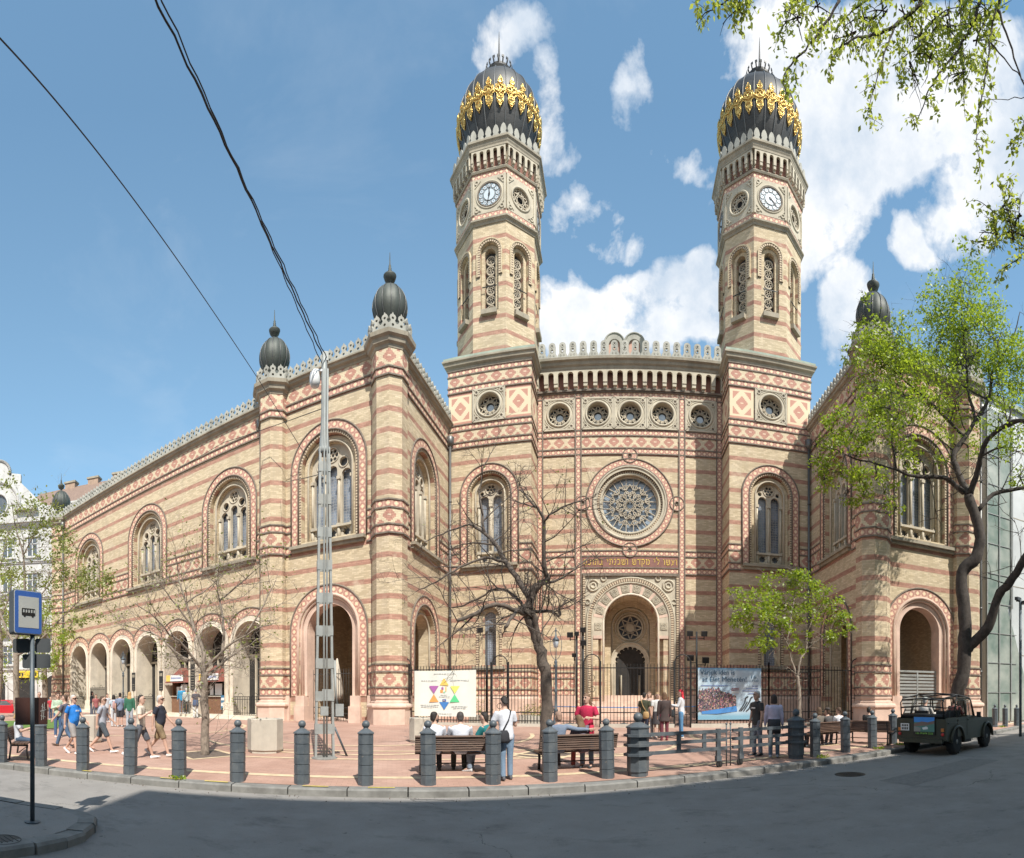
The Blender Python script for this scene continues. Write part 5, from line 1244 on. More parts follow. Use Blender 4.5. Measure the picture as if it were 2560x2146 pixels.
def banner_left():
    x0, x1, z0, z1 = -9.42, -6.42, .76, 2.88; fr = F2(0, YF-.06)
    root = wthing('banner', 'white banner with a star of six coloured triangles hung on the railing', 'banner', ((x0+x1)/2, YF-.06, z0))
    m = MB(); n = 24; k = 8
    P = [[fr.p(x0+(x1-x0)*i/n, z0+(z1-z0)*j/k+.02*sin(pi*i/n*1)*(-1 if j == k else .5 if j == 0 else 0), .012*sin(i*.8)+.01) for i in range(n+1)] for j in range(k+1)]
    for j in range(k):
        for i in range(n): m.quad([P[j][i], P[j][i+1], P[j+1][i+1], P[j+1][i]], 0, None, True)
    m.build('sheet', MAT['banner_white'], root)
    W, H = x1-x0, z1-z0
    cols = [colmat('print_amber', (.80, .52, .12)), colmat('print_lime', (.66, .72, .16)), colmat('print_green', (.10, .55, .24)), colmat('print_blue', (.05, .19, .48)), colmat('print_orange', (.80, .33, .10)), colmat('print_purple', (.36, .12, .35)), colmat('print_grey', (.36, .38, .38)), colmat('print_navy', (.10, .14, .34))]
    q = MB(); U = lambda u: x0+(u-110)/1880*W; V = lambda v: z1-(v-145)/1430*H; d = .035
    for a, b_, tip, c in (((900, 610), (1180, 610), (1035, 385), 0), ((1225, 635), (1510, 635), (1355, 870), 1), ((1205, 1130), (1505, 1130), (1355, 885), 2), ((885, 1125), (1190, 1125), (1040, 1370), 3), ((575, 1125), (870, 1125), (722, 880), 4), ((570, 625), (870, 625), (722, 865), 5)):
        flat(q, fr, [(U(a[0]), V(a[1])), (U(b_[0]), V(b_[1])), (U(tip[0]), V(tip[1]))], d, c)
    for u0, v0, u1, v1, c in ((955, 670, 1020, 735, 5), (920, 750, 1005, 835, 4), (1020, 805, 1060, 840, 2), (1080, 640, 1110, 800, 0), (985, 1035, 1100, 1105, 7)): flat(q, fr, [(U(u0), V(v1)), (U(u1), V(v1)), (U(u1), V(v0)), (U(u0), V(v0))], d, c)
    flat(q, fr, [(U(1035+18*cos(a)), V(1070)+.02*sin(a)) for a in [2*pi*i/10 for i in range(10)]], d+.002, 0)
    random.seed(7)
    for u0, u1, v in ((720, 1370, 255), (330, 830, 460), (1215, 1800, 460), (310, 880, 1225), (320, 850, 1280), (1260, 1740, 1262), (1315, 1700, 1318), (930, 1150, 910), (880, 1210, 965), (860, 1270, 1490)):
        u = u0
        while u < u1:
            w_ = random.uniform(40, 110); e = min(u+w_, u1); flat(q, fr, [(U(u), V(v+10)), (U(e), V(v+10)), (U(e), V(v-10)), (U(u), V(v-10))], d, 6); u = e+16
    q.build('printed_emblem', cols, root)
banner_left()
def banner_right():
    x0, x1, z0, z1 = 3.36, 6.22, .66, 2.94; fr = F2(0, YF-.07)
    root = wthing('banner', 'blue banner with a crowd photo and Hungarian lettering hung on the railing', 'banner', ((x0+x1)/2, YF-.07, z0))
    mt, t, b = newmat('banner_sky'); u, v, _ = t.sep(t.uv()); P = t.comb(u, v)
    # u 0..1 along, v 0..1 up; printed picture: pale clouds over blue, water below
    c = t.mix(t.ramp(t.noise(P, 2.6, 5, .6), .35, .7), (.34, .47, .58), (.52, .60, .65)); c = t.mix(t.ramp(u, .0, .12, .5, 0), c, (.55, .66, .70))
    c = t.mix(t.ramp(v, .93, 1.0), c, (.12, .30, .48)); c = t.mix(t.ramp(v, .17, .06), c, (.18, .36, .47))
    t.put(b.inputs['Base Color'], c); b.inputs['Roughness'].default_value = .55
    m = MB(); n = 20
    for i in range(n):
        a, e = i/n, (i+1)/n; m.add([fr.p(x0+(x1-x0)*a, z0, .01*sin(i*.7)), fr.p(x0+(x1-x0)*e, z0, .01*sin(i*.7+.7)), fr.p(x0+(x1-x0)*e, z1, 0), fr.p(x0+(x1-x0)*a, z1, 0)], [(0, 1, 2, 3)], 0, [[(a, 0), (e, 0), (e, 1), (a, 1)]], True)
    m.build('sheet', mt, root)
    W, H = x1-x0, z1-z0; U = lambda u: x0+(u-90)/1855*W; V = lambda v: z1-(v-140)/1500*H
    q = MB(); cols = [colmat('print_navy', (.10, .14, .34)), colmat('print_ink', (.015, .085, .17)), colmat('print_flagblue', (.06, .22, .52)), colmat('print_black', (.03, .035, .04)), colmat('print_white', (.62, .64, .64)), colmat('print_maroon', (.24, .07, .08)), colmat('print_tan', (.40, .28, .21)), colmat('print_pink', (.42, .24, .25)), colmat('print_plum', (.12, .07, .11)), colmat('print_olive', (.12, .12, .09))]
    for s, u, v, sz, wd in (('Várjuk idén is', 150, 335, .30, 1000/1855*W), ('az Élet Menetén!', 210, 535, .30, 1290/1855*W), ('16.', 1650, 445, .22, 180/1855*W), ('17:00', 1605, 545, .15, 255/1855*W)):
        vs, fs = text2d(s, sz, 'LEFT'); k = wd/(max(p.x for p in vs)-min(p.x for p in vs)); x_ = min(p.x for p in vs)
        q.add([fr.p(U(u)+(p.x-x_)*k, V(v)+p.y, .025) for p in vs], fs, 1)
    random.seed(3)
    top = lambda u: 800-60*sin((u-100)/1100*pi)+random.uniform(-40, 60) if u < 700 else 800+(u-700)*.36+random.uniform(-30, 40)
    for _ in range(1500):      # the printed crowd
        u = random.uniform(105, 1190); lo = 1400-max(0, u-500)*.22; t_ = top(u)
        if t_ >= lo: continue
        v = random.uniform(t_, lo); s = random.uniform(10, 24); c = random.choice((3, 8, 8, 8, 5, 6, 7, 9, 9, 3))
        flat(q, fr, [(U(u+s*cos(a)), V(v+s*1.3*sin(a))) for a in [2*pi*i/6 for i in range(6)]], .022+random.uniform(0, .002), c)
    flat(q, fr, [(U(200), V(1470)), (U(640), V(1470)), (U(1230), V(1400)), (U(1200), V(1240)), (U(620), V(1340)), (U(190), V(1400))], .0245, 2)
    for pts in (((1290, 1390), (1400, 1240), (1460, 1130), (1480, 1000), (1560, 970)), ((1340, 1390), (1450, 1260), (1530, 1120)), ((1420, 1390), (1520, 1240), (1600, 1110), (1640, 1000), (1690, 985)), ((1500, 1395), (1600, 1300), (1640, 1150))):
        for a, e in zip(pts, pts[1:]): bar(q, fr, (U(a[0]), V(a[1])), (U(e[0]), V(e[1])), .055, .020, .026, 3)
    for u0, u1, v in ((170, 960, 655), (1660, 1860, 665), (1490, 1850, 735), (1380, 1850, 805), (1560, 1850, 880)): flat(q, fr, [(U(u0), V(v+9)), (U(u1), V(v+9)), (U(u1), V(v-9)), (U(u0), V(v-9))], .023, 0)
    for k_, v in enumerate((745, 790, 835, 870)): flat(q, fr, [(U(1050), V(v+12)), (U(1280), V(v-8)), (U(1285), V(v-28)), (U(1055), V(v-8))], .026, 5 if k_ < 2 else 4)
    q.build('printed_picture', cols, root)
banner_right()

# ------------------------------------------------------------------ bollards
def make_bollard():
    root = thing('bollard', None, 'bollard'); a = .142
    b = MB(); z = 0
    ring = [(0, a), (.0, a)]
    prof = []
    for k_ in range(5):
        z0, z1 = k_*.192 if k_ else 0, (k_+1)*.192
        prof += [(a, z0+.006), (a, z1-.012), (a-.010, z1-.008), (a-.010, z1)]
    prof = [(a, 0)]+prof[1:]
    P8 = lambda r: [(r/cos(pi/8)*cos(pi/8+i*pi/4), r/cos(pi/8)*sin(pi/8+i*pi/4)) for i in range(8)]
    vs = [(x, y, zz) for r, zz in prof for x, y in P8(r)]
    b.add(vs, [(j*8+i, j*8+(i+1) % 8, (j+1)*8+(i+1) % 8, (j+1)*8+i) for j in range(len(prof)-1) for i in range(8)]+[tuple(len(vs)-8+i for i in range(8))])
    b.build('shaft', MAT['grey_paint'], root)
    c = MB(); pr = [(a+.012, .96), (a+.012, .985), (a-.004, .995), (.07, 1.045), (.05, 1.055), (.045, 1.075)]
    vs = [(x, y, zz) for r, zz in pr for x, y in P8(r)]
    c.add(vs, [(j*8+i, j*8+(i+1) % 8, (j+1)*8+(i+1) % 8, (j+1)*8+i) for j in range(len(pr)-1) for i in range(8)]+[tuple(len(vs)-8+i for i in range(8)), tuple(range(8))[::-1]])
    c.build('cap', MAT['grey_paint'], root)
    k = MB(); k.lathe((0, 0, 1.138), [(.075*cos(t), .075*sin(t)) for t in [-1.25+i*(pi/2+1.25)/10 for i in range(11)][:-1]]+[(.004, .075)], 18); k.build('ball', MAT['grey_paint'], root)
    return root
bol = [(4, 1906, 'grey bollard beside the bench of the reading figure, at the left edge'), (103, 1916, 'grey bollard hidden at the top by the brown board on the bus stop pole'), (207, 1925.6, 'grey bollard in front of the man in the blue T-shirt'), (325.5, 1934.7, 'grey bollard in front of the man in the cream T-shirt'),
       (448, 1943.8, 'grey bollard nearest the small bare tree on its left side'), (594, 1953, 'grey bollard between the small bare tree and the concrete planter'), (755, 1959, 'grey bollard just left of the lattice mast'), (914, 1962, 'grey bollard standing alone between the lattice mast and the first bench'),
       (1071, 1961.7, 'grey bollard at the left end of the bench with the white-shirted men'), (1232, 1959.5, 'grey bollard beside the standing man with the sling bag'), (1374.6, 1953, 'grey bollard at the left end of the bench with the couple'), (1517.6, 1944.7, 'grey bollard between the couple\'s bench and the barrier post'),
       (2038, 1893, 'grey bollard just right of the second barrier post'), (2114, 1881, 'grey bollard at the right end of the shaded bench'), (2181, 1871, 'grey bollard with a black line on it just left of the jeep'), (2232, 1860, 'grey bollard half hidden by the rear corner of the jeep'),
       (2487, 1818, 'grey bollard seen over the jeep bonnet, left of three'), (2513, 1817, 'grey bollard seen over the jeep bonnet, middle of three'), (2541, 1815, 'grey bollard beyond the jeep next to the camera pole')]
B0 = make_bollard()
for i, (x, y, lb) in enumerate(bol):
    p = ground(x, y); o = B0 if i == 0 else dup(B0, p, 0)
    o.location = (p.x, p.y, p.z-.01); o.rotation_euler = (random.uniform(-.018, .018), random.uniform(-.018, .018), .43+random.uniform(-.06, .06)); tag(o, lb, None, 'grey bollards along the kerb')
# ------------------------------------------------------------------ swing barrier
def barrier():
    a = ground(1595, 1939); b_ = ground(1990, 1896)
    for p, lb in ((a, 'thick grey barrier post with three collars, left end of the swing barrier'), (b_, 'thick grey barrier post at the right end of the swing barrier')):
        root = thing('barrier_post', lb, 'barrier post', (p.x, p.y, p.z-.01), .43, 'swing barrier posts'); m = MB(); R = .215
        P8 = [(R/cos(pi/8)*cos(pi/8+i*pi/4), R/cos(pi/8)*sin(pi/8+i*pi/4)) for i in range(8)]
        m.cornice(P8, [(-.02, 0), (-.02, .09), (0, .10), (0, 1.0), (.02, 1.005), (.02, 1.03), (-.11, 1.11), (-.17, 1.13)], 0); m.build('shaft', MAT['grey_paint'], root)
        k = MB(); k.lathe((0, 0, 1.225), [(.10*cos(t), .10*sin(t)) for t in [-1.2+i*(pi/2+1.2)/10 for i in range(10)]]+[(.004, .10)], 20); k.build('ball', MAT['grey_paint'], root)
        for z in (.45, .65, .85):
            c = MB(); c.cornice([(x*1.08, y*1.08) for x, y in P8], [(-.03, z-.025), (.05, z-.025), (.05, z+.025), (-.03, z+.025)], 0); c.build('collar', MAT['grey_paint'], root)
    def leaf(p, q, lb):
        v = (q-p); L = hypot(v.x, v.y); ang = atan2(v.y, v.x); root = thing('barrier_leaf', lb, 'barrier', (p.x, p.y, (p.z+q.z)/2-.01), ang, 'swing barrier leaves')
        m = MB()
        for z in (.45, .65, .85): m.bx((L/2, 0, z), (L, .055, .075)); 
        m.build('rails', MAT['grey_paint'], root)
        for x in (L*.38, L*.70): m2 = MB(); m2.bx((x, -.0, .66), (.10, .035, .46)); m2.build('upright', MAT['grey_paint'], root)
        w_ = MB(); w_.bx((L-.25, 0, .55), (.11, .06, .72)); w_.bx((L-.25, 0, .22), (.14, .09, .12)); w_.build('end_upright', MAT['grey_paint'], root)
        k = MB(); k.lathe((0, 0, 0), [(.06, -.02), (.085, -.018), (.085, .018), (.06, .02)], 18)
        k.v = [(x+L-.22, z, y+.088) for x, y, z in k.v]; k.bx((L-.22, .035, .14), (.05, .012, .16)); k.bx((L-.22, -.035, .14), (.05, .012, .16)); k.build('caster_wheel', MAT['tyre_rubber'], root)
    mid = ground(1817, 1917)
    d_ = (b_-a); n_ = d_.normalized()
    leaf(a+n_*.2, a+n_*(d_.length*.50), 'left leaf of the grey swing barrier with a caster wheel'); leaf(b_-n_*.2, a+n_*(d_.length*.54), 'right leaf of the grey swing barrier with a caster wheel')
    root = thing('locking_post', 'twin steel drop posts where the two barrier leaves meet', 'barrier lock', tuple(a+n_*(d_.length*.52)), .43); m = MB()
    for s in (-.06, .06): m.tube([(s, .05, -.02), (s, .05, .98)], .018, 0, 6); m.lathe((s, .05, .98), [(.02, 0), (.03, .015), (.02, .04), (.004, .05)], 8)
    for z in (.45, .65, .85): m.bx((0, .05, z), (.34, .05, .03))
    m.build('drop_rods', MAT['grey_paint'], root)
barrier()
# ------------------------------------------------------------------ benches
def make_bench(L=1.75):
    """faces +Y; the back is towards -Y"""
    root = thing('park_bench', None, 'bench'); s = MB()
    for i, y in enumerate((.06, .145, .23, .315, .40)): s.bx((0, y, .42+.004*abs(2-i)), (L, .07, .035))
    s.build('seat', MAT['bench_wood'], root)
    b = MB()
    for i in range(6):
        z = .50+i*.049; y = -.035-.26*(z-.45); b.bx((0, y, z), (L, .03, .042 if i < 5 else .062), 0, M=Matrix.Rotation(-.25, 3, 'X'))
    b.bx((0, -.135, .785), (L, .055, .035), 0, M=Matrix.Rotation(-.25, 3, 'X')); b.build('backrest', MAT['bench_wood'], root)
    for x in (-L/2+.12, L/2-.12):
        f = MB()
        f.tube([(x, .44, 0), (x, .40, .25), (x, .42, .39)], .03, 0, 6); f.tube([(x, -.05, 0), (x, -.02, .22), (x, .0, .40), (x, -.14, .80)], .028, 0, 6); f.tube([(x, -.02, .38), (x, .43, .38)], .028, 0, 6); f.bx((x, .2, .012), (.06, .62, .024)); f.build('side_frame', MAT['bench_iron'], root)
    f = MB(); f.tube([(-L/2+.12, .2, .2), (L/2-.12, .2, .2)], .014, 0, 6); f.build('tie_rod', MAT['bench_iron'], root)
    return root
BN = make_bench()
def bench_at(first, c, rz, lb, L=1):
    o = BN if first else dup(BN, c); o.location = c; o.rotation_euler = (0, 0, rz); o.scale = (L, 1, 1); tag(o, lb, None, 'wooden benches along the kerb'); return o
def kerb_ang(x): return atan2(kerb_y(x+.5)-kerb_y(x-.5), 1.0)
BL = []
for i, (x, y, lb, Lx) in enumerate(((1150, 1936, 'slatted bench seating three men, seen from behind', 1.06), (1446, 1929, 'slatted bench seating a couple, seen from behind', 1.0), (2078, 1868, 'slatted bench in the tree shade behind two bollards, its back to the road', 1.0), (2170, 1862, 'slatted bench partly hidden behind the jeep', .9), (38, 1893, 'slatted bench at the left edge with a reading figure on it', .9))):
    p = ground(x, y); rz = kerb_ang(p.x)
    if i == 4: rz -= 1.0
    if i == 3: rz -= 1.25
    BL.append((p, rz)); bench_at(i == 0, (p.x, p.y, gz(p.x, p.y)), rz, lb, Lx)
# ------------------------------------------------------------------ lattice mast with its cables
def mast():
    p = ground(811, 1896); fwd = Vector((p.x, p.y, 0)).normalized(); r = hypot(p.x, p.y); H = 9.9
    ang = atan2(fwd.y, fwd.x)-pi/2+.10
    root = thing('lattice_mast', 'tall grey battened steel mast carrying overhead cables, in front of the left corner block', 'mast', (p.x, p.y, p.z), ang)
    m = MB(); n = 40
    def half(z): return .245-(.245-.13)*min(z/7.6, 1)
    for s in (-1, 1):
        for zz in range(16):
            z0, z1 = 7.6*zz/16, 7.6*(zz+1)/16; h0, h1 = half(z0), half(z1); w_ = .055
            P = []
            for z, h in ((z0, h0), (z1, h1)): P += [(s*h, -.10, z), (s*(h-w_*1.0), -.10, z), (s*(h-w_*1.0), .10, z), (s*h, .10, z)]
            f = [(0, 1, 5, 4), (1, 2, 6, 5), (2, 3, 7, 6), (3, 0, 4, 7)]; m.add(P, f)
    m.build('legs', MAT['mast_paint'], root)
    z = .62
    while z < 7.5: b = MB(); h = half(z); b.bx((0, -.107, z+.1), (2*h+.015, .012, .24)); b.bx((0, .107, z+.1), (2*h+.015, .012, .24)); b.bx((h, 0, z+.1), (.014, .22, .24)); b.bx((-h, 0, z+.1), (.014, .22, .24)); b.build('batten', MAT['mast_paint'], root); z += .80
    t = MB(); t.lathe((0, 0, 7.45), [(.15, 0), (.15, .12), (.125, .2), (.08, .9), (.072, 2.35), (.04, 2.42)], 10); t.bx((.02, 0, 9.85), (.14, .12, .22)); t.build('top_pole', MAT['mast_paint'], root)
    q = MB()
    for x in (-.025, .045): q.tube([(x, -.15, -.02), (x, -.145, 3.2), (x+.01, -.13, 7.4), (x+.03, -.1, 9.5)], .022, 0, 6)
    q.build('conduits', MAT['mast_paint'], root)
    k = MB(); k.bx((.36, -.05, 1.18), (.20, .16, .30)); k.bx((-.02, -.17, 1.16), (.19, .10, .22)); k.bx((.05, -.14, 1.55), (.24, .05, .28)); k.tube([(.30, -.05, 1.33), (.27, -.05, 1.7), (.25, -.05, 2.4)], .03, 0, 6); k.build('switch_boxes', MAT['mast_paint'], root)
    s = MB(); s.tube([(.62, .25, -.05), (.26, .05, .75)], .03, 0, 6); s.build('stay', MAT['pole_grey'], root)
    g = MB(); g.lathe((-.24, -.05, 9.05), [(.04, 0), (.10, .03), (.13, .13), (.13, .24), (.11, .36), (.05, .44)], 12); g.bx((-.1, -.02, 9.5), (.25, .05, .05)); g.build('lamp', MAT['white_enamel'], root)
    f = MB(); f.lathe((0, 0, -.03), [(.33, 0), (.33, .04), (.28, .07)], 12); f.build('footing', MAT['kerb_stone'], root)
    return p
MP = mast()
def cable(name, lb, pts, rad, n=40, sag=0., wob=0.):
    m = MB(); P = []
    for i in range(n+1):
        t = i/n; k = t*(len(pts)-1); j = min(int(k), len(pts)-2); f = k-j; v = Vector(pts[j]).lerp(Vector(pts[j+1]), f); v.z -= sag*4*t*(1-t); v += Vector((sin(i*1.9), cos(i*1.3), 0))*wob*(1 if 0 < i < n else 0); P.append(v)
    m.tube(P, rad, 0, 5); o = m.build(name, MAT['wire_black']); tag(o, lb, 'cable'); return o
top = Vector((MP.x, MP.y, MP.z+9.9))
far = at_r(410, 0, 7.2); far2 = far+(far-top)*.8
for k_, (dx_, lb) in enumerate(((0, 'thick twisted cable from the mast top over the road'), (.07, 'thinner cable running beside the twisted one from the mast top'))):
    cable('overhead_cable', lb, [top+Vector((-.05, 0, -.25*k_)), far+Vector((dx_, .03, 0)), far2+Vector((dx_*2, .06, 0))], .016-.005*k_, 70, .25, .012)
cable('overhead_cable', 'second black cable round the twisted one from the mast top', [top+Vector((.05, .05, -.1)), far+Vector((-.03, .05, .02)), far2], .012, 70, .22, .016)
cable('span_wire', 'single wire from the left sky down to the corner turret of the block', [at_r(-160, -60, 9.5), at_r(650, 955, 25.5), at_Y(770, 1150, 22.0)], .016, 40, .0)
cable('span_wire', 'thin wire from the mast towards the museum wing', [(MP.x, MP.y, MP.z+8.6), at_r(560, 1090, 20), at_Y(330, 1240, 22.1)], .010, 30, .25)
cable('span_wire', 'insulated stay wire from the mast to the corner turret at mid height', [(MP.x, MP.y, MP.z+7.0), at_Y(700, 1206, 21.4)], .012, 12, .05)
# ------------------------------------------------------------------ bus stop
def busstop():
    p = at_r(81, 2056.6, 6.95); root = thing('bus_stop_sign', 'blue and white bus stop sign on a grey pole at the pavement corner', 'bus stop', (p.x, p.y, 0), 0)
    m = MB(); m.tube([(0, 0, 0), (0, 0, 2.55)], .032, 0, 10); m.lathe((0, 0, 0), [(.11, 0), (.11, .012), (.05, .02)], 12, 0, False); m.build('pole', MAT['pole_grey'], root)
    # sign face: seen obliquely, turned to the right of the viewer
    lft = at_r(34, 1530, 6.75); rgt = at_r(105, 1545, 6.98); t = Vector((rgt.x-lft.x, rgt.y-lft.y)).normalized(); n = Vector((t.y, -t.x))
    fr = Fr((lft.x-p.x, lft.y-p.y), n); Wd = hypot(rgt.x-lft.x, rgt.y-lft.y); z0, z1 = 2.50, 3.08
    def rr(a, b_, c, d, r): return [(x+r*cos(q0+i*pi/8), y+r*sin(q0+i*pi/8)) for x, y, q0 in ((b_-r, d-r, 0), (a+r, d-r, pi/2), (a+r, c+r, pi), (b_-r, c+r, 3*pi/2)) for i in range(5)]
    b = MB(); b.plate(fr, [rr(0, Wd, z0, z1, .03)], -.12, 0, 1); b.plate(fr, [rr(.006, Wd-.006, z0+.006, z1-.006, .03)], 0, .006, 2); b.plate(fr, [rr(.014, Wd-.014, z0+.014, z1-.014, .03)], .006, .009, 0)
    b.build('sign_box', [MAT['sign_blue'], MAT['sign_back'], MAT['sign_white']], root)
    f = MB(); f.plate(fr, [rect(Wd*.16, Wd*.87, z0+.085, z1-.085)], .009, .012, 0); c = Wd*.5; zc = (z0+z1)/2-.01; w_ = Wd*.235
    f.plate(fr, [rr(c-w_, c+w_, zc-.035, zc+.06, .012)]+[rect(c-w_+.015+i*w_*.395, c-w_+.005+(i+1)*w_*.395-.004, zc+.005, zc+.05) for i in range(5)], .012, .015, 1)
    for s in (-.6, .6): f.plate(fr, [circ(c+s*w_, zc-.036, .017, 12)], .012, .016, 1)
    f.build('bus_pictogram', [MAT['sign_white'], MAT['eye_dark']], root)
    k = MB(); fb = Fr((0, .0), Vector((.86, -.51)))
    k.plate(fb, [rr(-.27, -.035, 2.27, 2.46, .03)], -.06, -.04, 0); k.plate(fb, [rr(.03, .24, 2.27, 2.46, .03)], -.07, -.05, 0); k.plate(fb, [rr(-.14, .24, 2.06, 2.25, .03)], -.06, -.04, 0); k.build('route_plates', MAT['sign_back'], root)
    t2 = MB(); a = at_r(39, 1744, 6.9); e = at_r(119, 1744, 7.1); tt = Vector((e.x-a.x, e.y-a.y)).normalized(); fr2 = Fr((a.x-p.x, a.y-p.y), (tt.y, -tt.x)); w2 = hypot(e.x-a.x, e.y-a.y)
    t2.plate(fr2, [rect(0, w2, 1.30, 1.665)], -.02, .0, 0)
    for pts in (((.80, 1.36), (.84, 1.58)), ((.86, 1.37), (.90, 1.60)), ((.76, 1.48), (.95, 1.50)), ((.78, 1.42), (.93, 1.40)), ((.80, 1.55), (.92, 1.52))): bar(t2, fr2, (pts[0][0]*w2, pts[0][1]), (pts[1][0]*w2, pts[1][1]), .006, .0, .004, 1)
    t2.build('timetable_board', [MAT['rust_board'], MAT['sign_white']], root)
busstop()
# ------------------------------------------------------------------ concrete planters, lamps, floodlights
def planter(x, y, r, h, lb, plant=None):
    p = ground(x, y); root = thing('planter', lb, 'planter', (p.x, p.y, p.z-.02), .2); m = MB(); R = r
    P8 = [(R*cos(pi/8+i*pi/4), R*sin(pi/8+i*pi/4)) for i in range(8)]
    m.cornice(P8, [(-.03, 0), (-.03, .07), (0, .09), (0, h-.02), (-.02, h), (-.10, h), (-.12, h-.12)], 0); m.prism([(a*.8, b_*.8) for a, b_ in P8], h-.2, h-.12, 0); m.build('tub', MAT['concrete'], root)
    s = MB(); s.lathe((0, 0, h-.14), [(R*.78, 0), (R*.5, .03), (.02, .05)], 12); s.build('soil', MAT['soil'], root)
planter(663, 1880, .48, .92, 'eight-sided concrete planter between the small bare tree and the lattice mast')
planter(222, 1856, .46, .9, 'eight-sided concrete planter behind the men in shorts')
planter(1052, 1856, .36, .78, 'concrete tub behind the seated men, below the white banner')
def lantern(x, y, Y, ztop, lb):
    s, c = gdir(x); p = Vector((s*Y/c, Y, 0)); z0 = gz(p.x, p.y); root = thing('street_lantern', lb, 'street lamp', (p.x, p.y, z0)); H = ztop-z0; hl = 1.25
    m = MB(); m.lathe((0, 0, 0), [(.16, 0), (.16, .25), (.10, .32), (.085, .7), (.11, .74), (.06, .82), (.055, 1.5), (.08, 1.54), (.05, 1.6), (.045, H-hl-.35), (.09, H-hl-.28), (.05, H-hl-.2), (.08, H-hl-.1), (.03, H-hl)], 10); m.build('post', MAT['pole_grey'], root)
    f = MB(); zc = H-hl*.5
    for a in (0, pi/2): f.tube([(.25*sin(t)*cos(a), .25*sin(t)*sin(a), zc-hl*.5*cos(t)) for t in [2*pi*i/28 for i in range(28)]], .013, 0, 5, closed=True)
    f.lathe((0, 0, H-.06), [(.03, 0), (.06, .05), (.02, .1), (.03, .14), (.005, .2)], 8); f.build('hoop', MAT['pole_grey'], root)
    l = MB(); l.lathe((0, 0, zc-.12), [(.03, 0), (.09, .02), (.13, .28), (.13, .3)], 8); l.build('glass', MAT['pale_glass'], root)
    t = MB(); t.lathe((0, 0, zc+.19), [(.17, 0), (.12, .08), (.05, .16), (.03, .3), (.015, .42)], 8); t.build('hood', MAT['pole_grey'], root)
lantern(1389.5, 1830, 22.0, 4.5, 'old style street lantern in an oval hoop left of the portal'); lantern(308, 1800, 20.2, 4.6, 'old style street lantern in an oval hoop in front of the museum arches')
def flood(x, Y, H, heads, lb):
    s, c = gdir(x); px, py = s*Y/c, Y; z0 = gz(px, py); root = thing('floodlight_pole', lb, 'floodlight', (px, py, z0)); m = MB(); m.tube([(0, 0, 0), (0, 0, H)], .045, 0, 8)
    for dx_, z, w_ in heads: m.tube([(0, 0, z-.22), (dx_, 0, z-.22)], .018, 0, 5)
    m.build('pole', MAT['black_iron'], root)
    for dx_, z, w_ in heads: h = MB(); h.bx((dx_, -.06, z), (w_, .22, w_*.85), 0, M=Matrix.Rotation(.25, 3, 'X')); h.bx((dx_, .0, z-.16), (.04, .04, .2)); h.build('lamp_head', MAT['black_iron'], root)
flood(1442, 23.4, 4.25, ((-.30, 4.1, .26), (.0, 4.15, .2)), 'floodlight pole beside the portal, behind the woman in red'); flood(1457.5, 23.6, 4.3, ((0, 4.35, .25), (.02, 3.75, .27), (-.4, 3.2, .18)), 'floodlight pole with round lamps left of the portal')
flood(1741.6, 23.4, 4.3, ((-.32, 4.2, .26), (.34, 4.2, .26), (-.3, 3.1, .3), (.4, 3.0, .3)), 'floodlight pole right of the portal above the blue banner'); flood(1216.5, 23.0, 4.3, ((-.3, 4.35, .26), (.3, 4.35, .26)), 'floodlight pole in front of the slit window of the left tower')
def campole():
    s, c = gdir(2551); r = 23.5; root = thing('camera_pole', 'thin grey pole with cameras at the right edge beyond the jeep', 'camera pole', (s*r, c*r, gz(s*r, c*r))); m = MB(); m.tube([(0, 0, 0), (0, 0, 6.2)], .065, 0, 8); m.build('pole', MAT['pole_grey'], root)
    h = MB(); h.bx((-.15, 0, 6.2), (.34, .16, .14), 0, .3); h.bx((.1, -.1, 6.05), (.2, .3, .14)); h.bx((0, 0, 6.1), (.5, .05, .05)); h.build('cameras', MAT['sign_back'], root)
campole()
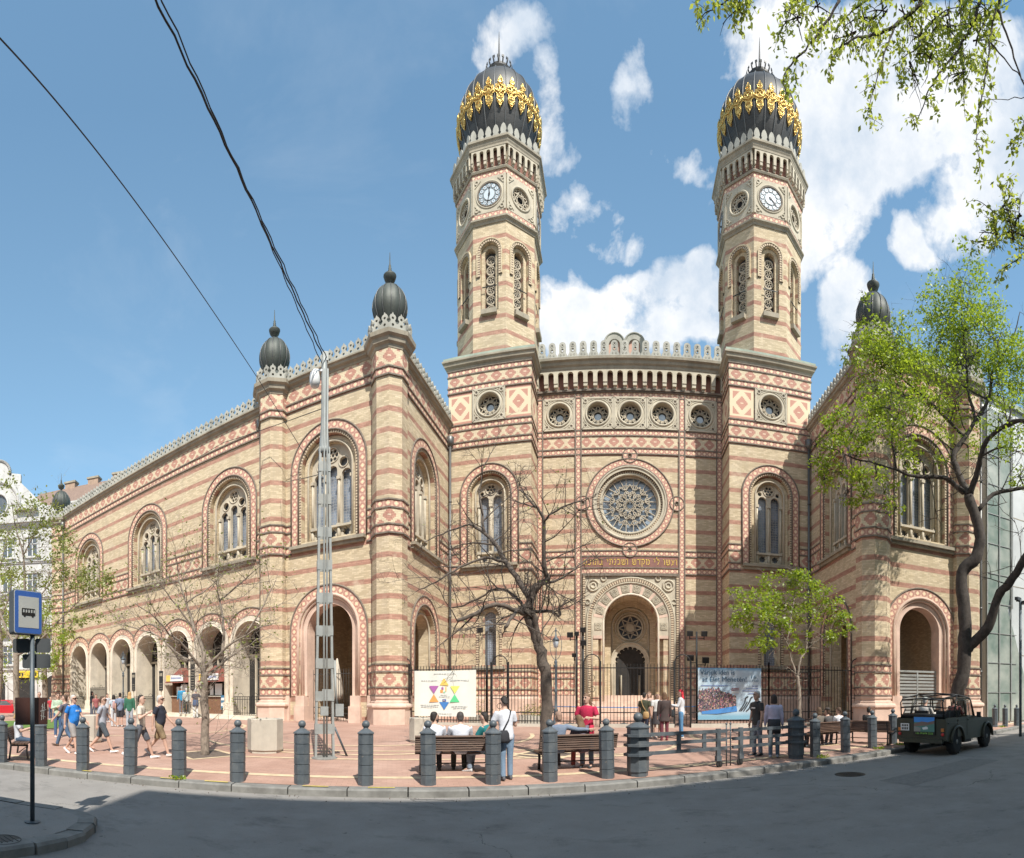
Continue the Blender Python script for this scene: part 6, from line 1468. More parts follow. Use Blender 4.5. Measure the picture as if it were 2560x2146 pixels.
# ------------------------------------------------------------------ ticket kiosks under the arches, railings, plaques
def kiosk(xc, lb):
    fr = F2(0, YW-.0); z = .62; root = wthing('ticket_kiosk', lb, 'kiosk', (xc, YW+.3, z)); D0 = -1.1
    b = MB(); b.box(fr, xc-.95, xc+.95, z, z+1.05, D0, -.35, 0); b.box(fr, xc-1.0, xc+1.0, z+1.05, z+1.10, D0, -.25, 1); b.box(fr, xc-.95, xc-.88, z+1.1, z+2.0, D0, -.4, 0); b.box(fr, xc+.88, xc+.95, z+1.1, z+2.0, D0, -.4, 0); b.box(fr, xc-.95, xc+.95, z+1.1, z+2.0, D0, D0+.05, 2); b.build('booth', [MAT['kiosk_wood'], MAT['concrete'], MAT['dark_void']], root)
    s = MB(); s.box(fr, xc-.6, xc-.3, z+1.15, z+1.7, -.5, -.48); s.box(fr, xc-.15, xc+.45, z+1.15, z+1.85, -.5, -.48); s.build('notices', MAT['white_enamel'], root)
    r = MB(); P = [fr.p(xc-1.12, z+1.95, .15), fr.p(xc+1.12, z+1.95, .15), fr.p(xc+1.12, z+2.0, D0), fr.p(xc-1.12, z+2.0, D0), fr.p(xc, z+2.95, -.3), fr.p(xc, z+2.95, -.8)]
    r.add(P, [(0, 1, 4), (1, 2, 5, 4), (2, 3, 5), (3, 0, 4, 5), (3, 2, 1, 0)]); r.build('roof', MAT['kiosk_roof'], root)
    g = MB(); g.box(fr, xc-.9, xc+.75, z+2.05, z+2.45, .14, .17, 0)
    for i in range(9): g.box(fr, xc-.4+i*.115, xc-.33+i*.115, z+2.19, z+2.30, .17, .176, 1)
    g.box(fr, xc-.9, xc-.5, z+2.05, z+2.45, .17, .175, 2); g.build('sign', [MAT['white_enamel'], colmat('print_navy', (.1, .14, .34)), colmat('print_amber', (.8, .52, .12))], root)
kiosk(-25.55, 'red roofed ticket kiosk with two customers standing at its counter'); kiosk(-22.4, 'red roofed ticket kiosk in the arch right behind the slender tree trunk')
q = F2(0, YW); rt_ = MB(); rt_.box(q, -21.75, -21.35, .9, 1.75, -.2, -.17, 0); rt_.box(q, -21.72, -21.38, 1.1, 1.3, -.17, -.165, 1); rt_.box(q, -21.72, -21.38, 1.45, 1.6, -.17, -.165, 1); o = rt_.build('notice_board', [colmat('print_teal', (.05, .17, .29)), MAT['white_enamel']]); tag(o, 'blue poster standing against the counter of the right-hand kiosk', 'poster')
def archrail(xc, lb, h=1.05):
    z = .62; fr = F2(0, YW-.18); root = wthing('arch_railing', lb, 'railing', (xc, YW, z)); m = MB()
    for i in range(17): x = xc-1.05+2.1*i/16; m.box(fr, x-.012, x+.012, z, z+h, -.012, .012)
    for zz in (z+.12, z+h-.15, z+h): m.box(fr, xc-1.08, xc+1.08, zz-.016, zz+.016, -.016, .016)
    for s in (-.55, .55): m.archtube(fr, xc+s, z+h, .2, z+h, 0, .013, 0, 10, 4)
    m.build('bars', MAT['black_iron'], root)
for i, lb in ((0, 'iron railing in the arch next to the corner turret'), (3, 'iron railing in the middle arch of the museum arcade'), (4, 'iron railing in the arch behind the street lantern'), (6, 'iron railing in the last arch on the left')): archrail(arcs[i], lb)
archrail(arcs[5], 'taller scrolled iron gate in the second arch from the left', 1.75)
for i, lb in ((.5, 'dark stone plaque on the pier right of the kiosks'), (1.5, 'tall dark plaque on the pier between the kiosks'), (2.5, 'dark plaque on the pier left of the kiosks'), (3.5, 'dark plaque on the pier beside the middle arch')):
    x = arcs[0]-3.13*i
    if i == .5: continue
    m = MB(); h = 2.0 if i == 1.5 else 1.3; m.box(q, x-.2, x+.2, 2.1, 2.1+h, .05, .08, 0); m.box(q, x-.15, x+.15, 2.1+h-.35, 2.1+h-.15, .08, .085, 1)
    for k_ in range(int(h*5)-3): m.box(q, x-.14, x+.14, 2.2+k_*.16, 2.23+k_*.16, .08, .083, 1)
    o = m.build('plaque', [MAT['eye_dark'], MAT['cornice_stone']]); tag(o, lb, 'plaque', 'memorial plaques')
# barred gates in the side portals, folded parasol, chair
def barredgate(xc, w_, lb, mat='rail_iron', h=3.1, Y=YW+.6):
    fr = F2(0, Y); z = .42; root = wthing('barred_gate', lb, 'gate', (xc, Y, z)); m = MB(); n = int(w_*2/.15)
    for i in range(n+1): x = xc-w_+2*w_*i/n; m.tube([fr.p(x, z, 0), fr.p(x, h, 0)], .012, 0, 5)
    for zz in (.8, 1.1, h-.25): m.box(fr, xc-w_, xc+w_, zz-.02, zz+.02, -.015, .015)
    m.build('bars', MAT[mat], root)
barredgate(-14.05, 1.3, 'tall barred gate inside the left side portal')
def closedgate():
    fr = F2(0, YW+.4); xc = 14.55; root = wthing('steel_gate', 'closed slatted steel gate in the right side portal behind the jeep', 'gate', (xc, YW+.4, .42)); m = MB()
    for i in range(14): m.box(fr, xc-1.15, xc+1.15, .5+i*.17, .61+i*.17, -.02, .02)
    m.build('slats', MAT['mast_paint'], root); f = MB()
    for x in (-1.15, 0, 1.15): f.box(fr, xc+x-.04, xc+x+.04, .42, 3.0, -.035, .035)
    f.box(fr, xc-1.15, xc+1.15, 2.92, 3.02, -.04, .04); f.build('gate_frame', MAT['mast_paint'], root)
closedgate()
def parasol():
    s, c = gdir(843); r = 23.2/c; root = thing('folded_parasol', 'folded cream parasol standing inside the left side portal', 'parasol', (s*r, 23.2, .42)); m = MB(); m.tube([(0, 0, 0), (0, 0, 3.2)], .03, 0, 6); m.build('pole', MAT['rail_iron'], root)
    k = MB(); k.lathe((0, 0, 1.1), [(.10, 0), (.27, .06), (.29, .35), (.23, .9), (.14, 1.5), (.03, 2.15)], 16, 0, True, flute=lambda j: 1+.16*(j % 2)); k.build('canopy', cloth((.50, .44, .36)), root)
parasol()
def rubbish_pot(x, Y, lb, h=.5, col='leaf_mid'):
    s, c = gdir(x); X = s*Y/c; z = gz(X, Y); root = thing('potted_plant', lb, 'potted plant', (X, Y, z)); t = MB(); t.bx((0, 0, .22), (.95, .4, .44)); t.build('trough', MAT['concrete'], root)
    f = MB(); random.seed(int(x))
    for _ in range(260): leafq(f, Vector((random.gauss(0, .28), random.gauss(0, .14), .44+abs(random.gauss(.1, .22))*h/.5)), .05)
    f.build('foliage', MAT[col], root)
def leafq(mb, p, s, drop=0., m=0):
    a = random.uniform(0, 2*pi); t = random.uniform(-.9, .9); d_ = Vector((cos(a)*cos(t), sin(a)*cos(t), sin(t)-drop)); d_.normalize()
    e = d_.cross(Vector((random.uniform(-1, 1), random.uniform(-1, 1), random.uniform(-1, 1))))
    if e.length < 1e-3: e = Vector((1, 0, 0))
    e.normalize(); s *= random.uniform(.7, 1.35)
    mb.add([p, p+d_*s*.55+e*s*.34, p+d_*s*1.25, p+d_*s*.5-e*s*.34], [(0, 1, 2, 3)], m)
rubbish_pot(1324, 24.0, 'trough of young shrubs behind the railing, left of the tree trunk', .6); rubbish_pot(1345, 23.3, 'low trough of green plants behind the railing beside the tree trunk'); rubbish_pot(1200, 23.6, 'tall green shrub behind the railing right of the white banner', 1.1, 'leaf_bright')
# barrier tape and stand inside the forecourt
m = MB(); A_ = at_Y(1370, 1767, 24.5); E2 = at_Y(1760, 1767, 24.5); m.tube([A_, (A_+E2)/2-Vector((0, 0, .05)), E2], .022, 0, 5); tag(m.build('barrier_tape', colmat('print_flagblue', (.06, .22, .52))), 'blue tape strung across the forecourt before the steps', 'tape')
for k_, x in enumerate((1425, 1560, 1700)):
    m = MB(); p = at_Y(x, 1800, 24.5); m.tube([(p.x, p.y, .3), (p.x, p.y, 1.24)], .03, 0, 8); m.lathe((p.x, p.y, .3), [(.18, 0), (.18, .1), (.05, .14)], 12); tag(m.build('tape_post', MAT['sign_back']), ('tape post behind the woman in red', 'tape post before the middle of the steps', 'tape post behind the red-haired woman')[k_], 'tape post', 'tape posts')
# ------------------------------------------------------------------ trees
def smooth_pts(pts, k=4, jit=0.):
    out = []; n = len(pts)
    for i in range(n-1):
        p0, p1, p2, p3 = pts[max(i-1, 0)], pts[i], pts[i+1], pts[min(i+2, n-1)]
        for j in range(k):
            t = j/k; v = .5*((2*p1)+(p2-p0)*t+(2*p0-5*p1+4*p2-p3)*t*t+(3*p1-p0-3*p2+p3)*t**3)
            if jit and (i or j): v = v+Vector((random.gauss(0, jit), random.gauss(0, jit), random.gauss(0, jit)))
            out.append(v)
    return out+[pts[-1]]
class Tree:
    def __init__(s, name, label, base, bark, leaf, seed, cat='tree'):
        random.seed(seed); s.root = wthing(name, label, cat, tuple(base)); s.T = MB(); s.B = MB(); s.L = MB(); s.nodes = []; s.bark = bark; s.leaf = leaf
    def limb(s, pts, r0, r1, mb=None, n=8, k=4, jit=.012, knots=True):
        mb = mb or s.B; P = smooth_pts([Vector(p) for p in pts], k, jit); N = len(P)
        R = [(r0+(r1-r0)*(i/(N-1))**.85)*(1+(random.uniform(-.07, .10) if knots else 0)) for i in range(N)]
        mb.tube(P, R, 0, n)
        for i in range(1, N): s.nodes.append((P[i], R[i], (P[i]-P[i-1]).normalized()))
        return P
    def twig(s, p, d, L, r, depth, leaf=0., ls=.06, droop=.0, spread=.7, up=.0, tips=1.):
        n = 4; P = [p]; q = p; dd = d.copy()
        for i in range(n):
            dd = (dd+Vector((random.gauss(0, .16), random.gauss(0, .16), random.gauss(0, .14)+up-droop))).normalized(); q = q+dd*L/n; P.append(q)
        s.B.tube(P, [r*(1-.62*i/n) for i in range(n+1)], 0, 4 if r > .012 else 3, caps=False)
        if leaf and depth <= 1:
            m = int(leaf*L*random.uniform(.7, 1.3))
            for _ in range(m):
                t = random.random()**.8*n; j = min(int(t), n-1); c = P[j].lerp(P[j+1], t-j); leafq(s.L, c+Vector((random.gauss(0, ls*.6), random.gauss(0, ls*.6), random.gauss(0, ls*.6))), ls, .25)
        if depth > 0:
            for _ in range(random.choice((2, 3, 3, 4))):
                t = random.uniform(.25, 1)*n; j = min(int(t), n-1); c = P[j].lerp(P[j+1], t-j)
                a = Vector((random.gauss(0, 1), random.gauss(0, 1), random.gauss(0, 1))); a = (dd*(1-spread*.5)+a.normalized()*spread).normalized()
                s.twig(c, a, L*random.uniform(.45, .75), r*.55, depth-1, leaf, ls, droop, spread, up)
    def spawn(s, every, L, r, depth, leaf=0, ls=.06, minr=0, maxr=9, droop=0, up=.03, spread=.75):
        for p, R, d in list(s.nodes):
            if minr <= R <= maxr and random.random() < every:
                a = Vector((random.gauss(0, 1), random.gauss(0, 1), random.gauss(.25, .8))).normalized(); a = (a-d*a.dot(d)*.5+d*.45).normalized()
                s.twig(p, a, L*random.uniform(.6, 1.25), min(r, R*.6), depth, leaf, ls, droop, spread, up)
    def clump(s, c, rad, count, ls, twigs=6, droop=.05, flat=.8, join=True):
        c = Vector(c)
        if join and s.nodes:
            p, R, d = min(s.nodes, key=lambda q: (q[0]-c).length)
            mid = p.lerp(c, .5)+Vector((random.gauss(0, .12), random.gauss(0, .12), random.uniform(0, .25)))*(c-p).length
            s.limb([p, mid, c], min(R*.7, .055), .012, n=5, k=3)
        for _ in range(twigs):
            d = Vector((random.gauss(0, 1), random.gauss(0, 1), random.gauss(.1, .8))).normalized()
            s.twig(c-d*rad*.2, d, rad*random.uniform(.8, 1.3), .012, 1, 0, ls, droop)
        subs = [c+Vector((random.gauss(0, .5), random.gauss(0, .5), random.gauss(0, .5*flat)))*rad for _ in range(max(3, count//45))]
        for _ in range(count):
            q = random.choice(subs); leafq(s.L, q+Vector((random.gauss(0, .20), random.gauss(0, .20), random.gauss(0, .16)))*rad, ls, .3)
    def done(s):
        s.T.build('trunk', MAT[s.bark], s.root); s.B.build('branches', MAT[s.bark], s.root)
        if s.L.v: s.L.build('crown', MAT[s.leaf], s.root)
def PX(r, *pts):
    """photo rows to points at about distance r (a third number changes the distance)"""
    return [at_r(p[0], p[1], r+(p[2] if len(p) > 2 else 0)) for p in pts]
# bare brown tree in the middle
p = ground(1362, 1888); r = hypot(p.x, p.y)
t = Tree('bare_tree', 'leafless brown tree with a forked leaning trunk in front of the left tower', p, 'bark_brown', 'leaf_bud', 11)
t.limb([p-Vector((0, 0, .1))]+PX(r, (1366, 1800), (1366, 1700), (1354, 1645), (1341, 1594), (1320, 1543), (1319, 1515)), .165, .115, t.T, 12)
t.limb(PX(r, (1364, 1660), (1344, 1580, -.1), (1334, 1540, -.15), (1332, 1530, -.18)), .07, .06, t.T, 8)
for pts, a, b_ in (((( 1319, 1525), (1332, 1482), (1345, 1460)), .12, .10), (((1325, 1495), (1300, 1455, .2), (1266, 1407, .5), (1239, 1363, .8), (1211, 1332, 1.0), (1174, 1311, 1.2)), .095, .035), (((1345, 1460), (1370, 1448, -.1), (1360, 1407, -.3), (1360, 1304, -.5), (1336, 1264, -.6), (1300, 1225, -.4)), .08, .02),
    (((1211, 1332, 1.0), (1205, 1274, 1.1), (1199, 1230, 1.3), (1208, 1175, 1.4), (1229, 1131, 1.6)), .04, .012), (((1319, 1535), (1300, 1532, -.3), (1259, 1516, -.6), (1222, 1516, -.8), (1177, 1540, -1.0), (1143, 1553, -1.1)), .07, .04), (((1312, 1530), (1283, 1485, .5), (1235, 1475, .9), (1191, 1502, 1.2), (1130, 1520, 1.5)), .05, .018),
    (((1325, 1530), (1375, 1530, .3), (1400, 1541, .5), (1399, 1518, .6), (1420, 1500, .8)), .05, .02), (((1345, 1460), (1395, 1450, .6), (1440, 1420, 1.0), (1475, 1390, 1.3)), .045, .012), (((1266, 1407, .5), (1215, 1395, .2), (1150, 1420, -.1), (1090, 1455, -.4), (1040, 1480, -.5)), .045, .010),
    (((1174, 1311, 1.2), (1120, 1330, 1.5), (1075, 1350, 1.6), (1040, 1380, 1.7)), .03, .008), (((1360, 1304, -.5), (1400, 1270, -.7), (1450, 1255, -.9), (1490, 1240, -1)), .03, .008), (((1300, 1520), (1280, 1545, -.9), (1262, 1570, -1.2)), .045, .035), (((1239, 1363, .8), (1160, 1360, 1.2), (1100, 1390, 1.6)), .03, .008)):
    t.limb(PX(r, *pts), a, b_)
t.spawn(.38, 1.15, .020, 3, .9, .055, .007, .12, .02, .02, .75); t.spawn(.26, .8, .012, 2, 2.2, .06, .007, .05, .0, .05); t.done()
# small bare tree on the left
p = ground(512, 1887); r = hypot(p.x, p.y)
t = Tree('budding_tree', 'slender grey tree just coming into bud beside the concrete planter', p, 'bark_grey', 'leaf_bud', 23)
t.limb([p-Vector((0, 0, .1))]+PX(r, (513, 1800), (511, 1720), (511, 1682)), .115, .10, t.T, 10)
for pts, a, b_ in ((((511, 1690), (501, 1670), (479, 1641, -.2), (454, 1611, -.4), (424, 1586, -.6), (388, 1545, -.8), (338, 1509, -1)), .05, .010), (((511, 1690), (506, 1618, .1), (484, 1568, .3), (466, 1507, .5), (447, 1457, .7), (444, 1413, .8)), .065, .012), (((511, 1690), (516, 1668), (556, 1629, -.3), (615, 1586, -.6), (684, 1559, -.9)), .06, .010),
    (((556, 1640, -.3), (559, 1559, -.2), (549, 1502, .2), (543, 1457, .4), (547, 1418, .6)), .045, .010), (((515, 1695), (565, 1650, .4), (615, 1618, .8), (660, 1590, 1.1)), .04, .010), (((466, 1507, .5), (520, 1470, .9), (560, 1430, 1.2)), .03, .008), (((501, 1660), (450, 1640, .6), (395, 1590, 1.0), (330, 1570, 1.3), (290, 1560, 1.5)), .04, .008),
    (((549, 1502, .2), (600, 1460, 0), (650, 1415, -.3)), .03, .008), (((484, 1568, .3), (430, 1500, .1), (390, 1450, -.2)), .03, .008), (((615, 1586, -.6), (660, 1510, -.6), (690, 1450, -.5)), .03, .008)):
    t.limb(PX(r, *pts), a, b_, n=6)
t.spawn(.7, 1.1, .012, 3, 3.0, .06, .007, .2, .01, .05); t.spawn(.4, .7, .010, 1, 9, .055, .007, .03, 0, .06); t.done()
# big tree on the right
s_, c_ = gdir(2398); r = 22.0; p = Vector((s_*r, c_*r, gz(s_*r, c_*r)))
t = Tree('broad_tree', 'large dark forked tree with fresh yellow green leaves behind the jeep', p, 'bark_dark', 'leaf_bright', 31)
t.limb([p-Vector((0, 0, .2))]+PX(r, (2393, 1740), (2408, 1680), (2413, 1600), (2410, 1520), (2405, 1434), (2440, 1395), (2450, 1345), (2437, 1288), (2421, 1240)), .33, .21, t.T, 14)
t.limb(PX(r, (2415, 1625), (2432, 1608), (2471, 1567, -.3), (2495, 1492, -.6), (2523, 1458, -.9), (2560, 1400, -1.3), (2600, 1330, -1.8), (2620, 1240, -2)), .24, .13, t.T, 12)
for pts, a, b_ in ((((2421, 1240), (2400, 1192, .3), (2384, 1141, .6), (2412, 1095, .9), (2440, 1050, 1.1), (2470, 1000, 1.2), (2480, 930, 1.3)), .17, .06), (((2425, 1236), (2444, 1178, -.4), (2452, 1141, -.7), (2470, 1100, -1.0), (2520, 1060, -1.5), (2570, 1050, -1.9)), .14, .07), (((2410, 1232), (2369, 1199, -.5), (2335, 1192, -.9), (2284, 1192, -1.4), (2240, 1175, -1.9), (2190, 1160, -2.3), (2120, 1140, -2.6)), .12, .025),
    (((2447, 1275), (2485, 1236, .5), (2560, 1219, 1.0), (2620, 1200, 1.3)), .10, .06), (((2440, 1050, 1.1), (2420, 980, 1.5), (2415, 900, 1.7), (2405, 800, 1.9), (2402, 700, 2.0)), .08, .015), (((2412, 1095, .9), (2330, 1010, .2), (2270, 960, -.3), (2210, 900, -.8)), .08, .018), (((2240, 1175, -1.9), (2230, 1090, -2.2), (2250, 1020, -2.4)), .05, .012), (((2480, 930, 1.3), (2530, 850, 1.5), (2550, 780, 1.6)), .06, .015),
    (((2470, 1000, 1.2), (2400, 960, 2.2), (2350, 900, 2.8)), .05, .015), (((2452, 1141, -.7), (2500, 1120, -1.5), (2545, 1120, -2.2)), .05, .015)):
    t.limb(PX(r, *pts), a, b_, n=8)
t.spawn(.35, 1.6, .03, 2, .6, .08, .012, .2, .02, .05)
for x, y, q, rad, cnt in ((2401, 705, 2, .9, 260), (2385, 750, 2, 1.0, 420), (2420, 770, 1.9, 1.1, 480), (2370, 800, 2.2, 1.1, 420), (2440, 810, 1.6, 1.1, 480), (2475, 830, 1.3, 1.0, 380), (2400, 840, 1.9, 1.3, 520), (2350, 850, 2.4, 1.0, 380), (2450, 880, 1.5, 1.3, 480), (2330, 900, 2.4, 1.1, 380), (2390, 910, 1.6, 1.2, 360),
    (2500, 900, 1.3, 1.1, 360), (2530, 860, 1.4, 1.0, 320), (2545, 920, 1.2, 1.0, 320), (2480, 950, 1.2, 1.1, 320), (2210, 835, -.8, .9, 320), (2180, 880, -1, .9, 340), (2235, 870, -.6, 1.0, 420), (2270, 860, -.4, .9, 320), (2200, 920, -.9, 1.0, 380), (2290, 910, -.2, 1.0, 380), (2250, 930, -.6, 1.0, 380), (2320, 960, .3, 1.1, 380), (2190, 970, -1.6, .9, 280), (2260, 990, -2.2, 1.0, 340), (2330, 1010, 0, 1.0, 280),
    (2220, 1020, -2.2, .9, 280), (2390, 1010, 1.0, 1.1, 300), (2280, 1050, -2.4, .8, 200), (2130, 1080, -2.6, .7, 180), (2110, 1040, -2.6, .55, 110), (2080, 1120, -2.8, .7, 170), (2140, 1140, -2.6, .8, 200), (2180, 1100, -2.4, .7, 150), (2050, 1150, -2.8, .5, 90), (2190, 1190, -2.2, .7, 150), (2250, 1130, -2.0, .7, 130), (2150, 1190, -2.4, .55, 90), (2210, 1230, -1.8, .5, 80), (2350, 1100, .4, .9, 150), (2300, 1150, -1.2, .7, 100), (2420, 1120, .8, .8, 120),
    (2530, 1010, -1.2, .9, 180), (2555, 960, 1, .9, 200), (2500, 1050, -1.2, .8, 120), (2540, 1130, -2.2, .8, 110), (2550, 1190, .9, .7, 90), (2560, 1060, -1.9, .8, 130), (2150, 800, -.9, .45, 60), (2160, 750, -.9, .35, 30), (2330, 790, 2.4, .5, 70), (2310, 740, 2.5, .4, 30), (2120, 880, -1, .4, 50), (2100, 1180, -2.6, .7, 110), (2060, 1200, -2.7, .5, 60), (2160, 1240, -2.2, .6, 90), (2120, 1230, -2.3, .5, 70), (2240, 1270, -1.6, .5, 60), (2080, 1080, -2.6, .6, 90), (2040, 1110, -2.8, .5, 60), (2190, 1060, -2.3, .8, 160), (2150, 1010, -1.9, .8, 160)):
    t.clump(at_r(x, y, r+q), rad*1.15, int(cnt*(1.65 if x < 2480 else 2.1)), .105, 6)
t.done()
# young green tree in front of the right tower
s_, c_ = gdir(1993); r = 17.0; p = Vector((s_*r, c_*r, gz(s_*r, c_*r)))
t = Tree('young_tree', 'young tree with thin stems and a light green crown in front of the right tower', p, 'bark_grey', 'leaf_bright', 43)
t.limb([p-Vector((0, 0, .1))]+PX(r, (1999, 1790), (1998, 1720), (1993, 1690)), .07, .05, t.T, 8)
for pts, a, b_ in ((((1993, 1695), (1978, 1650), (1968, 1610, -.3), (1940, 1570, -.6), (1900, 1540, -.8)), .045, .010), (((1993, 1695), (2000, 1655), (2016, 1625, .2), (2018, 1590, .4), (2035, 1540, .6), (2065, 1500, .8)), .045, .010), (((1968, 1610, -.3), (1975, 1560, -.1), (1985, 1500, .2), (1990, 1450, .3)), .03, .008), (((2016, 1625, .2), (2060, 1590, .1), (2110, 1560, -.2)), .025, .007), (((1940, 1570, -.6), (1880, 1560, -.5), (1830, 1530, -.5)), .022, .007)):
    t.limb(PX(r, *pts), a, b_, n=6)
t.spawn(.3, .7, .012, 1, 1.5, .07)
for x, y, q, rad, cnt in ((1975, 1455, .3, .55, 150), (1930, 1475, .3, .6, 190), (2010, 1470, .4, .55, 170), (2050, 1490, .7, .6, 190), (1890, 1500, -.4, .6, 190), (1850, 1530, -.5, .5, 120), (1960, 1510, .1, .6, 210), (2000, 1530, .5, .6, 170), (1920, 1540, -.7, .6, 190), (2080, 1520, .8, .5, 120), (2110, 1545, 0, .4, 80), (1880, 1560, -.5, .5, 130), (1950, 1570, -.5, .5, 130), (2040, 1550, .6, .5, 120), (1905, 1600, -.6, .5, 110), (1970, 1610, -.2, .4, 70), (2060, 1595, .1, .45, 90), (1830, 1490, -.6, .35, 50), (2010, 1600, .3, .4, 60), (1985, 1425, .3, .35, 50), (2125, 1575, -.2, .35, 50), (1935, 1625, -.5, .3, 45)):
    t.clump(at_r(x, y, r+q), rad, int(cnt*2.0), .085, 3)
t.done()
# street trees at the left edge
s_, c_ = gdir(41); r = 30.0; p = Vector((s_*r, c_*r, .4))
t = Tree('street_tree', 'tall street tree at the left edge with sparse pale leaves and a straight grey trunk', p, 'bark_grey', 'leaf_bud', 53)
t.limb([p-Vector((0, 0, .2))]+PX(r, (42, 1780), (40, 1690), (41, 1640), (36, 1610)), .20, .15, t.T, 10)
for pts, a, b_ in ((((36, 1610), (60, 1540, -.5), (62, 1470, -.8), (58, 1390, -1), (40, 1320, -1.2), (30, 1260, -1.3)), .11, .02), (((36, 1610), (10, 1560, .5), (-10, 1480, 1), (5, 1400, 1.3), (20, 1330, 1.5)), .10, .02), (((42, 1640), (90, 1610, -1), (140, 1560, -1.8), (190, 1510, -2.4), (230, 1470, -3)), .09, .015), (((60, 1540, -.5), (110, 1480, -1.2), (150, 1420, -1.8), (180, 1400, -2)), .06, .012), (((58, 1390, -1), (90, 1330, -1.5), (110, 1290, -1.7)), .05, .012), (((140, 1560, -1.8), (200, 1550, -2.6), (270, 1530, -3.2)), .04, .01)):
    t.limb(PX(r, *pts), a, b_, n=6)
t.spawn(.55, 1.9, .02, 2, 1.2, .10, .009, .2, .01, .06)
for x, y, q, rad, cnt in ((30, 1260, -1.3, 1.3, 90), (70, 1290, -1.5, 1.4, 100), (20, 1330, 1.5, 1.5, 110), (110, 1300, -1.7, 1.2, 90), (60, 1360, -1, 1.5, 110), (130, 1340, -2, 1.2, 90), (20, 1420, 1.3, 1.5, 120), (90, 1430, -1.4, 1.5, 110), (150, 1400, -2, 1.2, 80), (170, 1450, -2.2, 1.1, 80), (60, 1490, -.8, 1.4, 110), (10, 1500, 1, 1.5, 110), (110, 1520, -1.5, 1.2, 80), (210, 1440, -3, 1.1, 90), (250, 1470, -3.2, 1.0, 80), (225, 1520, -3, 1.0, 70), (180, 1560, -2.4, .9, 60), (270, 1440, -3.2, .8, 60), (190, 1370, -2.2, .9, 60)):
    t.clump(at_r(x, y, r+q), rad, int(cnt*2.6), .14, 4)
t.done()
s_, c_ = gdir(112); r = 44.0; p = Vector((s_*r, c_*r, .4))
t = Tree('willow_tree', 'drooping bright green willow in front of the white gabled house', p, 'bark_grey', 'leaf_bright', 59)
t.limb([p-Vector((0, 0, .2))]+PX(r, (112, 1700), (108, 1640), (112, 1580), (100, 1540)), .28, .14, t.T, 10)
for x, y in ((60, 1520), (90, 1500), (125, 1530), (30, 1560), (140, 1570), (10, 1540), (80, 1480)): t.limb(PX(r, (108, 1600), ((108+x)/2, (1600+y)/2-20, random.uniform(-1, 1)), (x, y, random.uniform(-2, 2))), .09, .03, n=6)
for x, y, q, rad, cnt in ((60, 1530, 0, 2.0, 200), (95, 1510, 1, 2.0, 220), (125, 1550, -1, 1.7, 200), (30, 1570, 1, 2.0, 220), (140, 1600, -1, 1.3, 160), (110, 1610, 0, 1.7, 200), (100, 1650, 0, 1.5, 190), (135, 1650, -1, 1.2, 160), (10, 1620, 1, 2.0, 200), (85, 1590, 1, 1.8, 180), (0, 1680, 1, 1.6, 140), (120, 1670, -.5, 1.0, 110)):
    t.clump(at_r(x, y, r+q), rad, int(cnt*1.4), .17, 2, .2, 1.3)
t.done()
s_, c_ = gdir(-12); r = 33.0; p = Vector((s_*r, c_*r, .4))
t = Tree('street_tree', 'second street tree cut off by the left edge, its leaves a fuller green', p, 'bark_grey', 'leaf_mid', 61)
t.limb([p-Vector((0, 0, .2))]+PX(r, (0, 1700), (2, 1600), (-6, 1540)), .19, .12, t.T, 10)
t.limb(PX(r, (-6, 1560), (20, 1500), (30, 1440)), .1, .03); t.spawn(.4, 1.5, .02, 2, 3, .12)
for x, y, rad, cnt in ((0, 1480, 1.6, 160), (30, 1540, 1.4, 140), (0, 1580, 1.5, 160), (20, 1640, 1.3, 150), (5, 1690, 1.2, 140), (15, 1430, 1.3, 110)): t.clump(at_r(x, y, r), rad, cnt, .16, 2)
t.done()
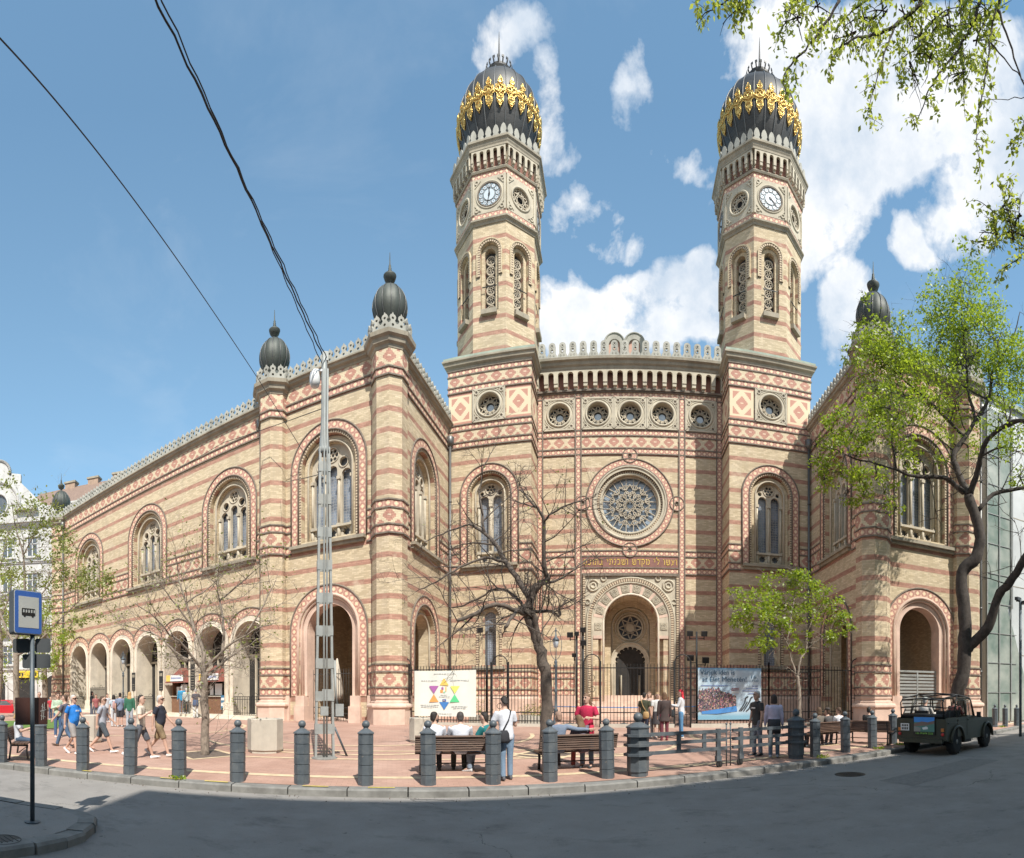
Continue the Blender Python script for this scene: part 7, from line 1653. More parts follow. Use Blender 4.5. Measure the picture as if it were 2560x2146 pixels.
# tree whose boughs hang into the picture at the upper right; its trunk stands outside the frame
p = Vector((11.2, 6.4, -.0)); t = Tree('overhanging_tree', 'leafy boughs hanging into the sky at the upper right corner', p, 'bark_dark', 'leaf_mid', 71)
t.limb([p-Vector((0, 0, .2)), (11.1, 6.4, 3), (10.8, 6.3, 6), (10.2, 6.2, 9), (9.4, 5.9, 12.5), (9.0, 5.6, 16.0)], .30, .14, t.T, 12)
def ZP(*pts, r=7.6): return [at_r(1700+u/2.316, v/2.316, r+(q[0] if q else 0)) for u, v, *q in pts]
boughs = [([(925, 0), (840, 130), (750, 260), (640, 370), (600, 470), (620, 560)], .020, .006), ([(1400, 10, .3), (1250, 150, .3), (1120, 205, .2), (1000, 230), (900, 300), (870, 400)], .028, .005), ([(1240, 155, .3), (1190, 290, .2), (1150, 420, .1), (1110, 560), (1075, 690)], .016, .004),
   ([(1740, 0, .5), (1690, 150, .5), (1570, 330, .4), (1480, 460, .3), (1420, 580, .3), (1360, 730, .3)], .026, .005), ([(1850, 0, .2), (1810, 120, .2), (1790, 300, .1), (1760, 500, .1), (1725, 680), (1715, 820), (1740, 990)], .020, .004), ([(1650, 20, .8), (1620, 160, .8), (1640, 330, .7), (1640, 520, .7), (1650, 680, .7)], .014, .004),
   ([(700, 0, .4), (640, 60, .4), (600, 150, .4), (570, 210, .4)], .012, .004), ([(330, -30, -.2), (250, 20, -.2), (170, 60, -.2), (90, 130, -.2)], .012, .004), ([(400, -30, -.1), (370, 50, -.1), (350, 120, -.1)], .010, .004), ([(1100, 0, .6), (1000, 60, .6), (930, 130, .6), (900, 210, .6)], .014, .004), ([(1840, 60, 0), (1890, 190, 0), (1950, 380, 0), (2000, 500, 0)], .018, .010),
   ([(1800, 250, .1), (1900, 370, .1), (1990, 470, .2)], .012, .006), ([(1560, 60, .6), (1480, 160, .6), (1400, 260, .6), (1300, 330, .6), (1270, 440, .6)], .014, .004), ([(2060, 1360, .4), (1960, 1310, .4), (1850, 1250, .4), (1720, 1160, .4)], .022, .004), ([(2060, 1380, .4), (1900, 1350, .3), (1780, 1400, .3), (1690, 1390, .3)], .018, .004), ([(2060, 1420, .2), (1950, 1500, .2), (1850, 1580, .2)], .016, .004), ([(2060, 600, .5), (2000, 700, .5), (1960, 790, .5), (1900, 830, .5)], .014, .004), ([(1860, 1250, .4), (1880, 1140, .4), (1900, 1040, .4)], .010, .003), ([(2060, 540, .1), (1940, 570, .1), (1790, 580, .1)], .007, .003)]
topn = Vector((9.0, 5.6, 16.0))
def leafy(t, P, dens, ls, side, m=None):
    for a, b_ in zip(P, P[1:]):
        L = (b_-a).length
        for _ in range(max(1, int(L*dens))):
            c = a.lerp(b_, random.random()); d = Vector((random.gauss(0, 1), random.gauss(0, 1), random.gauss(-.7, .6))).normalized(); l = side*random.uniform(.3, 1.15); e = c+d*l
            t.B.tube([c, c.lerp(e, .5)+Vector((0, 0, .02)), e], [.004, .003, .002], 0, 3, caps=False)
            for _ in range(int(13*l/side)+3):
                f = random.random(); leafq(t.L, c.lerp(e, f)+Vector((random.gauss(0, .035), random.gauss(0, .035), random.gauss(0, .035))), ls, .5)
for i, (pts, a, b_) in enumerate(boughs):
    W = ZP(*pts)
    if pts[0][1] < 30: t.limb([topn, topn.lerp(W[0], .6)+Vector((0, 0, 1.6)), W[0]+Vector((0, 0, .4)), W[0]], .05, a, n=6, jit=.02)
    elif pts[0][0] > 2040: t.limb([Vector((10.5, 6.25, 7.5)), Vector((10.5, 6.25, 7.5)).lerp(W[0], .5), W[0]], .05, a, n=6, jit=.02)
    P = t.limb(W, a, b_, n=5, jit=.008)
    k = len(P); st_ = 0 if i not in (0,) else k//6
    if i in (10, 11, 18): continue
    leafy(t, P[st_:] if i != 4 else P[:k//3]+P[int(k*.62):], 9 if i not in (3, 12, 1) else 12, .058, .26)
for u, v, q, rad, cnt in ((1480, 90, .6, .38, 300), (1390, 200, .6, .34, 260), (1560, 160, .6, .38, 300), (1700, 130, .5, .36, 280), (1720, 230, .5, .30, 200), (1060, 100, .6, .34, 220), (1000, 190, .5, .28, 150), (680, 110, .4, .28, 170), (1450, 330, .6, .28, 190), (1340, 380, .6, .26, 150), (1620, 60, .8, .38, 280), (1290, 60, .5, .3, 160), (1180, 60, .5, .3, 150), (330, 40, -.1, .22, 110), (1780, 60, .3, .3, 190), (1870, 1200, .4, .26, 130), (1830, 1350, .4, .28, 140), (1930, 1380, .3, .3, 150), (1960, 1260, .4, .26, 120), (800, 40, .4, .25, 110), (1640, 420, .7, .24, 90)):
    t.clump(ZP((u, v, q))[0], rad*1.1, int(cnt*.6), .055, 4, .1, .8, False)
# the rest of its crown, over and beside the frame
for _ in range(70):
    x, y, z = random.uniform(7.5, 15), random.uniform(0, 8), random.uniform(6, 12); q = hypot(x, y)
    if atan2(x, y) < .86 and (z-EYE)/q < 1.50: continue
    t.limb([topn.lerp(Vector((9.6, 6, 10)), random.random()), Vector((x, y, z))], .04, .012, n=4, k=2)
    t.clump((x, y, z), random.uniform(.7, 1.2), 110, .13, 1, .1, .8, False)
t.done()
p = Vector((17.6, 12.6, -.13)); t = Tree('roadside_tree', 'leafy roadside tree outside the frame that shades the car', p, 'bark_dark', 'leaf_mid', 77)
t.limb([p, p+Vector((.1, 0, 3)), p+Vector((0, .2, 6.5)), p+Vector((.2, 0, 9))], .22, .08, t.T, 10)
for _ in range(34):
    c = p+Vector((random.gauss(0, 1.7), random.gauss(0, 1.7), random.uniform(5, 10.5)))
    if atan2(c.x, c.y) < .86: continue
    t.clump(c, random.uniform(.7, 1.1), 130, .13, 1)
t.done()
# square beds round the tree bases
for x, y, lb in ((1362, 1888, 'paved square pit with earth under the bare brown tree'), (512, 1887, 'square pit with earth under the slender budding tree')):
    p = ground(x, y); g = MB(); rz = .43+pi/4; c2, s2 = cos(rz), sin(rz); h = .62
    Q = [(p.x+(a*c2-b_*s2), p.y+(a*s2+b_*c2)) for a, b_ in ((-h, -h), (h, -h), (h, h), (-h, h))]
    g.add([(a, b_, gz(a, b_)+.006) for a, b_ in Q], [(0, 1, 2, 3)]); o = g.build('tree_pit', MAT['soil']); o['kind'] = 'structure'
    for i in range(4): ribbon('pavement_strip', [Q[i], Q[(i+1) % 4]], .12, MAT['cream_pavers'], .009)
# grass tufts at the foot of some bollards and a lawn strip on the left
g = MB(); random.seed(5)
for x, y in ((2045, 1893), (2190, 1872), (2245, 1862), (450, 1945), (1760, 1818), (2500, 1818)):
    p = ground(x, y)
    for _ in range(90): leafq(g, p+Vector((random.gauss(.05, .10), random.gauss(-.12, .07), random.uniform(0, .05))), .05)
o = g.build('weeds', MAT['leaf_bright']); o['kind'] = 'stuff'
g = MB(); c = at_r(70, 1830, 26)
for i in range(14):
    a = i/14*12; 
g.add([tuple(at_r(x, y, 1)*0+ground(x, y)+Vector((0, 0, .03))) for x, y in ((-40, 1806), (150, 1800), (145, 1822), (-60, 1835))], [(0, 1, 2, 3)]); o = g.build('lawn', MAT['grass_green']); o['kind'] = 'structure'
# small litter and dry leaves along the gutter
g = MB(); random.seed(9)
for _ in range(420):
    X = random.uniform(-10, 16); o = abs(random.gauss(0, .35))+.03; y = kerb_y(X)-o*1.1
    leafq(g, Vector((X, y, -.128)), .028)
o = g.build('gutter_litter', MAT['soil']); o['kind'] = 'stuff'
g = MB()
for pts in (((5.6, 8.9), (9.8, 11.0), (9.4, 11.9), (5.3, 9.8)),): g.add([(x, y, -.126) for x, y in pts], [(0, 1, 2, 3)])
o = g.build('road_patch', MAT['asphalt_patch']); o['kind'] = 'structure'
# ------------------------------------------------------------------ open off-road car
def jeep():
    rr = Vector((9.72, 13.05, 0)); hd = Vector((.875, .484, 0)).normalized(); rz = atan2(hd.y, hd.x); left = Vector((-hd.y, hd.x, 0))
    c = rr+left*.74                                   # rear axle centre; local x forward, y left
    root = thing('offroad_car', 'dark green open off-road car with a roof tube frame parked at the kerb', 'car', (c.x, c.y, -.13), rz)
    WB = 2.62; G = MAT['army_green']
    b = MB(); W2 = .86
    fr = Fr((0, -W2), (0, -1))
    def side(y0, y1):
        n = 14; arch = lambda cx: [(cx+.46*cos(pi-q), .40+.46*sin(pi-q)) for q in [pi*i/n for i in range(n+1)]]
        out = [(-.78, .48), (-.47, .42)]+[p for p in arch(0) if p[1] > .42]+[(.47, .42), (WB-.50, .42)]+[p for p in arch(WB) if p[1] > .42]+[(WB+.50, .55), (WB+.62, .62), (WB+.62, .98), (WB+.50, 1.06), (1.62, 1.10), (1.55, 1.16), (-.72, 1.16), (-.78, 1.10)]
        f = Fr((0, -y1), (0, -1)); vs, fs = curve_plate([out], y1-y0); b.add([Vector((v.x, -y1+(y1-y0)/2-v.z, v.y)) for v in vs], fs)
    side(W2-.06, W2); 
    n0 = len(b.v); side(W2-.06, W2); b.v[n0:] = [(x, -y, z) for x, y, z in b.v[n0:]]
    k = len([1])
    b.bx((-.76, 0, .80), (.05, 2*W2-.12, .66)); b.bx((.45, 0, .50), (2.5, 2*W2-.12, .06)); b.bx((WB+.60, 0, .80), (.05, 2*W2-.12, .46)); b.bx((1.62, 0, .82), (.05, 2*W2-.12, .6))
    b.bx((-.80, 0, .46), (.10, 1.5, .12)); b.bx((WB+.70, 0, .50), (.10, 1.6, .14))
    b.build('body', G, root)
    h = MB(); P = [(1.60, -.58, 1.10), (1.60, .58, 1.10), (WB+.60, .50, 1.00), (WB+.60, -.50, 1.00), (1.60, -.52, 1.17), (1.60, .52, 1.17), (WB+.52, .44, 1.09), (WB+.52, -.44, 1.09)]
    h.add(P, [(4, 5, 6, 7), (0, 4, 7, 3), (1, 2, 6, 5), (3, 7, 6, 2), (0, 1, 5, 4)]); h.bx(((1.6+WB+.6)/2, 0, 1.03), (WB-1.02, 2*W2-.14, .05)); h.build('bonnet', G, root)
    for s in (-1, 1):
        f = MB()
        for cx in (0, WB): f.tube([(cx+.49*cos(q), s*(W2+.03), .40+.49*sin(q)) for q in [pi*i/12 for i in range(13)]], .045, 0, 6)
        f.bx((.98, s*(W2+.012), 1.0), (3.3, .035, .035)); f.build('wheel_arch', G, root)
    for cx, s in ((0, -1), (0, 1), (WB, -1), (WB, 1)):
        w_ = MB(); y = s*(W2-.12); pr = [(.23, -.11), (.35, -.12), (.395, -.08), (.40, 0), (.395, .08), (.35, .12), (.23, .11)]
        N = 28
        k0 = len(w_.v); w_.lathe((0, 0, 0), pr, N, 0); w_.v = [(x+cx, y+z, yy+.40) for x, yy, z in w_.v]
        for j in range(N):
            q = 2*pi*j/N
            if j % 2: w_.bx((cx+.395*cos(q), y, .40+.395*sin(q)), (.03, .20, .05), 0, M=Matrix.Rotation(-q, 3, 'Y'))
        to = w_.build('wheel', MAT['tyre_rubber'], root)
        r = MB(); r.lathe((0, 0, 0), [(.235, .0), (.235, .10), (.215, .11), (.20, .06), (.08, .05), (.075, .12), (.05, .13), (.01, .13)], 24); r.v = [(x+cx, y+s*z, yy+.40) for x, yy, z in r.v]; r.build('rim', MAT['rim_grey'], to)
    ax = MB(); 
    for cx in (0, WB): ax.tube([(cx, -.7, .40), (cx, .7, .40)], .05, 0, 8); ax.lathe((cx, 0, .28), [(.05, 0), (.13, .06), (.13, .18), (.05, .24)], 10)
    ax.tube([(0, 0, .42), (WB, 0, .45)], .04, 0, 6); ax.bx((1.3, -.55, .36), (.6, .25, .14)); ax.bx((1.2, 0, .43), (3.4, .7, .06)); ax.build('axles', MAT['bench_iron'], root)
    # windscreen and door frames
    ws = MB(); ws.tube([(1.58, -.76, 1.14), (1.40, -.72, 1.74), (1.40, .72, 1.74), (1.58, .76, 1.14)], .034, 0, 6); ws.tube([(1.49, 0, 1.16), (1.40, 0, 1.74)], .02, 0, 6); ws.build('windscreen_frame', G, root)
    gl = MB(); gl.add([(1.575, -.74, 1.16), (1.575, .74, 1.16), (1.405, .70, 1.72), (1.405, -.70, 1.72)], [(0, 1, 2, 3)]); 
    m, t, bb = newmat('car_glass'); bb.inputs['Base Color'].default_value = (.9, .95, .93, 1); bb.inputs['Roughness'].default_value = .02; bb.inputs['Transmission Weight'].default_value = 1; bb.inputs['IOR'].default_value = 1.05
    gl.build('windscreen', m, root)
    for s in (-1, 1):
        d = MB()
        for x0, x1, lean in ((.78, 1.50, -.14), (.02, .74, 0)):
            d.tube([(x0, s*W2*.97, 1.15), (x0+.06, s*W2*.88, 1.68), (x1+lean-.02, s*W2*.88, 1.70), (x1, s*W2*.97, 1.15)], .022, 0, 5); d.tube([((x0+x1)/2-.08, s*W2*.97, 1.15), ((x0+x1)/2-.06, s*W2*.88, 1.68)], .013, 0, 5)
            d.bx(((x0+x1)/2, s*(W2+.004), .83), (x1-x0, .012, .56))
            d.bx((x0+.10, s*(W2+.02), 1.06), (.11, .03, .025))
        d.build('door', G, root)
    cg = MB(); T_ = .022
    for s in (-1, 1):
        cg.tube([(-.70, s*.74, 1.14), (-.78, s*.72, 1.62), (-.62, s*.72, 1.76), (.35, s*.72, 1.86), (1.35, s*.70, 1.76)], T_, 0, 6); cg.tube([(-.10, s*.76, 1.14), (.28, s*.72, 1.84)], T_, 0, 6); cg.tube([(-.70, s*.74, 1.14), (-.45, s*.73, 1.42), (-.45, s*.73, 1.42)], T_*.8, 0, 6); cg.tube([(-.74, s*.73, 1.46), (.1, s*.74, 1.46)], T_*.8, 0, 6)
    for x, z in ((-.70, 1.70), (.35, 1.86), (-.76, 1.47), (.80, 1.82)): cg.tube([(x, -.72, z), (x, 0, z+.05), (x, .72, z)], T_, 0, 6)
    cg.build('roof_frame', MAT['bench_iron'], root)
    st = MB()
    for x, y in ((1.0, -.38), (1.0, .38), (.22, -.38), (.22, .38)): st.bx((x, y, .80), (.45, .5, .16)); st.bx((x-.24, y, 1.08), (.10, .46, .55))
    st.tube([(-.62, -.75, 1.19), (-.55, 0, 1.22), (-.62, .75, 1.19)], .07, 0, 8); st.build('seats', MAT['bench_iron'], root)
    # tail: lamps, plate, picture board
    x = -.79
    for s in (-1, 1):
        l = MB(); l.bx((x-.01, s*.74, .80), (.05, .09, .10)); l.build('indicator', MAT['amber_lamp'], root)
        l = MB(); l.lathe((0, 0, 0), [(.055, 0), (.05, .03), (.01, .045)], 14); l.v = [(x-.0-z, s*.74+yy, .66+xx) for xx, yy, z in l.v]; l.build('tail_lamp', MAT['red_lamp'], root)
    pl = MB(); f = Fr((x-.012, 0), (-1, 0)); pl.box(f, -.70, -.40, .76, .98, 0, .015, 0)
    for k_ in range(4): pl.box(f, -.66+k_*.06, -.62+k_*.06, .89, .95, .015, .018, 1); pl.box(f, -.66+k_*.06, -.62+k_*.06, .79, .86, .015, .018, 1)
    pl.build('number_plate', [MAT['white_enamel'], MAT['eye_dark']], root)
    pb = MB(); pb.box(f, -.24, .50, .64, 1.20, .0, .03, 0); pb.box(f, -.22, .48, 1.03, 1.18, .03, .034, 1); pb.box(f, -.22, .48, .74, 1.03, .03, .034, 2)
    pb.plate(f, [[(-.22, .98), (.05, 1.05), (.25, 1.03), (.48, 1.08), (.48, .99), (.2, .93), (-.22, .90)]], .034, .037, 3); pb.plate(f, [[(.06, .86), (.2, .90), (.26, .88), (.26, .82), (.10, .80)]], .034, .038, 4); pb.plate(f, [[(-.22, .90), (.02, .86), (.0, .74), (-.22, .74)]], .034, .0365, 5)
    put_text(pb, f, '+36 30 674 2222', .13, .665, .075, .032, 6, .60); pb.build('picture_board', [MAT['eye_dark'], colmat('board_sky', (.06, .28, .72)), colmat('board_green', (.10, .24, .20)), colmat('board_hill', (.22, .15, .12)), MAT['white_enamel'], colmat('board_grey', (.28, .28, .25)), colmat('board_lime', (.35, .75, .10))], root)
    
    for s in (-1, 1): mr = MB(); mr.bx((1.52, s*(W2+.12), 1.20), (.05, .14, .19)); mr.tube([(1.55, s*W2, 1.14), (1.53, s*(W2+.1), 1.18)], .014, 0, 5); mr.build('mirror', MAT['bench_iron'], root)

    tw = MB(); tw.tube([(WB+.66, -.2, .62), (WB+3.2, -.5, .62)], .012, 0, 5); tw.build('tow_rope', MAT['white_enamel'], root)
    return root
JEEP = jeep()
def smallcar(x, y, r, col, rz, lb):
    p = at_r(x, y, r); root = thing('parked_car', lb, 'car', (p.x, p.y, -.0), rz); b = MB()
    prof = [(-2.0, .32), (-2.0, .72), (-1.75, .88), (-1.2, .95), (-.75, 1.38), (.55, 1.42), (1.15, .98), (1.85, .80), (2.0, .58), (2.0, .32)]
    vs, fs = curve_plate([prof], 1.62); b.add([Vector((v.x, v.z*(1 if v.y < 1 else .86), v.y)) for v in vs], fs); b.build('body', colmat('car_'+str(int(x)), col, .25), root)
    g = MB()
    for s in (-1, 1): g.add([(a, s*.80, z) for a, z in ((-1.05, .98), (.95, .98), (.5, 1.34), (-.7, 1.32))], [(0, 1, 2, 3)])
    g.add([(-1.22, -.62, .99), (-1.22, .62, .99), (-.80, .58, 1.33), (-.80, -.58, 1.33)], [(0, 1, 2, 3)]); g.build('windows', MAT['window_glass'], root)
    for cx in (-1.25, 1.25):
        for s in (-1, 1):
            w_ = MB(); w_.lathe((0, 0, 0), [(.2, -.09), (.31, -.09), (.32, 0), (.31, .09), (.2, .09)], 20); w_.v = [(xx+cx, s*.76+z, yy+.31) for xx, yy, z in w_.v]; w_.build('wheel', MAT['tyre_rubber'], root)
smallcar(8, 1760, 41, (.45, .02, .03), .9, 'red hatchback parked beyond the street trees at the left edge'); smallcar(128, 1760, 52, (.10, .16, .22), .8, 'dark blue car parked beyond the brown board, farther down the street')

# ------------------------------------------------------------------ people
PENDING = []
def solid(name, mats, parent, mb, vox, smooth=3):
    """a closed skin over the given shapes (one continuous surface)"""
    o = mb.build(name, mats, parent); m = o.modifiers.new('skin', 'REMESH'); m.mode = 'VOXEL'; m.voxel_size = vox; m.use_smooth_shade = True
    s = o.modifiers.new('soft', 'SMOOTH'); s.iterations = smooth; s.factor = .5; PENDING.append(o); return o
def flush():
    dg = bpy.context.evaluated_depsgraph_get(); new = []
    for o in PENDING: new.append(bpy.data.meshes.new_from_object(o.evaluated_get(dg)))
    for o, me in zip(PENDING, new):
        old = o.data; o.modifiers.clear(); o.data = me; me.name = old.name
        if not me.materials:
            for mt in old.materials: me.materials.append(mt)
    PENDING.clear()
def loft(mb, rings, n=14):
    """rings: (centre, half width vector, half depth vector)"""
    k = len(mb.v)
    for c, a, b in rings:
        for j in range(n):
            q = 2*pi*j/n; mb.v.append(tuple(Vector(c)+Vector(a)*cos(q)+Vector(b)*sin(q)))
    fs = [(k+i*n+j, k+i*n+(j+1) % n, k+(i+1)*n+(j+1) % n, k+(i+1)*n+j) for i in range(len(rings)-1) for j in range(n)]+[tuple(k+j for j in reversed(range(n))), tuple(k+(len(rings)-1)*n+j for j in range(n))]
    for f in fs: mb.f.append(f); mb.m.append(0); mb.sm.append(True); mb.uv.append([(0, 0)]*len(f))
def capsule(mb, p0, p1, r0, r1, n=10):
    p0, p1 = Vector(p0), Vector(p1); d = (p1-p0).normalized(); P = [p0-d*r0*.95, p0-d*r0*.6, p0, p0.lerp(p1, .5), p1, p1+d*r1*.6, p1+d*r1*.95]
    mb.tube(P, [r0*.25, r0*.8, r0, (r0+r1)/2*1.03, r1, r1*.8, r1*.25], 0, n)
def rotx(v, a): return Vector((v.x, v.y*cos(a)-v.z*sin(a), v.y*sin(a)+v.z*cos(a)))
def person(px, py, label, face=0, hpx=None, H=1.72, pose='stand', top=(.5, .5, .5), bottom=(.1, .12, .16), legs='long', sleeve='short', hair='short', hcol=(.05, .035, .025), skin='skin', shoes=(.55, .55, .54), lean=0., belly=0., head=(0, 0), arms=None, extra=(), stride=.40, loc=None, seat=.46, slim=1., phase=1, hem=None, rz=None, bow=0.):
    random.seed(int(px*7+py)); p = loc if loc is not None else ground(px, py)
    if hpx and loc is None: H = hpx*hypot(p.x, p.y)/F0
    s = H/1.75
    if rz is None: fw = Vector((p.x, p.y)).normalized(); rz = atan2(fw.y, fw.x)-pi/2-radians(face)
    root = thing('person', label, 'person', (p.x, p.y, p.z), rz); root.scale = (s, s, s)
    # --- joints in a 1.75 m body, +Y ahead, +X to its right
    hip = {}; knee = {}; ank = {}; TH, SH = .43, .41
    for sd in (-1, 1):
        if pose == 'walk': a, k = (stride, .12) if sd == phase else (-stride*.75, .42)
        elif pose == 'sit': a, k = 1.42+.05*sd, 1.38+random.uniform(-.15, .25)
        else: a, k = (.06, .06) if sd == phase else (-.03, .03)
        h = Vector((.088*sd, 0, 0)); t = rotx(Vector((.02*sd if pose != 'sit' else .06*sd, 0, -1)).normalized(), a); kn = h+t*TH; sh = rotx(Vector((.01*sd, 0, -1)).normalized(), a-k); hip[sd] = h; knee[sd] = kn; ank[sd] = kn+sh*SH
    low = min(v.z for v in ank.values()); pz = (.085-low) if pose != 'sit' else seat/s+.10
    P0 = Vector((0, 0, pz))
    for d in (hip, knee, ank):
        for sd in d: d[sd] = d[sd]+P0
    if pose == 'sit':
        for sd in ank: ank[sd].z = max(.085, ank[sd].z); ank[sd].y -= .03*sd
    up = rotx(Vector((bow, 0, 1)).normalized(), -lean); fwd = rotx(Vector((0, 1, 0)), -lean); X = Vector((1, 0, 0)) if not bow else up.cross(fwd)*-1
    X = fwd.cross(up).normalized()
    S = lambda t: P0+up*t
    sh_w = .182*slim; shd = {sd: S(.475)+X*sh_w*sd for sd in (-1, 1)}; nk = S(.545); hc = S(.70)+fwd*.02
    yaw, nod = head; hf = Matrix.Rotation(-yaw, 3, up) @ fwd; hf = (hf*cos(nod)-up*sin(nod)).normalized(); hx = hf.cross(up).normalized(); hu = hx.cross(hf)
    elb = {}; wr = {}; hand_d = {}
    for sd in (-1, 1):
        if arms and sd in arms and len(arms[sd]) == 2: e, w_ = [Vector(q) for q in arms[sd]]; elb[sd] = shd[sd]+X*e.x*sd+fwd*e.y+up*e.z; wr[sd] = elb[sd]+X*w_.x*sd+fwd*w_.y+up*w_.z
        else:
            sw = (-.38 if sd == phase else .42) if pose == 'walk' else (.55 if pose == 'sit' else .05); bend = .35 if pose == 'walk' else (.95 if pose == 'sit' else .15); out = .16
            d = (rotx(Vector((out*sd, 0, -1)).normalized(), sw)); d = X*d.x+fwd*d.y+Vector((0, 0, d.z)); elb[sd] = shd[sd]+d*.275
            d2 = rotx(Vector((.06*sd-(.25*sd if pose == 'sit' else 0), 0, -1)).normalized(), sw+bend); wr[sd] = elb[sd]+(X*d2.x+fwd*d2.y+Vector((0, 0, d2.z)))*.245
        hand_d[sd] = (wr[sd]-elb[sd]).normalized()
    b = MB()
    TR = [(-.10, .13, .095), (-.03, .155, .11), (.08, .148, .105+belly*.6), (.20, .138, .098+belly), (.33, .155, .112+belly*.4), (.42, .172, .108), (.48, .165, .092), (.52, .105, .07), (.55, .062, .06)]
    def torso(mb, grow, z0=-.2, z1=.9):
        R = [(t, w_, d) for t, w_, d in TR if z0 <= t <= z1]; loft(mb, [(S(t)+fwd*(belly*.5 if .05 < t < .35 else 0), X*(w_*slim+grow), fwd*(d+grow)) for t, w_, d in R])
    torso(b, 0); capsule(b, nk-up*.03, hc-up*.06, .056, .052)
    loft(b, [(hc+hu*z*1.0+hf*y, hx*w_, hf*d) for z, w_, d, y in ((-.125, .025, .03, .045), (-.112, .045, .055, .03), (-.08, .060, .078, .012), (-.03, .072, .092, 0), (.02, .077, .097, -.004), (.06, .072, .092, -.008), (.095, .052, .068, -.012), (.115, .02, .03, -.014))])
    capsule(b, hc+hf*.095+hu*.01, hc+hf*.112-hu*.028, .010, .016, 6)
    for sd in (-1, 1): capsule(b, hc+hx*.078*sd+hu*.015, hc+hx*.078*sd-hu*.03, .014, .011, 6)
    for sd in (-1, 1):
        capsule(b, shd[sd], elb[sd], .050*slim**.5, .040); capsule(b, elb[sd], wr[sd], .040, .028)
        d = hand_d[sd]; q = wr[sd]+d*.05; side = (X*sd-d*X.dot(d)*sd); side.normalize(); pn = d.cross(side).normalized()
        loft(b, [(wr[sd]+d*t, pn*w_, side*h) for t, w_, h in ((0, .024, .018), (.04, .036, .016), (.085, .038, .015), (.10, .034, .012))], 8)
        curl = -side*.35
        for f, (o, L) in enumerate(((-.029, .058), (-.010, .070), (.010, .066), (.029, .050))):
            q0 = wr[sd]+d*.095+pn*o; q1 = q0+(d+curl*.4).normalized()*L*.55; q2 = q1+(d*.7+curl*1.5).normalized()*L*.5; b.tube([q0, q1, q2], [.0095, .009, .007], 0, 6)
        fw2 = pn if pn.dot(fwd) > 0 else -pn
        b.tube([wr[sd]+d*.03+fw2*.028, wr[sd]+d*.065+fw2*.055, wr[sd]+d*.095+fw2*.058], [.012, .011, .008], 0, 6)
        capsule(b, hip[sd], knee[sd], .082*slim, .054); capsule(b, knee[sd]-Vector((0, .0, .0)), ank[sd], .054, .036); c = knee[sd].lerp(ank[sd], .3); capsule(b, c-Vector((0, .012, 0)), c.lerp(ank[sd], .35), .050, .040, 8)
        capsule(b, ank[sd], ank[sd]+Vector((.015*sd, .13, -.045)), .038, .030)
    solid('body', MAT[skin], root, b, .0125, 3)
    # --- clothing
    c = MB(); torso(c, .016, -.11 if hem is None else -.2, .53)
    if hem: loft(c, [(S(.06), X*.165, fwd*.125), (S(-.1), X*.18, fwd*.14), (S(-hem), X*(.19+.05*hem), fwd*(.15+.05*hem))])
    for sd in (-1, 1):
        if sleeve == 'long': capsule(c, shd[sd], elb[sd], .066, .054); capsule(c, elb[sd], elb[sd].lerp(wr[sd], .93), .054, .040)
        elif sleeve == 'short': c.tube([shd[sd]+(shd[sd]-elb[sd])*.12, shd[sd], shd[sd].lerp(elb[sd], .4), shd[sd].lerp(elb[sd], .72)], [.04, .066, .066, .064], 0, 10)
    loft(c, [(S(.50), X*.11, fwd*.075), (S(.545), X*.068, fwd*.066)])
    solid('top', cloth(top), root, c, .018, 4)
    c = MB()
    if legs == 'skirt': loft(c, [(S(.14), X*.152, fwd*.112), (S(0), X*.18, fwd*.135), (P0-Vector((0, 0, .25)), X*.20, fwd*.16), (P0-Vector((0, 0, .42)), X*.22, fwd*.18)])
    else:
        loft(c, [(S(.13), X*.150*slim, fwd*(.108+belly*.7)), (S(.03), X*.166*slim, fwd*.118), (S(-.06), X*.165*slim, fwd*.118), (S(-.11), X*.12*slim, fwd*.09)])
        for sd in (-1, 1):
            if legs == 'short': c.tube([hip[sd]+(hip[sd]-knee[sd])*.05, hip[sd].lerp(knee[sd], .35), hip[sd].lerp(knee[sd], .97)], [.094*slim, .092*slim, .084], 0, 12)
            else: capsule(c, hip[sd], knee[sd], .094*slim, .068); c.tube([knee[sd]-(ank[sd]-knee[sd])*.05, knee[sd], knee[sd].lerp(ank[sd], .5), knee[sd].lerp(ank[sd], 1.03)], [.05, .068, .064, .060], 0, 10)
    solid('trousers' if legs != 'skirt' else 'skirt', cloth(bottom), root, c, .018, 3)
    if legs == 'skirt_over': pass
    for sd in (-1, 1):
        f = MB()
        a = ank[sd]; toe = Vector((.02*sd, 1, 0)).normalized(); dz = .0
        if pose == 'walk' and sd != phase: toe = Vector((.02*sd, .85, -.52)).normalized()
        if pose == 'walk' and sd == phase: toe = Vector((.02*sd, .96, .22)).normalized()
        n_ = Vector((1, 0, 0)); u_ = n_.cross(toe).normalized()
        loft(f, [(a+toe*t+u_*h, n_*w_, u_*d) for t, h, w_, d in ((-.075, -.045, .028, .030), (-.05, -.035, .040, .046), (.0, -.035, .043, .048), (.07, -.05, .046, .036), (.14, -.060, .048, .026), (.19, -.064, .036, .018), (.205, -.066, .015, .010))], 12); solid('shoe', cloth(shoes, .6), root, f, .014, 2)
    
    hm_ = MB()
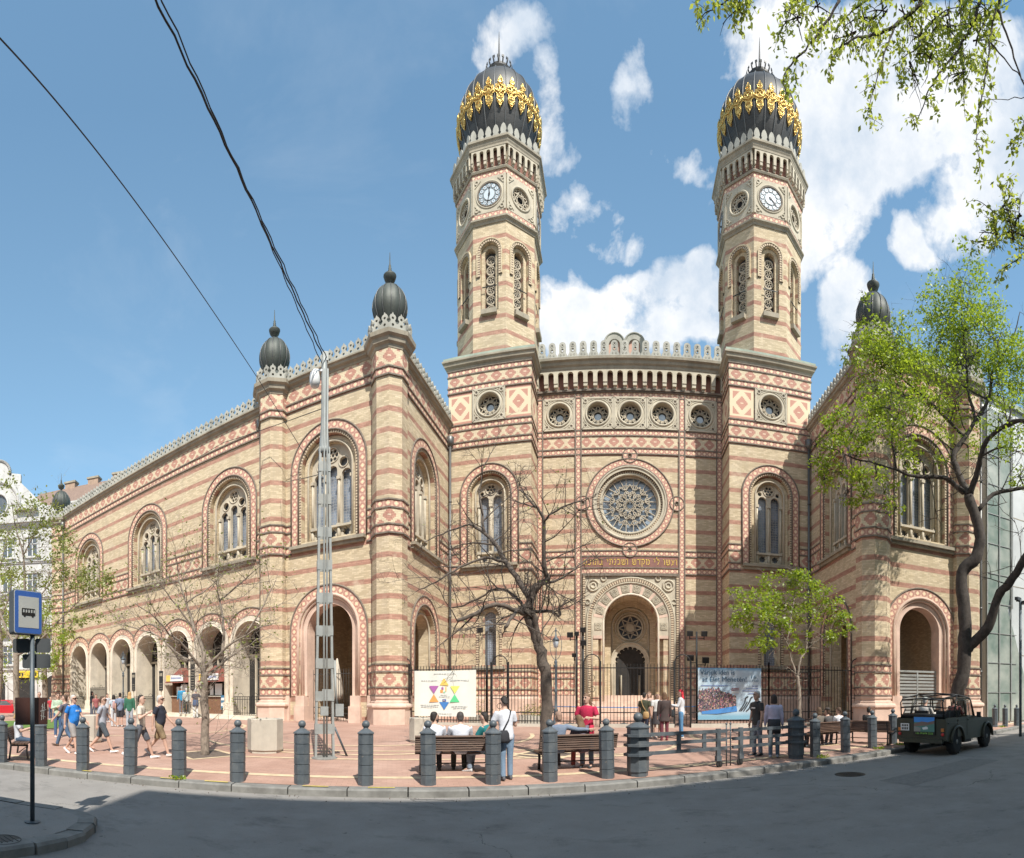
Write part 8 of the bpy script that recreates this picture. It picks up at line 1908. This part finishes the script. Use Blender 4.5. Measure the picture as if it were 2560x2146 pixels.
    if hair != 'bald':
        g = .012; rings = [(.015, .077, .080, -.028), (.045, .078, .086, -.022), (.075, .070, .084, -.016), (.102, .052, .068, -.016), (.119, .020, .028, -.018)]
        if hair in ('long', 'bob', 'tail'): rings = [(-.01, .080, .070, -.042), (.02, .082, .088, -.022), (.05, .081, .098, -.012), (.082, .070, .090, -.012), (.108, .050, .068, -.014), (.124, .020, .028, -.018)]
        if hair in ('short', 'crop'): rings = [(-.085, .050, .026, -.066), (-.05, .064, .036, -.062), (-.015, .074, .056, -.046)]+rings
        loft(hm_, [(hc+hu*z+hf*y, hx*w_, hf*d) for z, w_, d, y in rings])
        if hair == 'long': loft(hm_, [(hc+hu*.05-hf*.04, hx*.08, hf*.06), (hc-hu*.06-hf*.055, hx*.090, hf*.05), (hc-hu*.16-hf*.08, hx*.10, hf*.045), (hc-hu*.27-hf*.09, hx*.10, hf*.04), (hc-hu*.34-hf*.08, hx*.06, hf*.025)])
        if hair == 'bob': loft(hm_, [(hc+hu*.05-hf*.03, hx*.088, hf*.07), (hc-hu*.06-hf*.04, hx*.098, hf*.065), (hc-hu*.14-hf*.045, hx*.092, hf*.055)])
        if hair == 'tail': capsule(hm_, hc-hf*.10+hu*.03, hc-hf*.13-hu*.14, .03, .02, 8)
        if hair == 'crop': pass
        solid('hair', cloth(hcol, .7), root, hm_, .013, 2)
    for sd in (-1, 1):
        e = MB(); e.bx(hc+hf*.089+hx*.031*sd+hu*.012, (.022, .012, .011), 0, M=Matrix((hx, hf, hu)).transposed()); e.bx(hc+hf*.091+hx*.031*sd+hu*.027, (.032, .012, .020), 0, M=Matrix((hx, hf, hu)).transposed()); e.build('eye', MAT['eye_dark'], root)
    e = MB()
    e.bx(hc+hf*.088-hu*.062, (.040, .014, .008), 0, M=Matrix((hx, hf, hu)).transposed()); e.build('mouth', MAT['lip'], root)
    FM = Matrix((hx, hf, hu)).transposed()
    for x in extra:
        g = MB(); k = x[0]
        if k == 'shades':
            for sd in (-1, 1): g.bx(hc+hf*.097+hx*.033*sd+hu*.012, (.050, .012, .034), 0, M=FM)
            g.bx(hc+hf*.05+hu*.018, (.165, .10, .008), 0, M=FM); g.build('sunglasses', MAT['eye_dark'], root)
        elif k == 'glasses':
            for sd in (-1, 1): g.tube([hc+hf*.100+hx*(.033*sd+.022*cos(q))+hu*(.012+.018*sin(q)) for q in [2*pi*i/10 for i in range(10)]], .003, 0, 4, closed=True)
            g.bx(hc+hf*.05+hu*.018, (.165, .10, .006), 0, M=FM); g.build('glasses', MAT['eye_dark'], root)
        elif k == 'cap':
            loft(g, [(hc+hu*z+hf*y, hx*w_, hf*d) for z, w_, d, y in ((.035, .084, .104, -.01), (.08, .082, .10, -.01), (.12, .06, .075, -.012), (.135, .02, .03, -.012))]); g.bx(hc+hf*.13+hu*.045, (.13, .11, .012), 0, M=FM); g.build('cap', cloth(x[1]), root)
        elif k == 'sling':
            g.tube([S(.50)-X*.10*x[2]+fwd*.10, S(.54)-X*.09*x[2], S(.50)-X*.08*x[2]-fwd*.10, S(.30)+X*.0-fwd*.125, S(.10)+X*.13*x[2]-fwd*.12], .016, 0, 6); loft(g, [(S(t)+X*.14*x[2]-fwd*.16, X*w_, fwd*d) for t, w_, d in ((-.16, .10, .05), (-.10, .13, .07), (.04, .12, .07), (.10, .08, .04))], 10); g.build('shoulder_bag', cloth(x[1]), root)
        elif k == 'backpack':
            loft(g, [(S(t)-fwd*.18, X*w_, fwd*d) for t, w_, d in ((.05, .10, .05), (.10, .14, .08), (.30, .14, .08), (.44, .11, .06), (.48, .06, .03))], 12)
            for sd in (-1, 1): g.tube([S(.46)+X*.11*sd-fwd*.12, S(.52)+X*.11*sd, S(.44)+X*.12*sd+fwd*.125, S(.22)+X*.15*sd+fwd*.08, S(.14)+X*.15*sd-fwd*.1], .018, 0, 6)
            g.build('backpack', cloth(x[1]), root)
        elif k == 'strap': g.tube([S(.10)-X*.16*x[2]+fwd*.06, S(.3)+X*0+fwd*(.135+belly*.4), S(.50)+X*.10*x[2]+fwd*.06, S(.53)+X*.09*x[2]-fwd*.04, S(.3)-fwd*.13, S(.10)-X*.16*x[2]-fwd*.09], .013, 0, 6); g.build('strap', cloth(x[1]), root)
        elif k == 'handbag':
            a = wr[x[2]]; loft(g, [(a+Vector((.03*x[2], .02, z)), Vector((.05, 0, 0)), Vector((0, w_, 0))) for z, w_ in ((-.42, .10), (-.38, .15), (-.22, .13), (-.16, .08))], 10); g.tube([a+Vector((.03*x[2], -.07, -.18)), a+Vector((.02*x[2], 0, .0)), a+Vector((.03*x[2], .1, -.18))], .008, 0, 5); g.build('handbag', cloth(x[1]), root)
        elif k == 'book':
            q = (wr[-1]+wr[1])/2+fwd*.08+Vector((0, 0, .03)); g.bx(q-X*.07, (.15, .012, .21), 0, M=Matrix.Rotation(.25, 3, 'Z') @ Matrix.Rotation(-.7, 3, 'X')); g.bx(q+X*.07, (.15, .012, .21), 0, M=Matrix.Rotation(-.25, 3, 'Z') @ Matrix.Rotation(-.7, 3, 'X')); g.build('book', MAT['white_enamel'], root)
        elif k == 'waistcoat': loft(g, [(S(.14), X*.165, fwd*.13), (S(.02), X*.185, fwd*.145), (S(-.12), X*.195, fwd*.155), (P0-Vector((0, 0, .26)), X*.19, fwd*.15)]); g.build('tied_jacket', cloth(x[1]), root)
        elif k == 'print': 
            q = S(.36)+fwd*(.133+belly*.5)
            for i in range(6): g.bx(q+X*(i-2.5)*.026, (.018, .02, .04), 0)
            g.build('chest_print', MAT['white_enamel'], root)
        elif k == 'collar': g.tube([S(.53)+X*.07*cos(a)+fwd*.07*sin(a)+up*.01 for a in [2*pi*i/14 for i in range(14)]], .010, 0, 6, closed=True); g.build('collar', cloth(x[1]), root)
        elif k == 'beard': loft(g, [(hc+hu*z+hf*y, hx*w_, hf*d) for z, w_, d, y in ((-.135, .03, .03, .05), (-.115, .055, .06, .032), (-.075, .066, .076, .018), (-.05, .068, .06, .008))]); g.build('beard', cloth(x[1]), root)
    return root
GREY, DARK, BLOND = (.32, .31, .29), (.022, .017, .014), (.42, .26, .11); BRN = (.075, .042, .025)
# left group
person(183, 1886, 'person in a bright blue T-shirt, grey shorts and sunglasses striding along', 128, 151, pose='walk', top=(.02, .20, .62), bottom=(.30, .28, .27), legs='short', hair='crop', hcol=(.45, .43, .41), belly=.055, extra=(('shades',), ('print',)), shoes=(.7, .7, .7), stride=.30, slim=1.12)
person(256, 1882, 'person in a pale grey polo shirt, dark shorts and white trainers walking with sunglasses on', 105, 147, pose='walk', top=(.34, .36, .41), bottom=(.07, .085, .10), legs='short', hcol=BRN, extra=(('shades',), ('collar', (.36, .38, .43))), shoes=(.7, .7, .7), stride=.45)
person(352, 1898, 'person in a cream T-shirt, dark shorts and white trainers walking with face turned away', 100, 166, pose='walk', top=(.58, .52, .43), bottom=(.10, .11, .13), legs='short', hcol=DARK, head=(.3, 0), shoes=(.72, .72, .72), stride=.42, phase=-1, arms={1: ((.12, .02, -.26), (-.05, .20, .12))})
person(399, 1891, 'grey-haired person in a navy polo shirt, glasses and khaki cargo shorts walking', 112, 158, pose='walk', top=(.022, .026, .042), bottom=(.26, .19, .11), legs='short', hair='crop', hcol=(.48, .47, .45), belly=.045, extra=(('glasses',), ('collar', (.45, .42, .40))), shoes=(.6, .6, .58), stride=.42, slim=1.06)
person(145, 1844, 'person with tied-back hair and crossed arms in a pale green patterned jacket and jeans', 172, 112, top=(.38, .48, .36), bottom=(.05, .10, .20), sleeve='long', hair='tail', hcol=BRN, arms={-1: ((.06, .06, -.26), (-.20, .12, .03)), 1: ((.06, .06, -.26), (-.20, .14, .07))}, shoes=(.65, .6, .6))
person(163, 1868, 'person in a striped dark top and jeans half hidden behind the blue T-shirt', -60, 138, pose='walk', top=(.10, .10, .13), bottom=(.07, .12, .20), hcol=BRN, shoes=(.10, .06, .04), stride=.5)
person(300, 1818, 'person seen from behind in a slate blue shirt with a cross-body strap and dark shorts', 5, 86, top=(.16, .20, .29), bottom=(.03, .03, .035), legs='short', hcol=DARK, extra=(('strap', DARK, 1),), shoes=(.5, .5, .5))
person(324, 1822, 'person with long fair hair in a dark green jacket, back to the viewer', 8, 92, top=(.03, .13, .08), bottom=(.36, .40, .44), sleeve='long', hair='long', hcol=BLOND)
person(229, 1797, 'person with curly dark hair in a black jacket in front of the arcade', 80, 68, top=(.04, .042, .045), bottom=(.09, .10, .13), sleeve='long', hair='bob', hcol=DARK)
person(284, 1817, 'dark-haired person in a pale blue top with a pink bag waiting by the arches', -20, 80, top=(.42, .50, .56), bottom=(.50, .52, .55), hair='bob', hcol=DARK, extra=(('backpack', (.40, .25, .24)),))
person(268, 1806, 'person in a white and grey patterned shirt behind the man in the grey polo', 150, 72, top=(.45, .46, .48), bottom=(.12, .15, .2), sleeve='long', hair='long', hcol=BRN)
person(240, 1800, 'person with long brown hair beside the curly-haired one by the arcade', 170, 64, top=(.30, .10, .10), bottom=(.10, .10, .12), hair='long', hcol=(.10, .06, .035))
person(98, 1830, 'person standing behind the brown board with only the top of the head showing', 180, 100, top=(.35, .33, .32), bottom=(.1, .1, .13), hcol=BRN)
person(126, 1800, 'distant person in a red top beyond the brown board', 150, 58, top=(.50, .04, .06), bottom=(.08, .1, .16), hcol=BRN)
Y_ = YW-.7
for x, lb, kw in ((454, 'person in a bright blue jacket at the ticket kiosk counter', dict(top=(.03, .25, .45), bottom=(.14, .13, .14), sleeve='long', hcol=GREY, H=1.74)), (466, 'person in a pale grey jacket with a shoulder strap at the ticket kiosk', dict(top=(.42, .45, .43), bottom=(.03, .035, .03), sleeve='long', hcol=(.55, .53, .48), extra=(('strap', DARK, 1),), H=1.62))):
    s_, c_ = gdir(x); person(x, 1781, lb, -12, loc=Vector((s_/c_*Y_, Y_, .60)), **kw)
s_, c_ = gdir(489); person(489, 1793, 'person with hand on hip, dark T-shirt and a jacket tied round white trousers', -8, loc=Vector((s_/c_*(YW-1.25), YW-1.25, .44)), H=1.70, top=(.075, .07, .085), bottom=(.60, .62, .60), hcol=GREY, extra=(('waistcoat', (.06, .09, .16)),), arms={1: ((.16, -.02, -.24), (-.16, .12, -.14))})
# first bench
def on_bench(i, off, label, **kw):
    p, rz = BL[i]; v = Vector((cos(rz)*off-sin(rz)*.10, sin(rz)*off+cos(rz)*.10, 0)); r_ = rz+kw.pop('turn', 0)
    return person(int(1000+i*100+off*10), 1900, label, loc=Vector((p.x+v.x, p.y+v.y, gz(p.x, p.y))), pose='sit', rz=r_, seat=.40, **{**kw, 'H': kw['H']*.96})
on_bench(0, -.52, 'bearded person in a white T-shirt at the left end of the bench, head turned', H=1.76, top=(.60, .62, .68), bottom=(.03, .03, .035), hcol=DARK, head=(.7, 0), lean=.05, extra=(('beard', DARK),), shoes=(.03, .03, .03))
on_bench(0, .02, 'person in a white T-shirt with cropped hair in the middle of the bench', H=1.76, top=(.60, .62, .68), bottom=(.04, .045, .04), hair='crop', hcol=(.06, .05, .045), lean=.08, slim=1.1, shoes=(.05, .06, .05))
on_bench(0, .60, 'person in a teal shirt with a pack strap turned sideways at the bench end', H=1.74, top=(.01, .15, .16), bottom=(.20, .25, .32), hcol=DARK, turn=.95, lean=.12, extra=(('strap', (.30, .22, .14), 1),), shoes=(.5, .5, .5))
person(1266, 1951, 'standing person in a white T-shirt and jeans with a black sling bag', -28, 211, top=(.62, .63, .68), bottom=(.17, .25, .35), hair='crop', hcol=DARK, lean=.12, head=(0, .35), extra=(('sling', (.025, .025, .03), -1),), arms={-1: ((.10, .10, -.25), (.05, .18, -.14)), 1: ((.08, .06, -.26), (-.04, .18, .08))}, shoes=(.08, .08, .09))
on_bench(1, -.42, 'bald person in a slate blue shirt on the second bench with an arm stretched out', H=1.76, top=(.16, .20, .27), bottom=(.05, .05, .06), hair='crop', hcol=(.30, .19, .14), head=(-.3, .1), sleeve='long', shoes=(.5, .5, .5), skin='skin_tan', arms={1: ((.22, -.12, -.06), (.26, -.02, .0))})
on_bench(1, .16, 'person with long brown hair leaning on the shoulder next to them on the second bench', H=1.62, top=(.16, .13, .17), bottom=(.28, .07, .06), sleeve='long', hair='long', hcol=(.16, .095, .05), bow=-.18, head=(-.2, .1), shoes=(.6, .6, .6))
# right group
person(1467, 1919, 'smiling person in a dark red polo shirt and jeans holding a red bag', 196, 186, top=(.42, .015, .06), bottom=(.15, .22, .32), hair='long', hcol=(.17, .10, .06), head=(.25, .05), extra=(('handbag', (.50, .02, .06), -1),), arms={-1: ((.10, .05, -.25), (-.12, .20, .02)), 1: ((.10, .02, -.26), (-.18, .16, .0))}, shoes=(.04, .05, .06))
person(1611, 1848, 'short-haired person in an olive green top with a tan bag, seen from behind', 25, 117, top=(.05, .055, .03), bottom=(.03, .04, .07), hcol=DARK, sleeve='short', extra=(('sling', (.42, .27, .12), 1),), shoes=(.5, .45, .4))
person(1623, 1844, 'person with wavy brown hair facing the one in the olive top', 200, 116, top=(.40, .30, .26), bottom=(.3, .3, .3), hair='bob', hcol=(.12, .065, .035))
person(1643, 1845, 'person in a white blouse and dark skirt beyond the brown coat', 160, 114, top=(.62, .62, .60), bottom=(.05, .045, .05), legs='skirt', hair='bob', hcol=(.30, .20, .10), shoes=(.6, .6, .58))
person(1661, 1852, 'person in a dark brown patterned coat and maroon trousers, back to the viewer', -10, 121, top=(.055, .038, .036), bottom=(.13, .03, .045), sleeve='long', hair='bob', hcol=(.12, .065, .035), hem=.24, shoes=(.20, .03, .04), extra=(('strap', (.03, .03, .03), 1),))
person(1703, 1848, 'person with bright red hair in a white top and blue jeans looking to the left', -85, 124, top=(.56, .57, .60), bottom=(.08, .20, .36), sleeve='long', hair='long', hcol=(.62, .03, .05), extra=(('handbag', (.02, .025, .03), -1),), arms={-1: ((.05, .10, -.25), (.0, .22, .05))}, shoes=(.55, .5, .45))
person(1893, 1890, 'grey-haired person in a dark printed T-shirt and faded jeans, turned to the left', -128, 163, top=(.035, .035, .035), bottom=(.15, .17, .21), hair='crop', hcol=(.46, .44, .42), skin='skin_tan', extra=(('print',), ('sling', (.03, .03, .035), 1)), shoes=(.04, .05, .06), stride=.1)
person(1935, 1895, 'person with long dark hair in a lilac top, jeans and a jacket round the waist', -5, 159, top=(.46, .43, .55), bottom=(.12, .17, .23), sleeve='long', hair='bob', hcol=(.035, .024, .02), extra=(('waistcoat', (.035, .035, .04)),), shoes=(.45, .47, .52))
on_bench(2, -.45, 'person with brown hair on the shaded bench between the barrier post and bollard', H=1.7, top=(.13, .11, .09), bottom=(.05, .05, .06), sleeve='long', hair='bob', hcol=(.10, .06, .035), head=(.4, 0))
on_bench(2, -.05, 'second person on the shaded bench wearing a cap', H=1.66, top=(.08, .075, .075), bottom=(.08, .08, .1), sleeve='long', hcol=BRN, extra=(('cap', (.05, .04, .035)),))
on_bench(2, .5, 'person in a white shirt at the right end of the shaded bench', H=1.68, top=(.58, .58, .62), bottom=(.06, .06, .08), hair='tail', hcol=BRN)
on_bench(3, 0., 'person in dark clothes on the bench behind the jeep, legs stretched out', H=1.7, top=(.05, .05, .05), bottom=(.04, .05, .05), sleeve='long', hcol=DARK, shoes=(.04, .04, .04))
on_bench(4, .05, 'fair-haired person in a white shirt reading on the bench at the left edge', H=1.66, top=(.55, .57, .62), bottom=(.05, .08, .13), hair='bob', hcol=BLOND, head=(0, .5), lean=-.05, extra=(('book',),), arms={-1: ((.04, .12, -.24), (-.08, .20, .06)), 1: ((.04, .12, -.24), (-.08, .20, .06))}, shoes=(.4, .4, .4))
# in the car
jm = JEEP.matrix_basis
for lx, ly, lb, kw in ((.24, .35, 'passenger in a chequered cap and white top in the open car', dict(top=(.55, .52, .48), hcol=GREY, extra=(('cap', (.30, .32, .30)),))), (1.02, -.34, 'driver with brown hair in a maroon top in the open car', dict(top=(.20, .07, .06), hcol=BRN))):
    q = Matrix.Translation(JEEP.location) @ Matrix.Rotation(JEEP.rotation_euler.z, 4, 'Z') @ Vector((lx-.08, ly, .42)); person(int(3000+lx*100), 10, lb, loc=q, pose='sit', seat=.46, rz=JEEP.rotation_euler.z-pi/2, H=1.72, bottom=(.06, .06, .07), sleeve='long', arms={-1: ((.04, .14, -.22), (.0, .22, .04)), 1: ((.04, .14, -.22), (.0, .22, .04))}, **kw)
flush()
